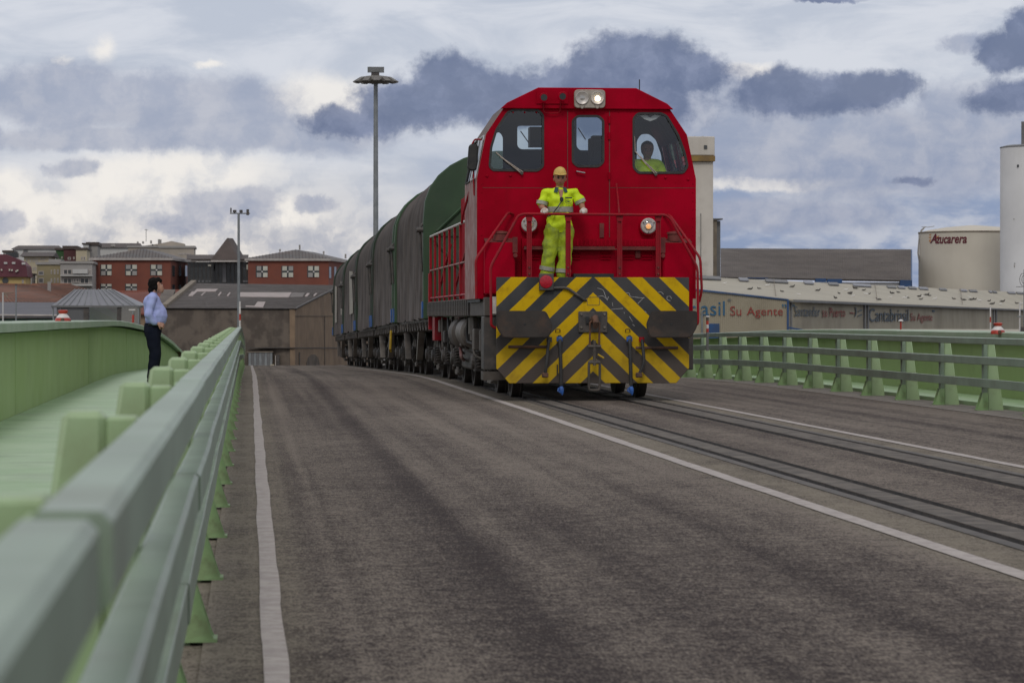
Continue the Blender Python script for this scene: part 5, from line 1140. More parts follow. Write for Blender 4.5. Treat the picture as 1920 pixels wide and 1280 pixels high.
for k in (-1, 1):
    e = G(302.3, 534.5, k * .032); MB().lathe(e, (1, 0, 0), [(-.012, .012), (0, .011), (.003, .005)], 8).build('eye', 'eye', mn); e2 = G(302.6, 532, k * .032); MB().tube([e2 + V3(-.01, -.02, 0), e2 + V3(.004, 0, .003), e2 + V3(-.01, .02, 0)], .005, 5).build('eyebrow', 'hair', mn)
e = G(303.2, 545.5); MB().tube([e + V3(-.01, -.02, 0), e, e + V3(-.01, .02, 0)], .005, 5).build('mouth', 'lips', mn)
sc_ = [(G(285, 559, -.14), .085, G(285, 559, .14), .085), (G(285, 566), .145, G(288, 578), .165, 1.25), (G(288, 578), .165, G(294, 592), .185, 1.1), (G(294, 592), .185, G(291, 601), .165, 1.2), (G(284, 560, -.17), .078, G(278.5, 590, -.235), .068), (G(278.5, 590, -.235), .066, G(290, 605, -.20), .046), (G(284, 560, .17), .078, G(278.5, 590, .235), .068), (G(278.5, 590, .235), .066, G(290, 605, .20), .046), (G(287, 552), .065, G(286, 558), .075)]
ss_ = blob('shirt', sc_, 'shirt_blue', mn, voxel=.010, smooth=3, folds=.018, fscale=9, cut=[((0, 0, G(0, 609.5).z), (.0, 0, -1))])
MB().tube([G(283, 549.5, -.06), G(288, 550.5, -.085), G(294, 556, -.05), G(294.5, 557, 0), G(294, 556, .05), G(288, 550.5, .085), G(283, 549.5, .06)], .018, 6).build('collar', 'shirt_blue', ss_, smooth=True)
tr = [(G(286.5, 612), .148, G(287, 622), .150, 1.2), (G(286, 622, -.08), .125, G(290, 662, -.10), .094), (G(290, 662, -.10), .094, G(284.5, 706, -.10), .082), (G(287, 622, .08), .125, G(292, 662, .10), .094), (G(292, 662, .10), .094, G(289, 706, .12), .082)]
blob('trousers', tr, 'trouser_navy', mn, voxel=.011, smooth=3, folds=.012, cut=[((0, 0, base.z + .035), (0, 0, -1)), ((0, 0, G(0, 605.5).z), (0, 0, 1))])
for (k, px) in ((-.10, 283), (.12, 288)):
    a = G(px, 712, k); a.z = base.z; blob('shoe', [(a + V3(-.03, 0, .04), .04, a + V3(.16, 0, .028), .030, 1.1), (a + V3(-.03, 0, .04), .04, a + V3(-.01, 0, .09), .04)], 'black', mn, voxel=.010)
hand(mn, G(295.5, 606.5, -.19), (1, .1, -.35), (-.2, .8, -.5), 'skin_pale', 1.05)
hand(mn, G(295, 606.5, .19), (1, -.1, -.35), (-.2, -.8, -.5), 'skin_pale', 1.05)
MB().tube([G(278, 608, -.1), G(280, 608.5, -.16), G(290, 609, -.19), G(298, 608, -.13), G(300, 607.5, 0)], .018, 5).build('belt', 'black', mn)
# ------------------------------------------------------------------ far buildings
GZ = -3.4
def pbox(mb, x0, y0, x1, y1, Y, depth, zb=None):
    """box whose front shows between photo points (x0,y0) and (x1,y1) at distance Y"""
    a, b = P(x0, y0, Y), P(x1, y1, Y); z0 = b.z if zb is None else zb
    return mb.box((min(a.x, b.x), Y, min(z0, a.z)), (max(a.x, b.x), Y + depth, max(a.z, z0)))
def wx(px, Y): return P(px, 600, Y).x
def wz(py, Y): return P(960, py, Y).z
def windows(th, rects, Y, pane='pane_dark', frame='cornice', bars=1):
    for r in rects:
        x0, y0, x1, y1 = r[:4]; pm = r[4] if len(r) > 4 else pane; a, b = P(x0, y0, Y), P(x1, y1, Y)
        m = MB(); m.box((a.x, Y - .06, a.z - .10), (b.x, Y + .02, a.z)).box((a.x, Y - .06, b.z), (b.x, Y + .02, b.z + .10)).box((a.x, Y - .06, b.z + .1), (a.x + .1, Y + .02, a.z - .1)).box((b.x - .1, Y - .06, b.z + .1), (b.x, Y + .02, a.z - .1))
        for k in range(bars): xm = a.x + (b.x - a.x) * (k + 1) / (bars + 1); m.box((xm - .05, Y - .05, b.z + .1), (xm + .05, Y + .02, a.z - .1))
        f = m.build('window', frame, th); MB().box((a.x + .1, Y - .015, b.z + .1), (b.x - .1, Y - .004, a.z - .1)).build('pane', pm, f)
def house(label, cat, x0, y0, x1, Y, depth, wall, roof=None, rh=0, rmat='roof_brown', wins=(), name='apartment_building', frame='cornice', over=.4, flat_rim=True, ridge=(.5, .5), pane='pane_dark', bars=1, extra=None, yb=None):
    th = thing(name, label, cat, (wx((x0 + x1) / 2, Y), Y, GZ))
    zb = GZ if yb is None else wz(yb, Y)
    m = MB(); pbox(m, x0, y0, x1, 600, Y, depth, zb); m.build('wall', wall, th)
    a, b = P(x0, y0, Y), P(x1, y0, Y); z = a.z
    if roof == 'hip' or roof == 'gable':
        zt = z + rh; xa, xb = a.x - over, b.x + over; r0 = xa + (xb - xa) * ridge[0] * (1 if roof == 'hip' else 0); r1 = xb - (xb - xa) * (1 - ridge[1]) * (1 if roof == 'hip' else 0)
        y0_, y1_ = Y - over, Y + depth + over; ym = (y0_ + y1_) / 2; m = MB(); k = 0
        m.v += [Vector(p) for p in ((xa, y0_, z), (xb, y0_, z), (xb, y1_, z), (xa, y1_, z), (r0, ym, zt), (r1, ym, zt))]; m.f += [(0, 1, 5, 4), (1, 2, 5), (2, 3, 4, 5), (3, 0, 4), (3, 2, 1, 0)]
        m.build('roof', rmat, th)
    elif roof == 'front_gable':
        m = MB().prism([(a.x - over, Y - .3, z), (b.x + over, Y - .3, z), ((a.x + b.x) / 2, Y - .3, z + rh)], (0, depth + .6, 0)); m.build('roof', rmat, th)
    elif roof == 'flat':
        m = MB().box((a.x - .2, Y - .2, z), (b.x + .2, Y + depth + .2, z + rh)); m.build('roof', rmat, th)
    windows(th, wins, Y, pane, frame, bars)
    if extra: extra(th)
    return th
# left distance, back row first
house('long white building under a dark brown roof on the skyline at far left', 'building', 24, 467, 113, 640, 12, 'house_white', 'hip', .9, 'roof_brown', [(43, 467.5, 53, 478, 'pane_mid')], ridge=(.1, .9), bars=0)
house('small grey flat block at the far left end of the skyline', 'building', 6, 473, 24, 600, 10, 'house_grey', 'flat', .4, 'roof_brown', [(10, 477, 14, 483)], bars=0)
def chim(xs, Y, y0, y1, w, mat):
    def f(th):
        for x in xs: m = MB(); pbox(m, x - w, y0, x + w, y1, Y, .8, wz(y1, Y)); m.build('chimney', mat, th)
    return f
house('white rendered building with two red-brown roofs just behind the brick building', 'building', 178, 464, 262, 520, 12, 'house_white', 'hip', .9, 'roof_brown', [], ridge=(.06, .94), extra=chim([212, 186], 520, 458, 464, 4, 'house_grey'))
house('tall grey beige block with roof machinery behind the brick building', 'building', 240, 464, 364, 500, 14, 'house_beige', 'flat', .3, 'house_grey', [], extra=None)
def pent(th):
    a = P(262, 459, 505); m = MB(); k = [P(243, 464.5, 505), P(300, 456.5, 505), P(322, 452, 505), P(346, 457, 505), P(346, 464.5, 505)]
    m.prism([(p.x, 505, p.z) for p in k], (0, 8, 0)); m.build('penthouse', 'house_beige', th)
    for x, w, t_ in ((258, 1.4, 452.8), (268, 1.6, 452.4), (283, 1.6, 450.8), (298, 2.0, 448.6), (301, 1.4, 449.0)): m = MB(); pbox(m, x - w, t_, x + w, 458, 506, 1.5, wz(458, 506)); m.build('roof_vent', 'house_grey', th)
    for x, w, t_, b_ in ((286, 1.5, 458, 473), (294, 1.8, 460, 464), (295, 1.4, 465, 472)): m = MB(); pbox(m, x - w, t_, x + w, b_, 504, .5, wz(b_, 504)); m.build('flue', 'steel_dark', th)
    MB().tube([P(274, 453, 505), P(274, 429, 505)], .05, 5).tube([P(271, 431, 505), P(278, 431.5, 505)], .05, 5).build('aerial', 'pole_grey', th)
pt = house('pale penthouse block with stepped top and an aerial on the skyline', 'building', 300, 465, 364, 495, 8, 'house_beige', 'flat', .3, 'house_grey', [(334, 474.5, 358, 477)], bars=2, extra=pent)
house('tall grey slab block with dark side between maroon house and white building', 'building', 156, 458, 166, 460, 9, 'house_white', 'flat', .2, 'roof_brown', [(158, 470, 161, 480)], bars=0)
house('grey rendered tower house beside the white building on the skyline', 'building', 163.5, 460, 183, 462, 9, 'house_grey', 'flat', .5, 'roof_brown', [], bars=0)
house('narrow green house at the left of the maroon house', 'house', 105, 469, 121, 455, 8, 'house_green', 'flat', .3, 'roof_brown', [(108, 481, 111, 485), (114.5, 481, 117.5, 485)], bars=0)
house('maroon rendered house between the green and cream ones', 'house', 119.5, 467, 143, 450, 9, 'house_maroon', 'flat', .5, 'roof_brown', [(127, 482, 133, 487), (137, 481.5, 140, 486)], bars=0)
house('tall cream house at the right of the maroon one', 'house', 142.5, 468, 163, 448, 9, 'cream', 'flat', .3, 'roof_brown', [(152, 481, 155, 488), (156.5, 481, 160, 488)], bars=0)
W_ = [(x, y, x + 2.3, y + 6.5) for y in (485, 500.5, 515.5) for x in (49, 56, 61, 65, 69)]
house('cream apartment block with many small windows and a dark gabled roof', 'building', 45, 480.5, 92, 430, 14, 'cream', 'gable', .75, 'roof_brown', W_ + [(76, 484, 79, 489), (81, 484, 84, 489)], bars=0, over=.6)
bw = [(101, 505, 104.2, 514), (107, 505, 110.2, 514), (101, 521, 104.2, 530.5, 'pane_dark'), (107, 521, 110.2, 530.5, 'pane_dark'), (95, 522, 98, 530), (72, 508, 82, 516, 'pane_mid'), (72, 521, 82, 531, 'pane_mid'), (95, 506, 97.5, 514)]
house('olive brown row house with paired narrow windows', 'house', 69.5, 496, 114, 400, 12, 'olive', 'flat', .35, 'house_grey', bw, bars=0, extra=lambda th: (pbox(MB(), 84, 498, 92, 520, 399.9, .2), pbox(MB(), 91, 486, 114, 497, 401, 8, wz(497, 401)).build('attic', 'house_grey', th)))
bl = [(118.5, 504.5, 135, 515), (118.5, 521, 135, 532), (150, 521, 167, 532), (166, 505, 172, 515)]
def balc(th):
    for (x0, y0, x1, y1, mt) in ((113, 515.5, 173, 518.5, 'house_white'), (113, 533, 173, 536.5, 'house_white'), (136, 504.5, 164, 514, 'house_white')):
        m = MB(); pbox(m, x0, y0, x1, y1, 389.2, .75, wz(y1, 389.2)); m.build('balcony', mt, th)
    windows(th, [(137.5, 521.5, 142, 530), (143, 521.5, 148, 530)], 389.9, 'pane_dark', 'cornice', 0)
house('grey modern apartment block with wide balcony openings', 'building', 113, 494, 173, 390, 12, 'house_grey', 'flat', .3, 'house_grey', bl, bars=1, extra=balc)
def mans(th):
    Y = 379.5; k = [P(-25, 519, Y), P(52, 519, Y), P(49, 498, Y), P(40, 489, Y), P(12, 477, Y), P(-25, 476, Y)]
    MB().prism([(p.x, Y, p.z) for p in k], (0, 9, 0)).build('mansard_roof', 'tile_maroon', th)
    for (x, y) in ((10.5, 493), (25.5, 493), (44, 494)): a = P(x - 3.2, y - 1.8, Y - .1); b = P(x + 3.2, y + 1.8, Y - .1); MB().box((a.x, Y - .12, b.z), (b.x, Y + .1, a.z)).build('skylight', 'house_white', th)
    for (x, y) in ((3, 506), (18, 506), (22.5, 506.5), (33, 507), (30.5, 508.5)): a = P(x - 1.4, y - 1.6, Y - .1); b = P(x + 1.4, y + 1.6, Y - .1); MB().box((a.x, Y - .3, b.z), (b.x, Y + .1, a.z)).build('dormer', 'blind', th)
    m = MB(); pbox(m, 11, 474, 34, 481, 382, 2, wz(484, 382)); m.build('roof_block', 'pane_dark', th)
    c = P(10, 526, 379.9); MB().lathe((c.x, 379.9, c.z), (0, 1, 0), [(0, .40), (.15, .38)], 14).build('arched_window', 'pane_dark', th)
    MB().box((wx(6.5, 379.9), 379.85, wz(531, 379.9)), (wx(13, 379.9), 380.1, wz(526, 379.9))).build('arched_window', 'pane_dark', th)
house('ochre house with a maroon mansard roof and skylights at the left edge', 'house', -25, 516, 48, 380, 9, 'ochre', None, 0, wins=[(41, 524, 44.5, 531)], name='mansard_house', bars=0, extra=mans)
house('low grey rendered building between the ochre house and the cream block', 'house', 48, 515, 60, 395, 6, 'house_grey', 'flat', .2, 'roof_brown', [(52, 520, 57, 530)], bars=0)
# terracotta roofs in front of them
def tiled(label, pts, Y0, Y1, mat='tile_red', rows=0):
    """pitched tile roof: pts = eave left, eave right (at Y0), ridge right, ridge left (at Y1)"""
    a, b, c, d = P(*pts[0], Y0), P(*pts[1], Y0), P(*pts[2], Y1), P(*pts[3], Y1)
    th = thing('tiled_roof_shed', label, 'roof', ((a.x + b.x) / 2, Y0, GZ))
    MB().box((a.x + .4, Y0 + .5, GZ), (b.x - .4, Y1, min(a.z, b.z) - .02)).build('wall', 'shed_side', th)
    MB().hexa([a, b, c, d], [p - Vector((0, 0, .12)) for p in (a, b, c, d)]).build('roof', mat, th)
    e = [Vector((c.x, 2 * Y1 - Y0, b.z)), Vector((d.x, 2 * Y1 - Y0, a.z))]
    MB().hexa([d, c, e[0], e[1]], [p - Vector((0, 0, .12)) for p in (d, c, e[0], e[1])]).build('roof', mat, th)
    m = MB()
    nn = 26
    for i in range(nn):
        q = (i + .5) / nn; p0 = a.lerp(b, q); p1 = d.lerp(c, q); m.tube([p0 + Vector((0, 0, .02)), p1 + Vector((0, 0, .02))], .045, 4)
    o = m.build('tile_rows', mat, th); o['kind'] = 'stuff'
    MB().tube([d, c], .14, 6).build('ridge_tiles', mat, th)
    return th
t1 = tiled('old terracotta tiled roof at the left edge beyond the footway', [(-40, 566), (140, 566), (70, 536), (-40, 532)], 250, 262)
t2 = tiled('second terracotta tiled roof with a small chimney, right of the first', [(62, 566), (262, 570), (134, 534), (60, 534)], 258, 272)
m = MB(); pbox(m, 89, 528, 95, 546, 262, .5, wz(548, 262)); ch = m.build('chimney', 'house_grey', t2)
tiled('reddish tiled roof of the low building behind the standing man', [(205, 585), (345, 590), (345, 545), (205, 548)], 300, 325, 'brick')
# brick building with cross windows
def brickb(label, xa, xc, xe, yt, wx_list, rows, sidex, apex, ridge, Y=400, Ys=418, right=True):
    th = thing('brick_building', label, 'building', (wx((xa + xc) / 2, Y), Y, GZ))
    A, C, E = P(xa, yt, Y), P(xc, yt, Y), P(xe, yt + 2.5, Ys); zt = C.z; D = Vector((A.x + (E.x - C.x), Ys, zt))
    MB().prism([(A.x, Y, GZ), (C.x, Y, GZ), (E.x, Ys, GZ), (D.x, Ys, GZ)], (0, 0, zt - GZ)).build('wall', 'brick', th)
    o = Vector((-.35, -.45, 0)); q = [Vector((A.x - .45, Y - .4, zt)), Vector((C.x + .3, Y - .4, zt)), Vector((E.x + .45, Ys + .4, zt)), Vector((D.x - .4, Ys + .4, zt))]
    MB().prism(q, (0, 0, .30)).build('cornice', 'cornice', th)
    q2 = [p + Vector((0, 0, .30)) for p in q]; r0, r1 = P(apex[0], apex[1], (Y + Ys) / 2 - 3), P(apex[2], apex[3], (Y + Ys) / 2 + 4); m = MB(); m.v += q2 + [r0, r1]; m.f += [(0, 1, 4), (1, 5, 4), (1, 2, 5), (2, 3, 5), (3, 4, 5), (3, 0, 4)]; m.build('roof', 'roof_seam', th)
    m = MB()
    for k in range(26):
        p = q2[0].lerp(q2[1], (k + .5) / 26); cx = r0
        tt = max(0.0, 1 - abs(p.x - r0.x) / (r0.x - q2[0].x if p.x < r0.x else q2[1].x - r0.x)) * .97
        e = p + Vector((0, (r0.y - p.y) * tt, (r0.z - p.z) * tt)); m.tube([p + Vector((0, 0, .03)), e + Vector((0, 0, .04))], .05, 4)
    o = m.build('roof_seams', 'roof_brown', th); o['kind'] = 'stuff'
    for (wy0, wy1) in rows:
        for wxx, hw in wx_list:
            a, b = P(wxx - hw, wy0, Y), P(wxx + hw, wy1, Y); xm, zm = (a.x + b.x) / 2, (a.z + b.z) / 2
            f = MB().box((a.x - .1, Y - .03, b.z), (b.x, Y + .1, a.z)).build('window', 'pane_dark', th)
            for (xx0, xx1) in ((a.x + .03, xm - .12), (xm + .12, b.x - .03)):
                for (z0, z1) in ((b.z + .03, zm - .14), (zm + .14, a.z - .03)):
                    MB().box((xx0, Y - .10, z0), (xx1, Y - .03, z1)).build('pane', 'blind' if random.random() < .72 else 'house_grey', f)
            MB().lathe((xm, Y - .11, zm), (0, 1, 0), [(0, .11), (.05, .11)], 8).build('window_boss', 'white_paint', f)
    for (sx, hw) in sidex:
        q_ = (wx(sx, (Y + Ys) / 2) - C.x) / (E.x - C.x)
        for (wy0, wy1) in rows:
            qa = hitq = None
            n = Vector((E.y - C.y, -(E.x - C.x), 0)).normalized()
            a, b = hit(sx - hw, wy0 + 1.5, C, n), hit(sx + hw, wy1 + 1.5, C, n)
            MB().prism([Vector((a.x, a.y, a.z)) , Vector((b.x, b.y, a.z)), Vector((b.x, b.y, b.z)), Vector((a.x, a.y, b.z))], n * .05).build('side_window', 'pane_dark', th)
    return th
bb = brickb('large brick building with cross-barred white windows and grey hipped roof', 173, 320, 355, 488, [(199.5, 10), (246.5, 10.5), (293.5, 10.5)], [(496, 516.5), (532, 545)], [(325, 2.2), (337, 2.2), (348.5, 2)], (268, 466, 302, 472), None)
brickb('second brick building with three cross-barred windows, left of the wagons', 465, 616, 656, 489, [(491.5, 10.5), (539.5, 10.5), (588, 10.5)], [(498.5, 520)], [(618.5, 1.9), (628, 1.9), (638, 1.9)], (555, 468, 590, 473), None)
b2 = bpy.data.objects['brick_building.001']
for (x, t_, b_) in ((525, 467, 473), (562, 459, 469), (607, 471, 477), (648, 476, 485)): m = MB(); pbox(m, x - 1.6, t_, x + 1.6, b_, 406, .6, wz(b_, 406)); m.build('roof_vent', 'house_grey', b2)
# glazed link with its pyramid roof
gl_ = thing('glazed_hall', 'dark glazed hall under a brown pyramid roof between the two brick buildings', 'building', (wx(410, 405), 405, GZ))
m = MB(); pbox(m, 352, 491, 466, 600, 405, 10, GZ); m.build('wall', 'pane_dark', gl_)
for i in range(15):
    x = 356 + i * 7.6; m = MB(); pbox(m, x - .5, 491, x + .5, 534, 404.8, .15, wz(536, 405)); 
    if i == 0: mm = m.build('mullion', 'steel_grime', gl_); mx_ = wx(x, 404.8)
    else: dup(mm, gl_, loc=(wx(x, 404.8) - mx_, 0, 0))
for y in (498, 504.5, 511, 517.5, 524, 530): m = MB(); pbox(m, 353, y - .4, 465, y + .4, 404.7, .1, wz(y + .4, 404.7)); m.build('transom', 'steel_grime', gl_)
for (x0, x1, y0, y1, mt) in ((398, 403.5, 492, 532, 'black'), (449, 454, 492, 532, 'black'), (417, 424, 494, 530, 'pane_mid'), (401, 403, 498, 508, 'blind'), (390, 396, 496, 500, 'blind'), (462, 465, 496, 506, 'blind')) + tuple((x, x + 4.6, 525.5, 529.6, 'pane_mid') for x in (357, 364, 371, 378, 385, 391, 455, 460)):
    m = MB(); pbox(m, x0, y0, x1, y1, 404.6, .1, wz(y1, 404.6)); m.build('glazing_panel', mt, gl_)
m = MB(); pbox(m, 358, 485.5, 466, 491, 404.2, 2, wz(491, 404.2)); m.build('fascia', 'cornice', gl_)
m = MB(); a, b, c, d = P(350, 485.5, 404), P(466, 485.5, 404), P(466, 477.5, 410), P(350, 477.5, 410); m.prism([a, b, c, d], (0, 0, -.1)); m.build('roof', 'roof_brown', gl_)
m = MB(); k = [P(395, 487, 402), P(447, 487, 402), P(461, 487, 409), P(409, 487, 409)]; tp, tp2 = P(426, 446, 405.5), P(437, 447, 407); m.v += k + [tp, tp2]; m.f += [(0, 1, 4), (1, 5, 4), (1, 2, 5), (2, 3, 5), (3, 4, 5), (3, 0, 4)]; m.build('pyramid_roof', 'roof_brown', gl_)
m = MB(); kk = k + []; m.prism([p - Vector((0, 0, .05)) for p in k], (0, 0, -.25)); m.build('fascia', 'cornice', gl_)
# brown rendered shed behind the crest
C = P(553, 578, 220); A = P(313, 577, 222); E = P(655, 575, 262); Rr = P(640, 533, 244); Rl = P(368, 531, 246)
sh_ = thing('rendered_shed', 'old brown rendered shed with grey sheet roof and pale skylights beyond the crest', 'shed', ((A.x + C.x) / 2, 220, GZ))
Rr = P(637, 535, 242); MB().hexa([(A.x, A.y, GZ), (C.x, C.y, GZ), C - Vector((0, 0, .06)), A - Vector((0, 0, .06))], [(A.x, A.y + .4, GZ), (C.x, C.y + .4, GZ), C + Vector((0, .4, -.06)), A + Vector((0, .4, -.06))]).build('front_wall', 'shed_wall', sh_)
dirn = (Vector((Rr.x, Rr.y, 0)) - Vector((C.x, C.y, 0)))
F = Vector((C.x, C.y, 0)) + dirn * 2
Rw = P(636, 548, Rr.y)
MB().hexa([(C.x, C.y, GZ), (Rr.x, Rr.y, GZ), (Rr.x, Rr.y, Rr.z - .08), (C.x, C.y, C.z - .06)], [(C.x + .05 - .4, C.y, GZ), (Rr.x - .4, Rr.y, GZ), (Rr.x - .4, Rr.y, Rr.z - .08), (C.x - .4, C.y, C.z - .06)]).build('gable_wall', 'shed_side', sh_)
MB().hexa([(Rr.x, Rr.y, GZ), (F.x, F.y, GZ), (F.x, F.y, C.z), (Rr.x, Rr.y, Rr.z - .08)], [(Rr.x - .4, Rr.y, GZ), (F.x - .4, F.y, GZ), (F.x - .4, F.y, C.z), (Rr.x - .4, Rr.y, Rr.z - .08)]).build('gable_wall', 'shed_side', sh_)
MB().hexa([A, C, Rr, Rl], [p - Vector((0, 0, .15)) for p in (A, C, Rr, Rl)]).build('roof', 'shed_roof', sh_)
nR = (C - A).cross(Rl - A).normalized(); nR = nR if nR.z > 0 else -nR
for k in range(1, 8):
    p0, p1 = A.lerp(Rl, k / 8), C.lerp(Rr, k / 8); MB().tube([p0 + nR * .0, p1 + nR * .0], .03, 4).build('sheet_lap', 'shed_wall', sh_)
m = MB()
for k in range(110):
    q_ = (k + .5) / 110; m.tube([A.lerp(C, q_) + nR * .01, Rl.lerp(Rr, q_) + nR * .01], .035, 3)
o = m.build('sheet_corrugation', 'shed_roof', sh_); o['kind'] = 'stuff'
def onroof(name, pts, mat):
    q = [hit(x, y, C, nR) + nR * .07 for (x, y) in pts]; MB().prism(q, nR * -.05).build(name, mat, sh_)
for pts in ([(369, 543), (409, 543), (404, 547.5), (364, 548)], [(360, 548), (370, 548), (361, 556), (353, 556)], [(448, 549.5), (547, 549.5), (541, 558.5), (448, 557.5)], [(483, 567), (498, 567), (493, 577.5), (460, 576), (461, 574.5), (477, 575)], [(383, 549), (386, 549), (379, 555), (376, 555)], [(413, 549), (416, 549), (411, 555.5), (408, 555.5)], [(430, 550), (433, 550), (428, 556), (425, 556)], [(576, 551), (581, 551), (576, 557), (571, 557)], [(592, 551), (595, 551), (590, 556), (587, 556)]): onroof('skylight', pts, 'roof_pale')
onroof('skylight', [(548, 550), (572, 550.5), (567, 558), (542, 558.5)], 'shed_roof')
d_ = (Rl - A); s_ = (A - C).normalized()
MB().hexa([A + s_ * .4 + Vector((0, 0, -.1)), A + Vector((0, 0, -.1)), A + Vector((0, 0, .25)), A + s_ * .4 + Vector((0, 0, .25))], [Rl + s_ * .4 + Vector((0, 0, -.1)), Rl + Vector((0, 0, -.1)), Rl + Vector((0, 0, .25)), Rl + s_ * .4 + Vector((0, 0, .25))]).build('parapet_coping', 'coping', sh_)
MB().hexa([(A.x - 1, A.y, GZ), (A.x, A.y, GZ), (A.x, A.y, A.z - .1), (A.x - 1, A.y, A.z - .1)], [(A.x - 1, A.y + 26, GZ), (A.x, A.y + 26, GZ), (A.x, A.y + 26, A.z + 1.6), (A.x - 1, A.y + 26, A.z + 1.6)]).build('end_wall', 'shed_wall', sh_)
MB().hexa([A + Vector((-.1, -.18, -.02)), C + Vector((.12, -.18, -.02)), C + Vector((.12, -.05, .06)), A + Vector((-.1, -.05, .06))], [A + Vector((-.1, .1, -.12)), C + Vector((.12, .1, -.12)), C + Vector((.12, .1, .06)), A + Vector((-.1, .1, .06))]).build('gutter', 'steel_dark', sh_)
MB().tube([C + Vector((.06, 0, 0)), Rr + Vector((.06, 0, 0))], .07, 6).build('verge', 'steel_dark', sh_)
YF = 219.9
def ofw(name, x0, y0, x1, y1, mat, d=.05): a, b = P(x0, y0, YF), P(x1, y1, YF); return MB().box((a.x, YF - d, b.z), (b.x, YF + .6, a.z)).build(name, mat, sh_)
ofw('render_ledge', 463, 651.3, 553, 652.6, 'steel_dark', .06)
for i in range(9): ofw('door_panel', 466 + i * 5, 661, 470.6 + i * 5, 700, 'grey_trim' if i % 2 else 'pole_grey', .05)
ofw('door_head', 463, 658.5, 512, 660.5, 'coping', .1); ofw('door_post', 516, 666, 517.5, 700, 'cornice', .12); ofw('wall_panel', 519, 665, 524, 690, 'steel_dark', .06)
ofw('white_sack', 489.5, 687, 492, 692, 'white_paint', .5); ofw('white_sack', 494, 686.5, 502, 693, 'white_paint', .7); ofw('yellow_bollard', 507, 683, 514, 694, 'cream', .6)
nS = Vector((dirn.y, -dirn.x, 0)).normalized()
def onside(name, pts, mat, t_=.05):
    q = [hit(x, y, C, nS) + nS * .02 for (x, y) in pts]; MB().prism(q, nS * t_).build(name, mat, sh_)
onside('expansion_joint', [(607.6, 592), (608.6, 592), (608.6, 700), (607.6, 700)], 'shed_wall', .02); onside('expansion_joint', [(553, 592), (636, 592), (636, 593), (553, 593)], 'shed_wall', .02); onside('expansion_joint', [(553, 651.4), (640, 651.2), (640, 652.6), (553, 652.8)], 'steel_dark', .03)
onside('blocked_arch', [(574, 700), (574, 680), (577, 670), (583, 664.5), (590, 664.5), (596, 671), (598.5, 682), (598.5, 700)], 'shed_wall', .02)
onside('pier', [(560, 660), (562, 660), (562, 700), (560, 700)], 'shed_wall', .02)
# grey flat canopy and dark green kiosk row at the left edge
cn = thing('port_canopy', 'long low building with plain grey metal roof at the left edge', 'building', (wx(40, 150), 150, GZ))
a, b, c, d = P(-60, 590.5, 150), P(108, 591.5, 150), P(108, 566.5, 166), P(-60, 566, 166)
MB().hexa([a, b, c, d], [p - Vector((0, 0, .12)) for p in (a, b, c, d)]).build('roof', 'canopy_metal', cn); MB().box((a.x + .3, 150.4, GZ), (b.x - .2, 165, a.z - .15)).build('wall', 'signal_green', cn)
for i in range(8): x = -50 + i * 20; m = MB(); pbox(m, x, 592, x + 1.2, 620, 150.35, .1, wz(640, 150)); m.build('post', 'steel_dark', cn)
MB().tube([a, b], .05, 6).build('gutter', 'cornice', cn)
# masts of the small signs in front of the tiled roof
for (px, t_, lb) in ((5.5, 548, 'thin pale mast with bent arms in front of the terracotta roof at far left'), (30, 534, 'thin grey mast with a small dark box, second from the left edge')):
    a, b = P(px, 600, 140), P(px, t_, 140); th = thing('mast', lb, 'mast', (a.x, 140, GZ)); MB().cyl((a.x, 140, GZ), (b.x, 140, b.z), .035, n=8).build('pole', 'house_white' if px < 10 else 'pole_grey', th)
    if px < 10:
        MB().tube([P(8, 549, 140), P(14, 558, 140)], .03, 5).tube([P(10, 549, 140), P(27, 548, 140)], .02, 5).build('arm', 'coping', th)
    else: c = P(px + .3, 534, 140); MB().cbox(c, (.12, .1, .06)).build('box', 'steel_dark', th)
# kiosk
KY = 118.0
kx0, kx1 = wx(97, KY), wx(261, KY); kz = wz(573, KY); kt = wz(543.5, KY + 2); ks = thing('control_kiosk', 'glazed control kiosk with grey standing-seam hipped roof beyond the left girder', 'kiosk', ((kx0 + kx1) / 2, KY, GZ))
base_ = [Vector((kx0, KY, kz)), Vector((kx1, KY, kz)), Vector((kx1 + .25, KY + 3.6, kz)), Vector((kx0 + .35, KY + 3.6, kz))]
top_ = [Vector((wx(140, KY + 1.6), KY + 1.4, kt)), Vector((wx(213, KY + 1.6), KY + 1.4, kt)), Vector((wx(213, KY + 1.6), KY + 2.4, kt)), Vector((wx(140, KY + 1.6), KY + 2.4, kt))]
MB().hexa(base_, top_).build('roof', 'zinc', ks)
f0 = None
for (bx, tx) in ((107, 141), (118, 148), (130, 153.5), (144, 159), (158, 165), (171, 171), (187, 178), (203, 184), (217, 190), (232, 196), (246, 203), (254, 209)):
    p0 = Vector((wx(bx, KY), KY, kz + .02)); p1 = Vector((wx(tx, KY + 1.4), KY + 1.4, kt + .01)); MB().hexa([p0 + Vector((-.012, 0, 0)), p0 + Vector((.012, 0, 0)), p0 + Vector((.012, 0, .02)), p0 + Vector((-.012, 0, .02))], [p1 + Vector((-.012, 0, 0)), p1 + Vector((.012, 0, 0)), p1 + Vector((.012, 0, .02)), p1 + Vector((-.012, 0, .02))]).build('roof_seam', 'pole_grey', ks)
MB().box((kx0 - .02, KY - .03, kz - .07), (kx1 + .02, KY + 3.6, kz)).build('fascia', 'grey_trim', ks)
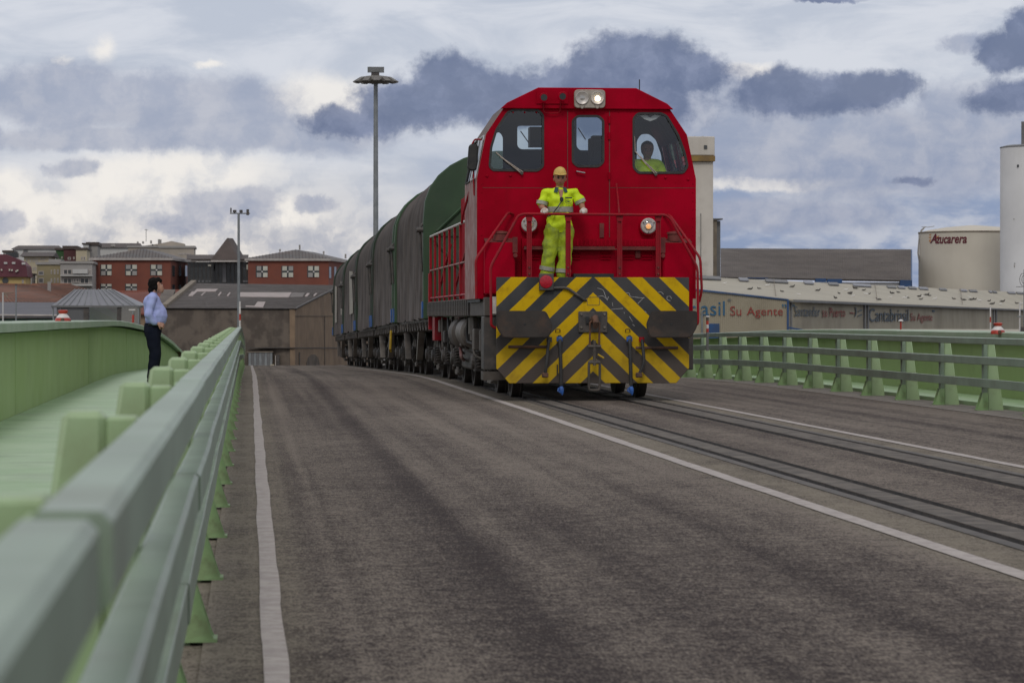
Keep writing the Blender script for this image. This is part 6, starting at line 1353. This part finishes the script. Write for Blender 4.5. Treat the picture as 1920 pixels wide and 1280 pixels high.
for (p0, p1, w_) in (((99, 576), (106, 700), 1.2), ((162, 576), (162, 700), 5), ((224, 576), (220, 700), 4), ((259.5, 576), (259.5, 700), 1.2), ((113, 576), (113, 586), .6)):
    a, b = P(p0[0], p0[1], KY + .1), P(p1[0], p1[1], KY + .1); hw = w_ * KY / 5600; MB().hexa([(a.x - hw, KY + .02, a.z), (a.x + hw, KY + .02, a.z), (a.x + hw, KY + .2, a.z), (a.x - hw, KY + .2, a.z)], [(b.x - hw, KY + .02, b.z), (b.x + hw, KY + .02, b.z), (b.x + hw, KY + .2, b.z), (b.x - hw, KY + .2, b.z)]).build('column', 'pole_grey' if w_ < 2 else 'steel_dark', ks)
MB().box((wx(106, KY), KY + .08, GZ), (wx(162, KY), KY + .1, kz - .07)).build('glass_pane', 'pane_mid', ks)
MB().box((wx(221, KY), KY + .08, GZ), (wx(258, KY), KY + .1, kz - .07)).build('glass_pane', 'glass_dark', ks)
MB().box((wx(166, KY), KY + .08, GZ), (wx(220, KY), KY + .1, kz - .07)).build('glass_pane', 'glass', ks)
MB().box((kx0 + .3, KY + 3.3, GZ), (kx1 - .1, KY + 3.4, kz - .1)).build('back_wall', 'house_grey', ks)
# the next girder of the bridge, seen through the kiosk and beyond
gx0, gx1 = P(168, 575, 120.8), P(222, 600, 120.8)
MB().prism([P(168, 575, 120.9), P(195, 575, 120.9), P(221, 590, 120.9), P(221, 604, 120.9), P(222, 615, 120.9), P(168, 615, 120.9)], (0, .05, 0)).build('green_panel', 'girder_green', ks)
MB().prism([P(172, 576, 120.8), P(197, 576, 120.8), P(221, 591, 120.8), P(221, 602, 120.8)], (0, .05, 0)).build('green_cover', 'flange_green', ks)
# beacons on the girders
def beacon(x, Y, z, label, r=.11, h=.17):
    th = thing('beacon', label, 'beacon lamp', (x, Y, z), 'red and white beacons on the girders')
    MB().lathe((x, Y, z), (0, 0, 1), [(0, r), (.02, r * 1.02), (.045, r * .95), (.06, r * .82)], 24).build('base', 'beacon_red', th, smooth=True)
    MB().lathe((x, Y, z + .058), (0, 0, 1), [(0, r * .84), (.02, r * .76), (.05, r * .48), (.06, r * .46)], 24).build('white_band', 'white_red_w', th, smooth=True)
    MB().lathe((x, Y, z + .117), (0, 0, 1), [(0, r * .50), (.02, r * .62), (.04, r * .66), (.05, r * .5)], 20).build('cap', 'beacon_red', th, smooth=True)
    ar = MB()
    ar.lathe((x, Y - r * 1.0, z + .03), (0, -1, 0), [(0, .028), (.01, .024)], 12); ar.build('lens', 'rust', th)
beacon(wx(118, 42), 42, P(118, 603.5, 42).z - .0, 'red and white beacon on the left girder')
c = P(1871, 623.5, 43.2); beacon(c.x, 43.2, c.z - .02, 'red and white beacon on the right girder', .105, .15)
# lamp columns, poles
def column(px, ytop, Y, r, label, name='street_lamp'):
    b = P(px, ytop, Y); th = thing(name, label, 'lamp post', (b.x, Y, GZ)); MB().cyl((b.x, Y, GZ), (b.x, Y, b.z), r * 1.15, r * .8, 12).build('pole', 'pole_grey', th, smooth=True); return th, b
th, b = column(447.5, 401, 165, .085, 'pole with a crossbar of small instruments, by the end of the left railing', 'instrument_pole')
MB().cyl(P(431, 400, 165), P(469, 400, 165), .035, n=8).build('crossbar', 'pole_grey', th)
for (px, py, sz) in ((433, 394.5, (.08, .08, .28)), (440, 396, (.20, .22, .13)), (452, 396, (.18, .2, .14)), (464.5, 398, (.15, .18, .32))):
    c = P(px, py, 165); MB().cbox(c, sz).cyl(c + Vector((0, 0, -.15)), c + Vector((0, 0, 0)), .02, n=6).build('instrument', 'steel_dark', th, bevel=.02)
th, b = column(704.5, 155, 300, .27, 'very tall floodlight mast with a round crown of lamps behind the wagons', 'floodlight_mast')
for i in range(12):
    an = 2 * math.pi * i / 12; d = Vector((math.cos(an), math.sin(an), 0)); c = b + d * 1.55 + Vector((0, 0, .25))
    m = MB().hexa([c + d.cross(Vector((0, 0, 1))) * .32 + Vector((0, 0, .28)), c - d.cross(Vector((0, 0, 1))) * .32 + Vector((0, 0, .28)), c - d.cross(Vector((0, 0, 1))) * .32 - Vector((0, 0, .15)), c + d.cross(Vector((0, 0, 1))) * .32 - Vector((0, 0, .15))],
                  [c + d * .75 + d.cross(Vector((0, 0, 1))) * .32 + Vector((0, 0, -.18)), c + d * .75 - d.cross(Vector((0, 0, 1))) * .32 + Vector((0, 0, -.18)), c + d * .6 - d.cross(Vector((0, 0, 1))) * .32 - Vector((0, 0, .28)), c + d * .6 + d.cross(Vector((0, 0, 1))) * .32 - Vector((0, 0, .28))]); m.build('floodlight', 'mast_head', th)
MB().lathe(b - Vector((0, 0, .12)), (0, 0, 1), [(0, .5), (.1, 1.2), (.3, 1.7), (.7, 1.25), (.8, .55)], 24).build('head_frame', 'mast_head', th)
MB().box((b.x - .45, b.y - .3, b.z + .7), (b.x + .35, b.y + .3, b.z + 1.05)).build('winch_box', 'steel_dark', th)
a, c = P(689, 126, 300), P(720, 137, 300); MB().box((a.x, 299.7, c.z), (c.x, 299.85, a.z)).build('top_panel', 'pole_grey', th)
m = MB()
for i in range(18): x = a.x + (c.x - a.x) * (i + .5) / 18; m.box((x - .015, 299.66, c.z), (x + .015, 299.7, a.z))
m.build('panel_rib', 'grey_trim', th)
def stake(px, y0, y1, Y, w_, bands, label):
    a, b = P(px, y0, Y), P(px, y1, Y); th = thing('marker_pole', label, 'marker pole', (a.x, Y, b.z - .3)); n = len(bands)
    zb = b.z - .3
    for k, mt in enumerate(bands):
        za, zc = a.z - (a.z - b.z) * k / n, a.z - (a.z - b.z) * (k + 1) / n if k < n - 1 else zb
        MB().cyl((a.x, Y, zc), (a.x, Y, za), w_, n=10).build('band', mt, th)
    return th
stake(450, 565, 612, 100, .030, ['white_red_w', 'white_red_w', 'beacon_red', 'white_red_w'], 'red and white striped pole beside the end of the left railing')
s1_ = stake(249.5, 583, 612, 75, .030, ['pole_grey', 'beacon_red', 'beacon_red', 'pole_grey'], 'short post with red and white band by the kiosk, left of the standing man')
a = P(247.5, 581, 75); MB().box((a.x - .08, 74.95, a.z - .01), (a.x + .08, 75.05, a.z + .02)).build('cap_plate', 'white_red_w', s1_)
s1_ = stake(1326.5, 594, 630, 60, .028, ['steel_grime', 'beacon_red', 'white_red_w', 'beacon_red', 'grey_trim'], 'thin striped post in front of the blue door of the lettered shed')
a = P(1326.5, 593, 60); MB().cbox(a, (.07, .06, .03)).build('cap_plate', 'white_red_w', s1_)
s1_ = stake(1689, 602, 626, 56, .017, ['beacon_red', 'beacon_red', 'beacon_red'], 'thin red post in front of the last sign lettering, small white top')
a = P(1689, 600, 56); MB().lathe((a.x, 56, a.z - .02), (0, 0, 1), [(0, .05), (.015, .045), (.035, .012)], 12).build('cap_plate', 'white_red_w', s1_)
s1_ = stake(1857, 574, 624, 60, .014, ['white_red_w', 'white_red_w', 'beacon_red', 'white_red_w', 'white_red_w'], 'slim white post with a red band beside the right girder beacon')
s1_ = stake(1912, 567, 622, 60, .015, ['white_red_w', 'white_red_w', 'white_red_w'], 'slim white post near the right edge of the view'); a = P(1912, 593, 60); MB().cbox(a, (.12, .05, .02)).build('cap_plate', 'pole_grey', s1_)
th, b = column(1921, 505, 90, .035, 'dark pole with ring aerials at the right edge', 'aerial_pole')
for (px, py, r) in ((1918, 524, 9), (1920, 524, 6)):
    c = P(px, py, 90); rr = r * 90 / 5600; MB().tube([c + Vector((rr * .7 * math.cos(q), 0, rr * 1.3 * math.sin(q))) for q in [2 * math.pi * k / 20 for k in range(20)]], .008, 5, closed=True).build('ring_aerial', 'steel_dark', th)
MB().tube([P(1905, 537.5, 90), P(1924, 537.5, 90)], .008, 5).build('arm', 'steel_dark', th); c = P(1919, 617, 88); MB().cbox(c, (.15, .15, .14)).build('box', 'steel_dark', th)
# mesh screen at the end of the left girder
ms = thing('mesh_fence', 'brown wire mesh screen with a top bar at the far end of the left girder', 'fence', (wx(330, 112), 112, -1))
for i in range(9):
    x = 312 + i * 4; a = P(x, 654 + i * .4, 111.5); MB().cyl((a.x, 111.5, -1.6), a, .010, n=5).build('upright', 'mesh_brown', ms)
for y in (656, 664, 672, 680): MB().cyl(P(311, y, 111.5), P(346, y + 2, 111.5), .010, n=5).build('wire', 'mesh_brown', ms)
MB().box((wx(311, 111.6), 111.55, -1.6), (wx(344, 111.6), 111.6, wz(657, 111.6))).build('screen', 'shed_side', ms)

# ------------------------------------------------------------------ right side: lettered shed
wh = thing('lettered_shed', 'long beige shed with blue and red lettering, blue trim and a pale roof', 'warehouse', (wx(1478, 180), 180, GZ))
Y1 = 180.0
A_ = P(1478, 562, Y1); Bf = P(1100, 521.5, Y1); far = P(2040, 585, 400)
MB().prism([(wx(1100, Y1), Y1, GZ), (A_.x, Y1, GZ), (A_.x, Y1, A_.z), (Bf.x, Y1, Bf.z)], (0, .3, 0)).build('front_wall', 'ware_wall', wh)
rb = None
for i in range(46):
    px = 1302 + i * 3.85; x = wx(px, Y1 - .05); z = A_.z + (Bf.z - A_.z) * (A_.x - x) / (A_.x - Bf.x)
    MB().box((x - .018, Y1 - .05, GZ), (x + .018, Y1, z)).build('wall_rib', 'ware_wall', wh)
MB().tube([P(1100, 521.5, Y1 - .05), P(1478, 562, Y1 - .05)], .07, 6).build('verge_trim', 'trim_blue', wh)
a = P(1478, 562, Y1 - .05); MB().box((a.x - .09, Y1 - .12, GZ), (a.x + .03, Y1, a.z)).build('corner_trim', 'trim_blue', wh)
Sf = P(1920, 580.5, 340); dS = Vector((Sf.x - A_.x, Sf.y - A_.y, 0)); nW = Vector((dS.y, -dS.x, 0)).normalized()
if nW.dot(-A_) < 0: nW = -nW
A0 = Vector((A_.x, A_.y, 0)); Send = A0 + dS * 1.25
ez = lambda p: A_.z + (Sf.z - A_.z) * ((Vector((p.x, p.y, 0)) - A0).length / dS.length)
p1 = Send
MB().hexa([(A0.x, A0.y, GZ), (p1.x, p1.y, GZ), (p1.x, p1.y, ez(p1) - .1), (A0.x, A0.y, A_.z - .1)], [Vector((A0.x, A0.y, GZ)) - nW * .3, Vector((p1.x, p1.y, GZ)) - nW * .3, Vector((p1.x, p1.y, ez(p1) - .1)) - nW * .3, Vector((A0.x, A0.y, A_.z - .1)) - nW * .3]).build('side_wall', 'ware_wall', wh)
def W2(px, py): return hit(px, py, A0, nW)
def onwall(name, x0, y0, x1, y1, mat, t_=.06):
    a, b = W2(x0, y0), W2(x1, y1); c_, d_ = Vector((a.x, a.y, b.z)), Vector((b.x, b.y, a.z)); return MB().prism([a, d_, b, c_], nW * t_).build(name, mat, wh)
for (x0, x1) in ((1480.5, 1482), (1618.5, 1620.5), (1624.5, 1626.5), (1861, 1862.5), (1866, 1867.5)):
    a = W2(x0, 566 + (x0 - 1480) * .037); b = W2(x1, 640); onwall('pilaster', x0, 566 + (x0 - 1480) * .037, x1, 700, 'grey_trim', .12)
# eaves gutter
q0, q1 = Vector((A0.x, A0.y, A_.z)), Vector((p1.x, p1.y, ez(p1)))
MB().hexa([q0 + nW * .02, q0 + nW * .45, q0 + nW * .45 - Vector((0, 0, .14)), q0 + nW * .02 - Vector((0, 0, .14))], [q1 + nW * .02, q1 + nW * .45, q1 + nW * .45 - Vector((0, 0, .14)), q1 + nW * .02 - Vector((0, 0, .14))]).build('eaves_gutter', 'grey_trim', wh)
# roof
r0, r1 = P(930, 500.5, 192), P(1925, 548.3, 372); r2 = r0 + (r1 - r0) * 1.15
b0, b1 = Vector((Bf.x, Bf.y, Bf.z + .05)), q1 + Vector((0, 0, .03))
mid0 = q0 + Vector((0, 0, .03))
m = MB(); e0, e1 = mid0 + nW * .3, b1 + nW * .3; ns, nt = 40, 8
for i in range(ns + 1):
    for j in range(nt + 1): m.v.append(e0.lerp(e1, i / ns).lerp(r0.lerp(r2, i / ns), j / nt))
for i in range(ns):
    for j in range(nt): k = i * (nt + 1) + j; m.f.append((k, k + 1, k + nt + 2, k + nt + 1))
nv = len(m.v); m.v += [v - Vector((0, 0, .12)) for v in m.v]; m.f += [tuple(nv + q for q in reversed(f)) for f in list(m.f)]
for i in range(ns): k = i * (nt + 1); m.f.append((k, k + nt + 1, nv + k + nt + 1, nv + k))
wroof = m.build('roof', 'ware_roof', wh, smooth=True)
gv = P(930, 503.5, Y1 - .1); MB().prism([mid0 + nW * .3, r0, gv], (0, 0, -.1)).build('roof', 'ware_roof', wh)
nr = (r0 - mid0).cross(r2 - mid0).normalized(); nr = nr if nr.z > 0 else -nr
def onr(px, py):
    d = ray(px, py).normalized(); ok, loc, no, ix = wroof.ray_cast(CO - org(wh), d)
    return loc + org(wh) if ok else hit(px, py, mid0, nr)
for k, (x0, x1) in enumerate(((1300, 1349), (1384, 1401), (1434, 1475), (1506, 1523), (1552, 1570), (1598, 1631), (1662, 1678), (1682, 1695), (1702, 1716), (1722, 1738), (1760, 1773), (1799, 1811), (1816, 1830), (1853, 1858), (1860, 1867), (1888, 1902), (1905, 1919))):
    yt = 518.5 + (x0 - 1315) * .0500; h_ = 6.5 - (x0 - 1300) * .004
    pts = [onr(x0, yt + 1.2), onr(x1, yt + 1.2 + (x1 - x0) * .05), onr(x1 + 3, yt + h_ + (x1 - x0) * .05), onr(x0 + 3, yt + h_)]
    MB().prism([p + nr * .05 for p in pts], nr * .10).build('roof_light', 'zinc' if k % 2 else 'grey_trim', wh)
for px in (1640, 1450, 1800): 
    pts = [onr(px, 519 + (px - 1315) * .05), onr(px + 1, 519 + (px - 1315) * .05), onr(px + 5, 560 + (px - 1480) * .036), onr(px + 4, 560 + (px - 1480) * .036)]; MB().prism([p + nr * .12 for p in pts], nr * .03).build('sheet_joint', 'coping', wh)
# lettering (the first part runs on behind the train)
a, b = P(1200, 591, Y1 - .07), P(1360, 591, Y1 - .07); hgt = wz(564, Y1) - wz(591.5, Y1)
a = P(1180, 591.5, Y1 - .08); b = P(1359, 591.5, Y1 - .08)
text('sign_lettering', 'Cantabriasil', 'sign_blue', wh, a, (1, 0, 0), (0, 0, 1), b.x - a.x, hgt)
a, b = P(1364, 565, Y1 - .08), P(1371.5, 560, Y1 - .08); text('sign_lettering', '\u00ae', 'sign_slate', wh, a, (1, 0, 0), (0, 0, 1), b.x - a.x, b.z - a.z)
a, b = P(1369, 591.5, Y1 - .08), P(1390, 574, Y1 - .08); text('sign_lettering', 'Su', 'sign_red', wh, a, (1, 0, 0), (0, 0, 1), b.x - a.x, b.z - a.z)
a, b = P(1400, 596, Y1 - .08), P(1468, 575.5, Y1 - .08); text('sign_lettering', 'Agente', 'sign_red', wh, a, (1, 0, 0), (0, 0, 1), b.x - a.x, b.z - a.z)
a, b = P(1466, 577, Y1 - .08), P(1469.6, 570, Y1 - .08); text('sign_lettering', '\u2019', 'sign_blue', wh, a, (1, 0, 0), (0, 0, 1), b.x - a.x, b.z - a.z)
a, b = P(1470.8, 577, Y1 - .08), P(1474.4, 570, Y1 - .08); text('sign_lettering', '\u2019', 'sign_blue', wh, a, (1, 0, 0), (0, 0, 1), b.x - a.x, b.z - a.z)
def wtext(body, x0, x1, yt, yb, mat, bold=0.0):
    a, b = W2(x0, yb), W2(x1, yb); c_ = W2(x0, yt); dd = Vector((b.x - a.x, b.y - a.y, 0)); text('sign_lettering', body, mat, wh, a + nW * .07, dd, (0, 0, 1), dd.length, c_.z - a.z, bold=bold)
wtext('\u2018', 1482.5, 1484.8, 569, 575, 'sign_blue'); wtext('\u2018', 1485.5, 1488, 569, 575, 'sign_blue'); wtext('Santander', 1488, 1535.5, 574, 593, 'sign_slate'); wtext('su Puerto', 1540, 1583, 576.5, 594, 'sign_red')
wtext('Cantabriasil', 1628, 1702, 578, 603, 'sign_slate'); wtext('Su Agente', 1705.5, 1747, 587, 606, 'sign_red'); wtext('\u2019', 1746.5, 1748.4, 581, 586, 'sign_blue'); wtext('\u2019', 1749.1, 1751, 581, 586, 'sign_blue')
def wpoly(name, pts, mat): q = [W2(x, y) + nW * .07 for (x, y) in pts]; MB().prism(q, nW * .01).build(name, mat, wh)
wpoly('port_emblem', [(1592, 585), (1600, 586.5), (1600, 588.5), (1592, 587)], 'sign_red')
wpoly('port_emblem', [(1601, 575.5), (1603.5, 577), (1604.5, 584), (1603, 592), (1600, 595), (1602, 590), (1602.8, 584), (1602, 578)], 'sign_slate')
wpoly('port_emblem', [(1607, 583), (1614, 580), (1615, 582), (1607, 585)], 'sign_slate'); wpoly('port_emblem', [(1607, 591.5), (1614, 588.5), (1615, 590.5), (1607, 593.5)], 'sign_slate')
a, b = P(1329, 606.5, Y1 - .08), P(1349, 640, Y1 - .08); MB().box((a.x, Y1 - .09, GZ), (b.x, Y1 + .02, a.z)).build('door', 'trim_blue', wh)
a = P(1316, 600, Y1 - .1); MB().cyl((a.x, Y1 - .15, GZ), (a.x, Y1 - .15, wz(584, Y1)), .06, n=8).build('down_pipe', 'pole_grey', wh)
# low lean-to in front
a, b = P(1479, 612.5, 176), P(1545, 624, 176)
lt = thing('lean_to', 'low lean-to with blue edge and cream roof at the foot of the lettered shed', 'lean-to', (a.x, 176, GZ))
MB().hexa([P(1479, 612.5, 176), P(1545, 624.5, 176), P(1545, 627.5, 176), P(1479, 615.5, 176)], [P(1479, 612.5, 176.3), P(1545, 624.5, 176.3), P(1545, 627.5, 176.3), P(1479, 615.5, 176.3)]).build('edge_trim', 'trim_blue', lt)
a, b, c, d = P(1520, 621.2, 178), P(2000, 622.5, 178), P(2000, 617.5, 182), P(1560, 617.0, 182)
MB().hexa([P(1530, 628, 176.4), P(2000, 629, 176.4), P(2000, 617.3, 184), P(1500, 616.4, 184)], [p - Vector((0, 0, .1)) for p in (P(1530, 628, 176.4), P(2000, 629, 176.4), P(2000, 617.3, 184), P(1500, 616.4, 184))]).build('roof', 'ware_roof', lt)
MB().hexa([P(1479, 617, 176.2), P(1530, 627, 176.2), P(1530, 640, 176.2), P(1479, 640, 176.2)], [P(1479, 617, 177.2), P(1530, 627, 177.2), P(1530, 640, 177.2), P(1479, 640, 177.2)]).build('wall', 'house_grey', lt)
MB().box((wx(1479, 177.3), 177.3, GZ), (wx(1990, 177), 183, wz(631, 177))).build('base', 'ware_wall', lt)
# gulls resting on the roof
gl0 = None; rg = random.Random(11); spots = []
base_sp = [(1359, 533.5), (1407, 544.5), (1423, 543), (1439, 538), (1466, 548.5), (1486, 540), (1497, 554), (1534, 547), (1573, 552), (1587, 546), (1593, 551), (1595, 553), (1600, 557), (1603, 543), (1620, 546), (1623, 554), (1629, 553), (1647, 564), (1670, 559), (1672, 552), (1684, 550), (1697, 561), (1701, 560), (1724, 558), (1730, 558), (1738, 555), (1742, 556), (1753, 563), (1788, 562), (1806, 564.5), (1818, 560), (1822, 564), (1828, 563), (1836, 566), (1855, 566), (1861, 572), (1876, 572.5), (1880, 567.5), (1906, 570.5), (1915, 572), (1727, 563), (1566, 561)]
bird_lab = 'gull resting on the pale roof of the lettered shed'
for i, (x, y) in enumerate(base_sp):
    p = onr(x, y) + nr * .02; white = i % 3 == 0; s = p.y / 190 * (.66 if i % 2 else .5)
    proto = (bpy.data.objects.get('gull') if not white else bpy.data.objects.get('white_gull'))
    if proto is None:
        th = thing('white_gull' if white else 'gull', ('pale white ' if white else 'dark brown ') + bird_lab, 'bird', (0, 0, 0), 'gulls on the shed roof')
        blob('body', [(V3(-.16, 0, .13), .085, V3(.12, 0, .14), .075, .8), (V3(.12, 0, .15), .06, V3(.20, 0, .27), .05), (V3(-.16, 0, .14), .06, V3(-.36, 0, .10), .02, .8), (V3(.2, 0, .27), .02, V3(.28, 0, .255), .012), (V3(0, .03, .1), .012, V3(0, .03, .0), .010), (V3(0, -.03, .1), .012, V3(0, -.03, .0), .010)], 'bird_white' if white else 'bird_dark', th, voxel=.02, smooth=1)
        th.location = p; th.scale = (s, s, s); th.rotation_euler = (0, 0, rg.uniform(-.6, .6))
    else:
        c_ = dup(proto, None, loc=p); c_.scale = (s, s, s); c_.rotation_euler = (0, 0, rg.choice([0, math.pi]) + rg.uniform(-.7, .7))
# long brown roofed hall behind
hl = thing('long_hall', 'long hall with a plain brown sheet roof, white wall and blue end trim', 'hall', (wx(1530, 402), 402, GZ))
a, b, c, d = P(1351, 520, 402), P(1708, 526, 402), P(1708, 467.5, 432), P(1351, 465.5, 432)
MB().hexa([a, b, c, d], [p - Vector((0, 0, .2)) for p in (a, b, c, d)]).build('roof', 'hall_roof', hl)
m = MB()
for i in range(90): q_ = (i + .5) / 90; m.tube([a.lerp(b, q_) + Vector((0, 0, .02)), d.lerp(c, q_) + Vector((0, 0, -.01))], .035, 3)
o = m.build('sheet_corrugation', 'hall_roof', hl); o['kind'] = 'stuff'
MB().box((a.x, 402.5, GZ), (b.x, 431, min(a.z, b.z) - .25)).build('wall', 'house_white', hl)
MB().hexa([b, b + Vector((.18, 0, 0)), c + Vector((.18, 0, 0)), c], [b - Vector((0, 0, .9)), b + Vector((.18, 0, -.9)), c + Vector((.18, 0, -.9)), c - Vector((0, 0, .9))]).build('verge_trim', 'trim_blue', hl)
MB().tube([a, b], .09, 6).build('gutter', 'steel_dark', hl)
for (x0, x1, y0, y1) in ((1529, 1549, 522, 529), (1551, 1579, 523, 531), (1688, 1709, 525, 540), (1402, 1440, 520.5, 522)):
    q, r = P(x0, y0, 401.8), P(x1, y1, 401.8); MB().box((q.x, 401.8, r.z), (r.x, 402.4, q.z)).build('blue_panel', 'trim_blue', hl)
# concrete tower behind the locomotive
tw = thing('concrete_tower', 'white concrete tower with an ochre band and small square window behind the locomotive', 'tower', (wx(1300, 240), 240, GZ))
q, r = P(1262, 256, 240), P(1337, 600, 240)
MB().box((q.x, 240, GZ), (r.x, 246, wz(302, 240))).build('shaft', 'tower_conc', tw)
MB().box((q.x, 239.8, wz(290, 240)), (r.x + .1, 246.2, q.z)).build('tower_head', 'tower_conc', tw, bevel=.05)
MB().box((q.x, 239.7, wz(301, 240)), (r.x + .12, 246.3, wz(290.5, 240))).build('ochre_band', 'tower_band', tw)
MB().box((wx(1320, 239.7), 239.72, wz(278, 240)), (wx(1326, 239.7), 239.9, wz(271, 240))).build('window', 'pane_dark', tw)
m = MB()
for x, h_ in ((1296, 2), (1304, 3), (1310, 2.5), (1318, 3.2), (1325, 2), (1332, 2.6)): m.box((wx(x, 240), 240.5, q.z), (wx(x + 3, 240), 241.2, wz(256 - h_, 240)))
m.build('roof_plant', 'house_grey', tw)
MB().tube([P(1314, 400, 239.9), P(1314, 520, 239.9)], .03, 5).build('cable', 'grey_trim', tw)
ts = thing('service_tower', 'narrow grey-brown tower standing right against the white concrete tower', 'tower', (wx(1345, 250), 250, GZ))
MB().box((wx(1330, 250), 250, GZ), (wx(1344, 250), 253, wz(410.5, 250))).build('shaft', 'coping', ts); MB().box((wx(1344.2, 250), 250.4, GZ), (wx(1352, 250), 253, wz(413, 250))).build('side_shaft', 'grey_trim', ts)
MB().box((wx(1329, 250), 249.8, wz(411, 250)), (wx(1354.5, 250), 253.3, wz(408.5, 250))).build('roof_slab', 'grey_trim', ts)
# storage tank with its lettering
TY = 425.0; txl, txr = wx(1729, TY), wx(1900, TY); tcx, tr_ = (txl + txr) / 2 + 1.2, 0; tr_ = tcx - txl; TC = TY + tr_ * .2
tk = thing('storage_tank', 'round beige storage tank with shallow domed top and maroon lettering', 'tank', (tcx, TC, GZ)); ztk = wz(434, TC)
MB().lathe((tcx, TC, GZ), (0, 0, 1), [(0, tr_), (ztk - GZ, tr_)], 72).build('shell', 'tank', tk, smooth=True)
zd_ = wz(420.5, TC); MB().lathe((tcx, TC, ztk), (0, 0, 1), [(0, tr_ * .985), ((zd_ - ztk) * .35, tr_ * .82), ((zd_ - ztk) * .75, tr_ * .5), (zd_ - ztk, tr_ * .12), (zd_ - ztk + .05, .1)], 64).build('dome', 'tank', tk, smooth=True)
MB().lathe((tcx, TC, ztk - .15), (0, 0, 1), [(0, tr_ + .06), (.22, tr_ + .06)], 72).build('rim', 'coping', tk, smooth=True)
MB().tube([P(1735, 425, TC), P(1727, 432, TC), P(1723, 450, TC), P(1721, 475, TC), P(1723, 487, TC), P(1729, 494, TC)], .10, 8).build('stair_rail', 'house_grey', tk, smooth=True)
MB().prism([P(1729, 434, TC), P(1736, 425, TC), P(1727, 432, TC), P(1723, 450, TC), P(1722, 475, TC), P(1726, 485, TC), P(1729, 486, TC)], (0, .2, 0)).build('stair_guard', 'house_white', tk)
MB().tube([P(1728, 425.5, TC), P(1742, 426, TC), P(1752, 424, TC)], .05, 5).build('hand_rail', 'house_grey', tk)
def tank_warp(x0, y0):
    s0 = P(x0, y0, TC - tr_ * .6)
    a0 = math.asin(max(-1, min(1, (hitx(x0) - tcx) / tr_)))
    def f(x, y, z): a = a0 + x / tr_; rr = tr_ + .03 + z; return Vector((tcx + rr * math.sin(a), TC - rr * math.cos(a), zt0[0] + y))
    return f
def tray(px, py):
    """where the sight line at a photo point meets the tank wall"""
    d = ray(px, py); ox, oy = -tcx, -TC; A2 = d.x ** 2 + d.y ** 2; B2 = 2 * (ox * d.x + oy * d.y); C2 = ox * ox + oy * oy - tr_ ** 2; tt = (-B2 - math.sqrt(max(0, B2 * B2 - 4 * A2 * C2))) / (2 * A2); return CO + d * tt
def tank_text(body, x0, x1, yt, yb, mat, shear, bold):
    a, b, c_ = tray(x0, yb), tray(x1, yb), tray((x0 + x1) / 2, yt); m0 = tray((x0 + x1) / 2, yb)
    a0 = math.atan2(a.x - tcx, TC - a.y); a1 = math.atan2(b.x - tcx, TC - b.y)
    def f(x, y, z): q = a0 + x; rr = tr_ + .04 + z; return Vector((tcx + rr * math.sin(q), TC - rr * math.cos(q), m0.z + y))
    text('sign_lettering', body, mat, tk, (0, 0, 0), (1, 0, 0), (0, 0, 1), a1 - a0, c_.z - m0.z, shear=shear, bold=bold, warp=f)
tank_text('A', 1744, 1757, 438.5, 456, 'sign_maroon', .35, .03); tank_text('zucarera', 1755, 1813, 444, 456.5, 'sign_maroon', .25, .025)
for (pts) in ([(1741, 440), (1746, 438.5), (1744, 442)], [(1740.5, 445), (1746, 443), (1744, 447)], [(1741, 451), (1745, 448), (1744, 455)], [(1753, 445), (1761, 441.5), (1757, 446.5)]):
    q = [tray(x, y) for (x, y) in pts]; MB().prism([p + Vector((0, -.05, 0)) for p in q], (0, -.02, 0)).build('leaf_emblem', 'sign_orange', tk)
# tall white silo at the right edge
SY = 402.0; sl_ = wx(1880, SY); sr_ = 4.1; scx = sl_ + sr_
si = thing('white_silo', 'tall white round silo with a dark rim and a small chimney at the right edge', 'silo', (scx, SY + 1, GZ)); zs_ = wz(270.5, SY)
MB().lathe((scx, SY + 1, GZ), (0, 0, 1), [(0, sr_), (zs_ - GZ, sr_)], 64).build('shell', 'cyl_white', si, smooth=True)
MB().lathe((scx, SY + 1, zs_ - .1), (0, 0, 1), [(0, sr_ + .05), (.12, sr_ + .06), (.35, sr_ * .8), (.45, .3)], 64).build('roof_cap', 'grey_trim', si, smooth=True)
a = P(1917.5, 228, SY + 1); MB().cyl((a.x + .1, SY + 1.2, zs_), (a.x + .1, SY + 1.2, a.z), .24, n=14).build('chimney', 'grey_trim', si)
for (px, py, w_, h_) in ((1905, 312, 3.2, 5), (1899, 411, 1, 1.5), (1900, 494, 1.2, 1.5), (1899.5, 499, .6, 5)):
    a = P(px, py, SY - 1.2); k = SY / 5600; ys_ = SY + 1 - math.sqrt(max(.1, sr_ ** 2 - (a.x - scx) ** 2)); MB().box((a.x - w_ * k * .5, ys_ - .12, a.z - h_ * k * .5), (a.x + w_ * k * .5, ys_ + .4, a.z + h_ * k * .5)).build('hatch', 'pane_dark' if w_ > 1 else 'coping', si)
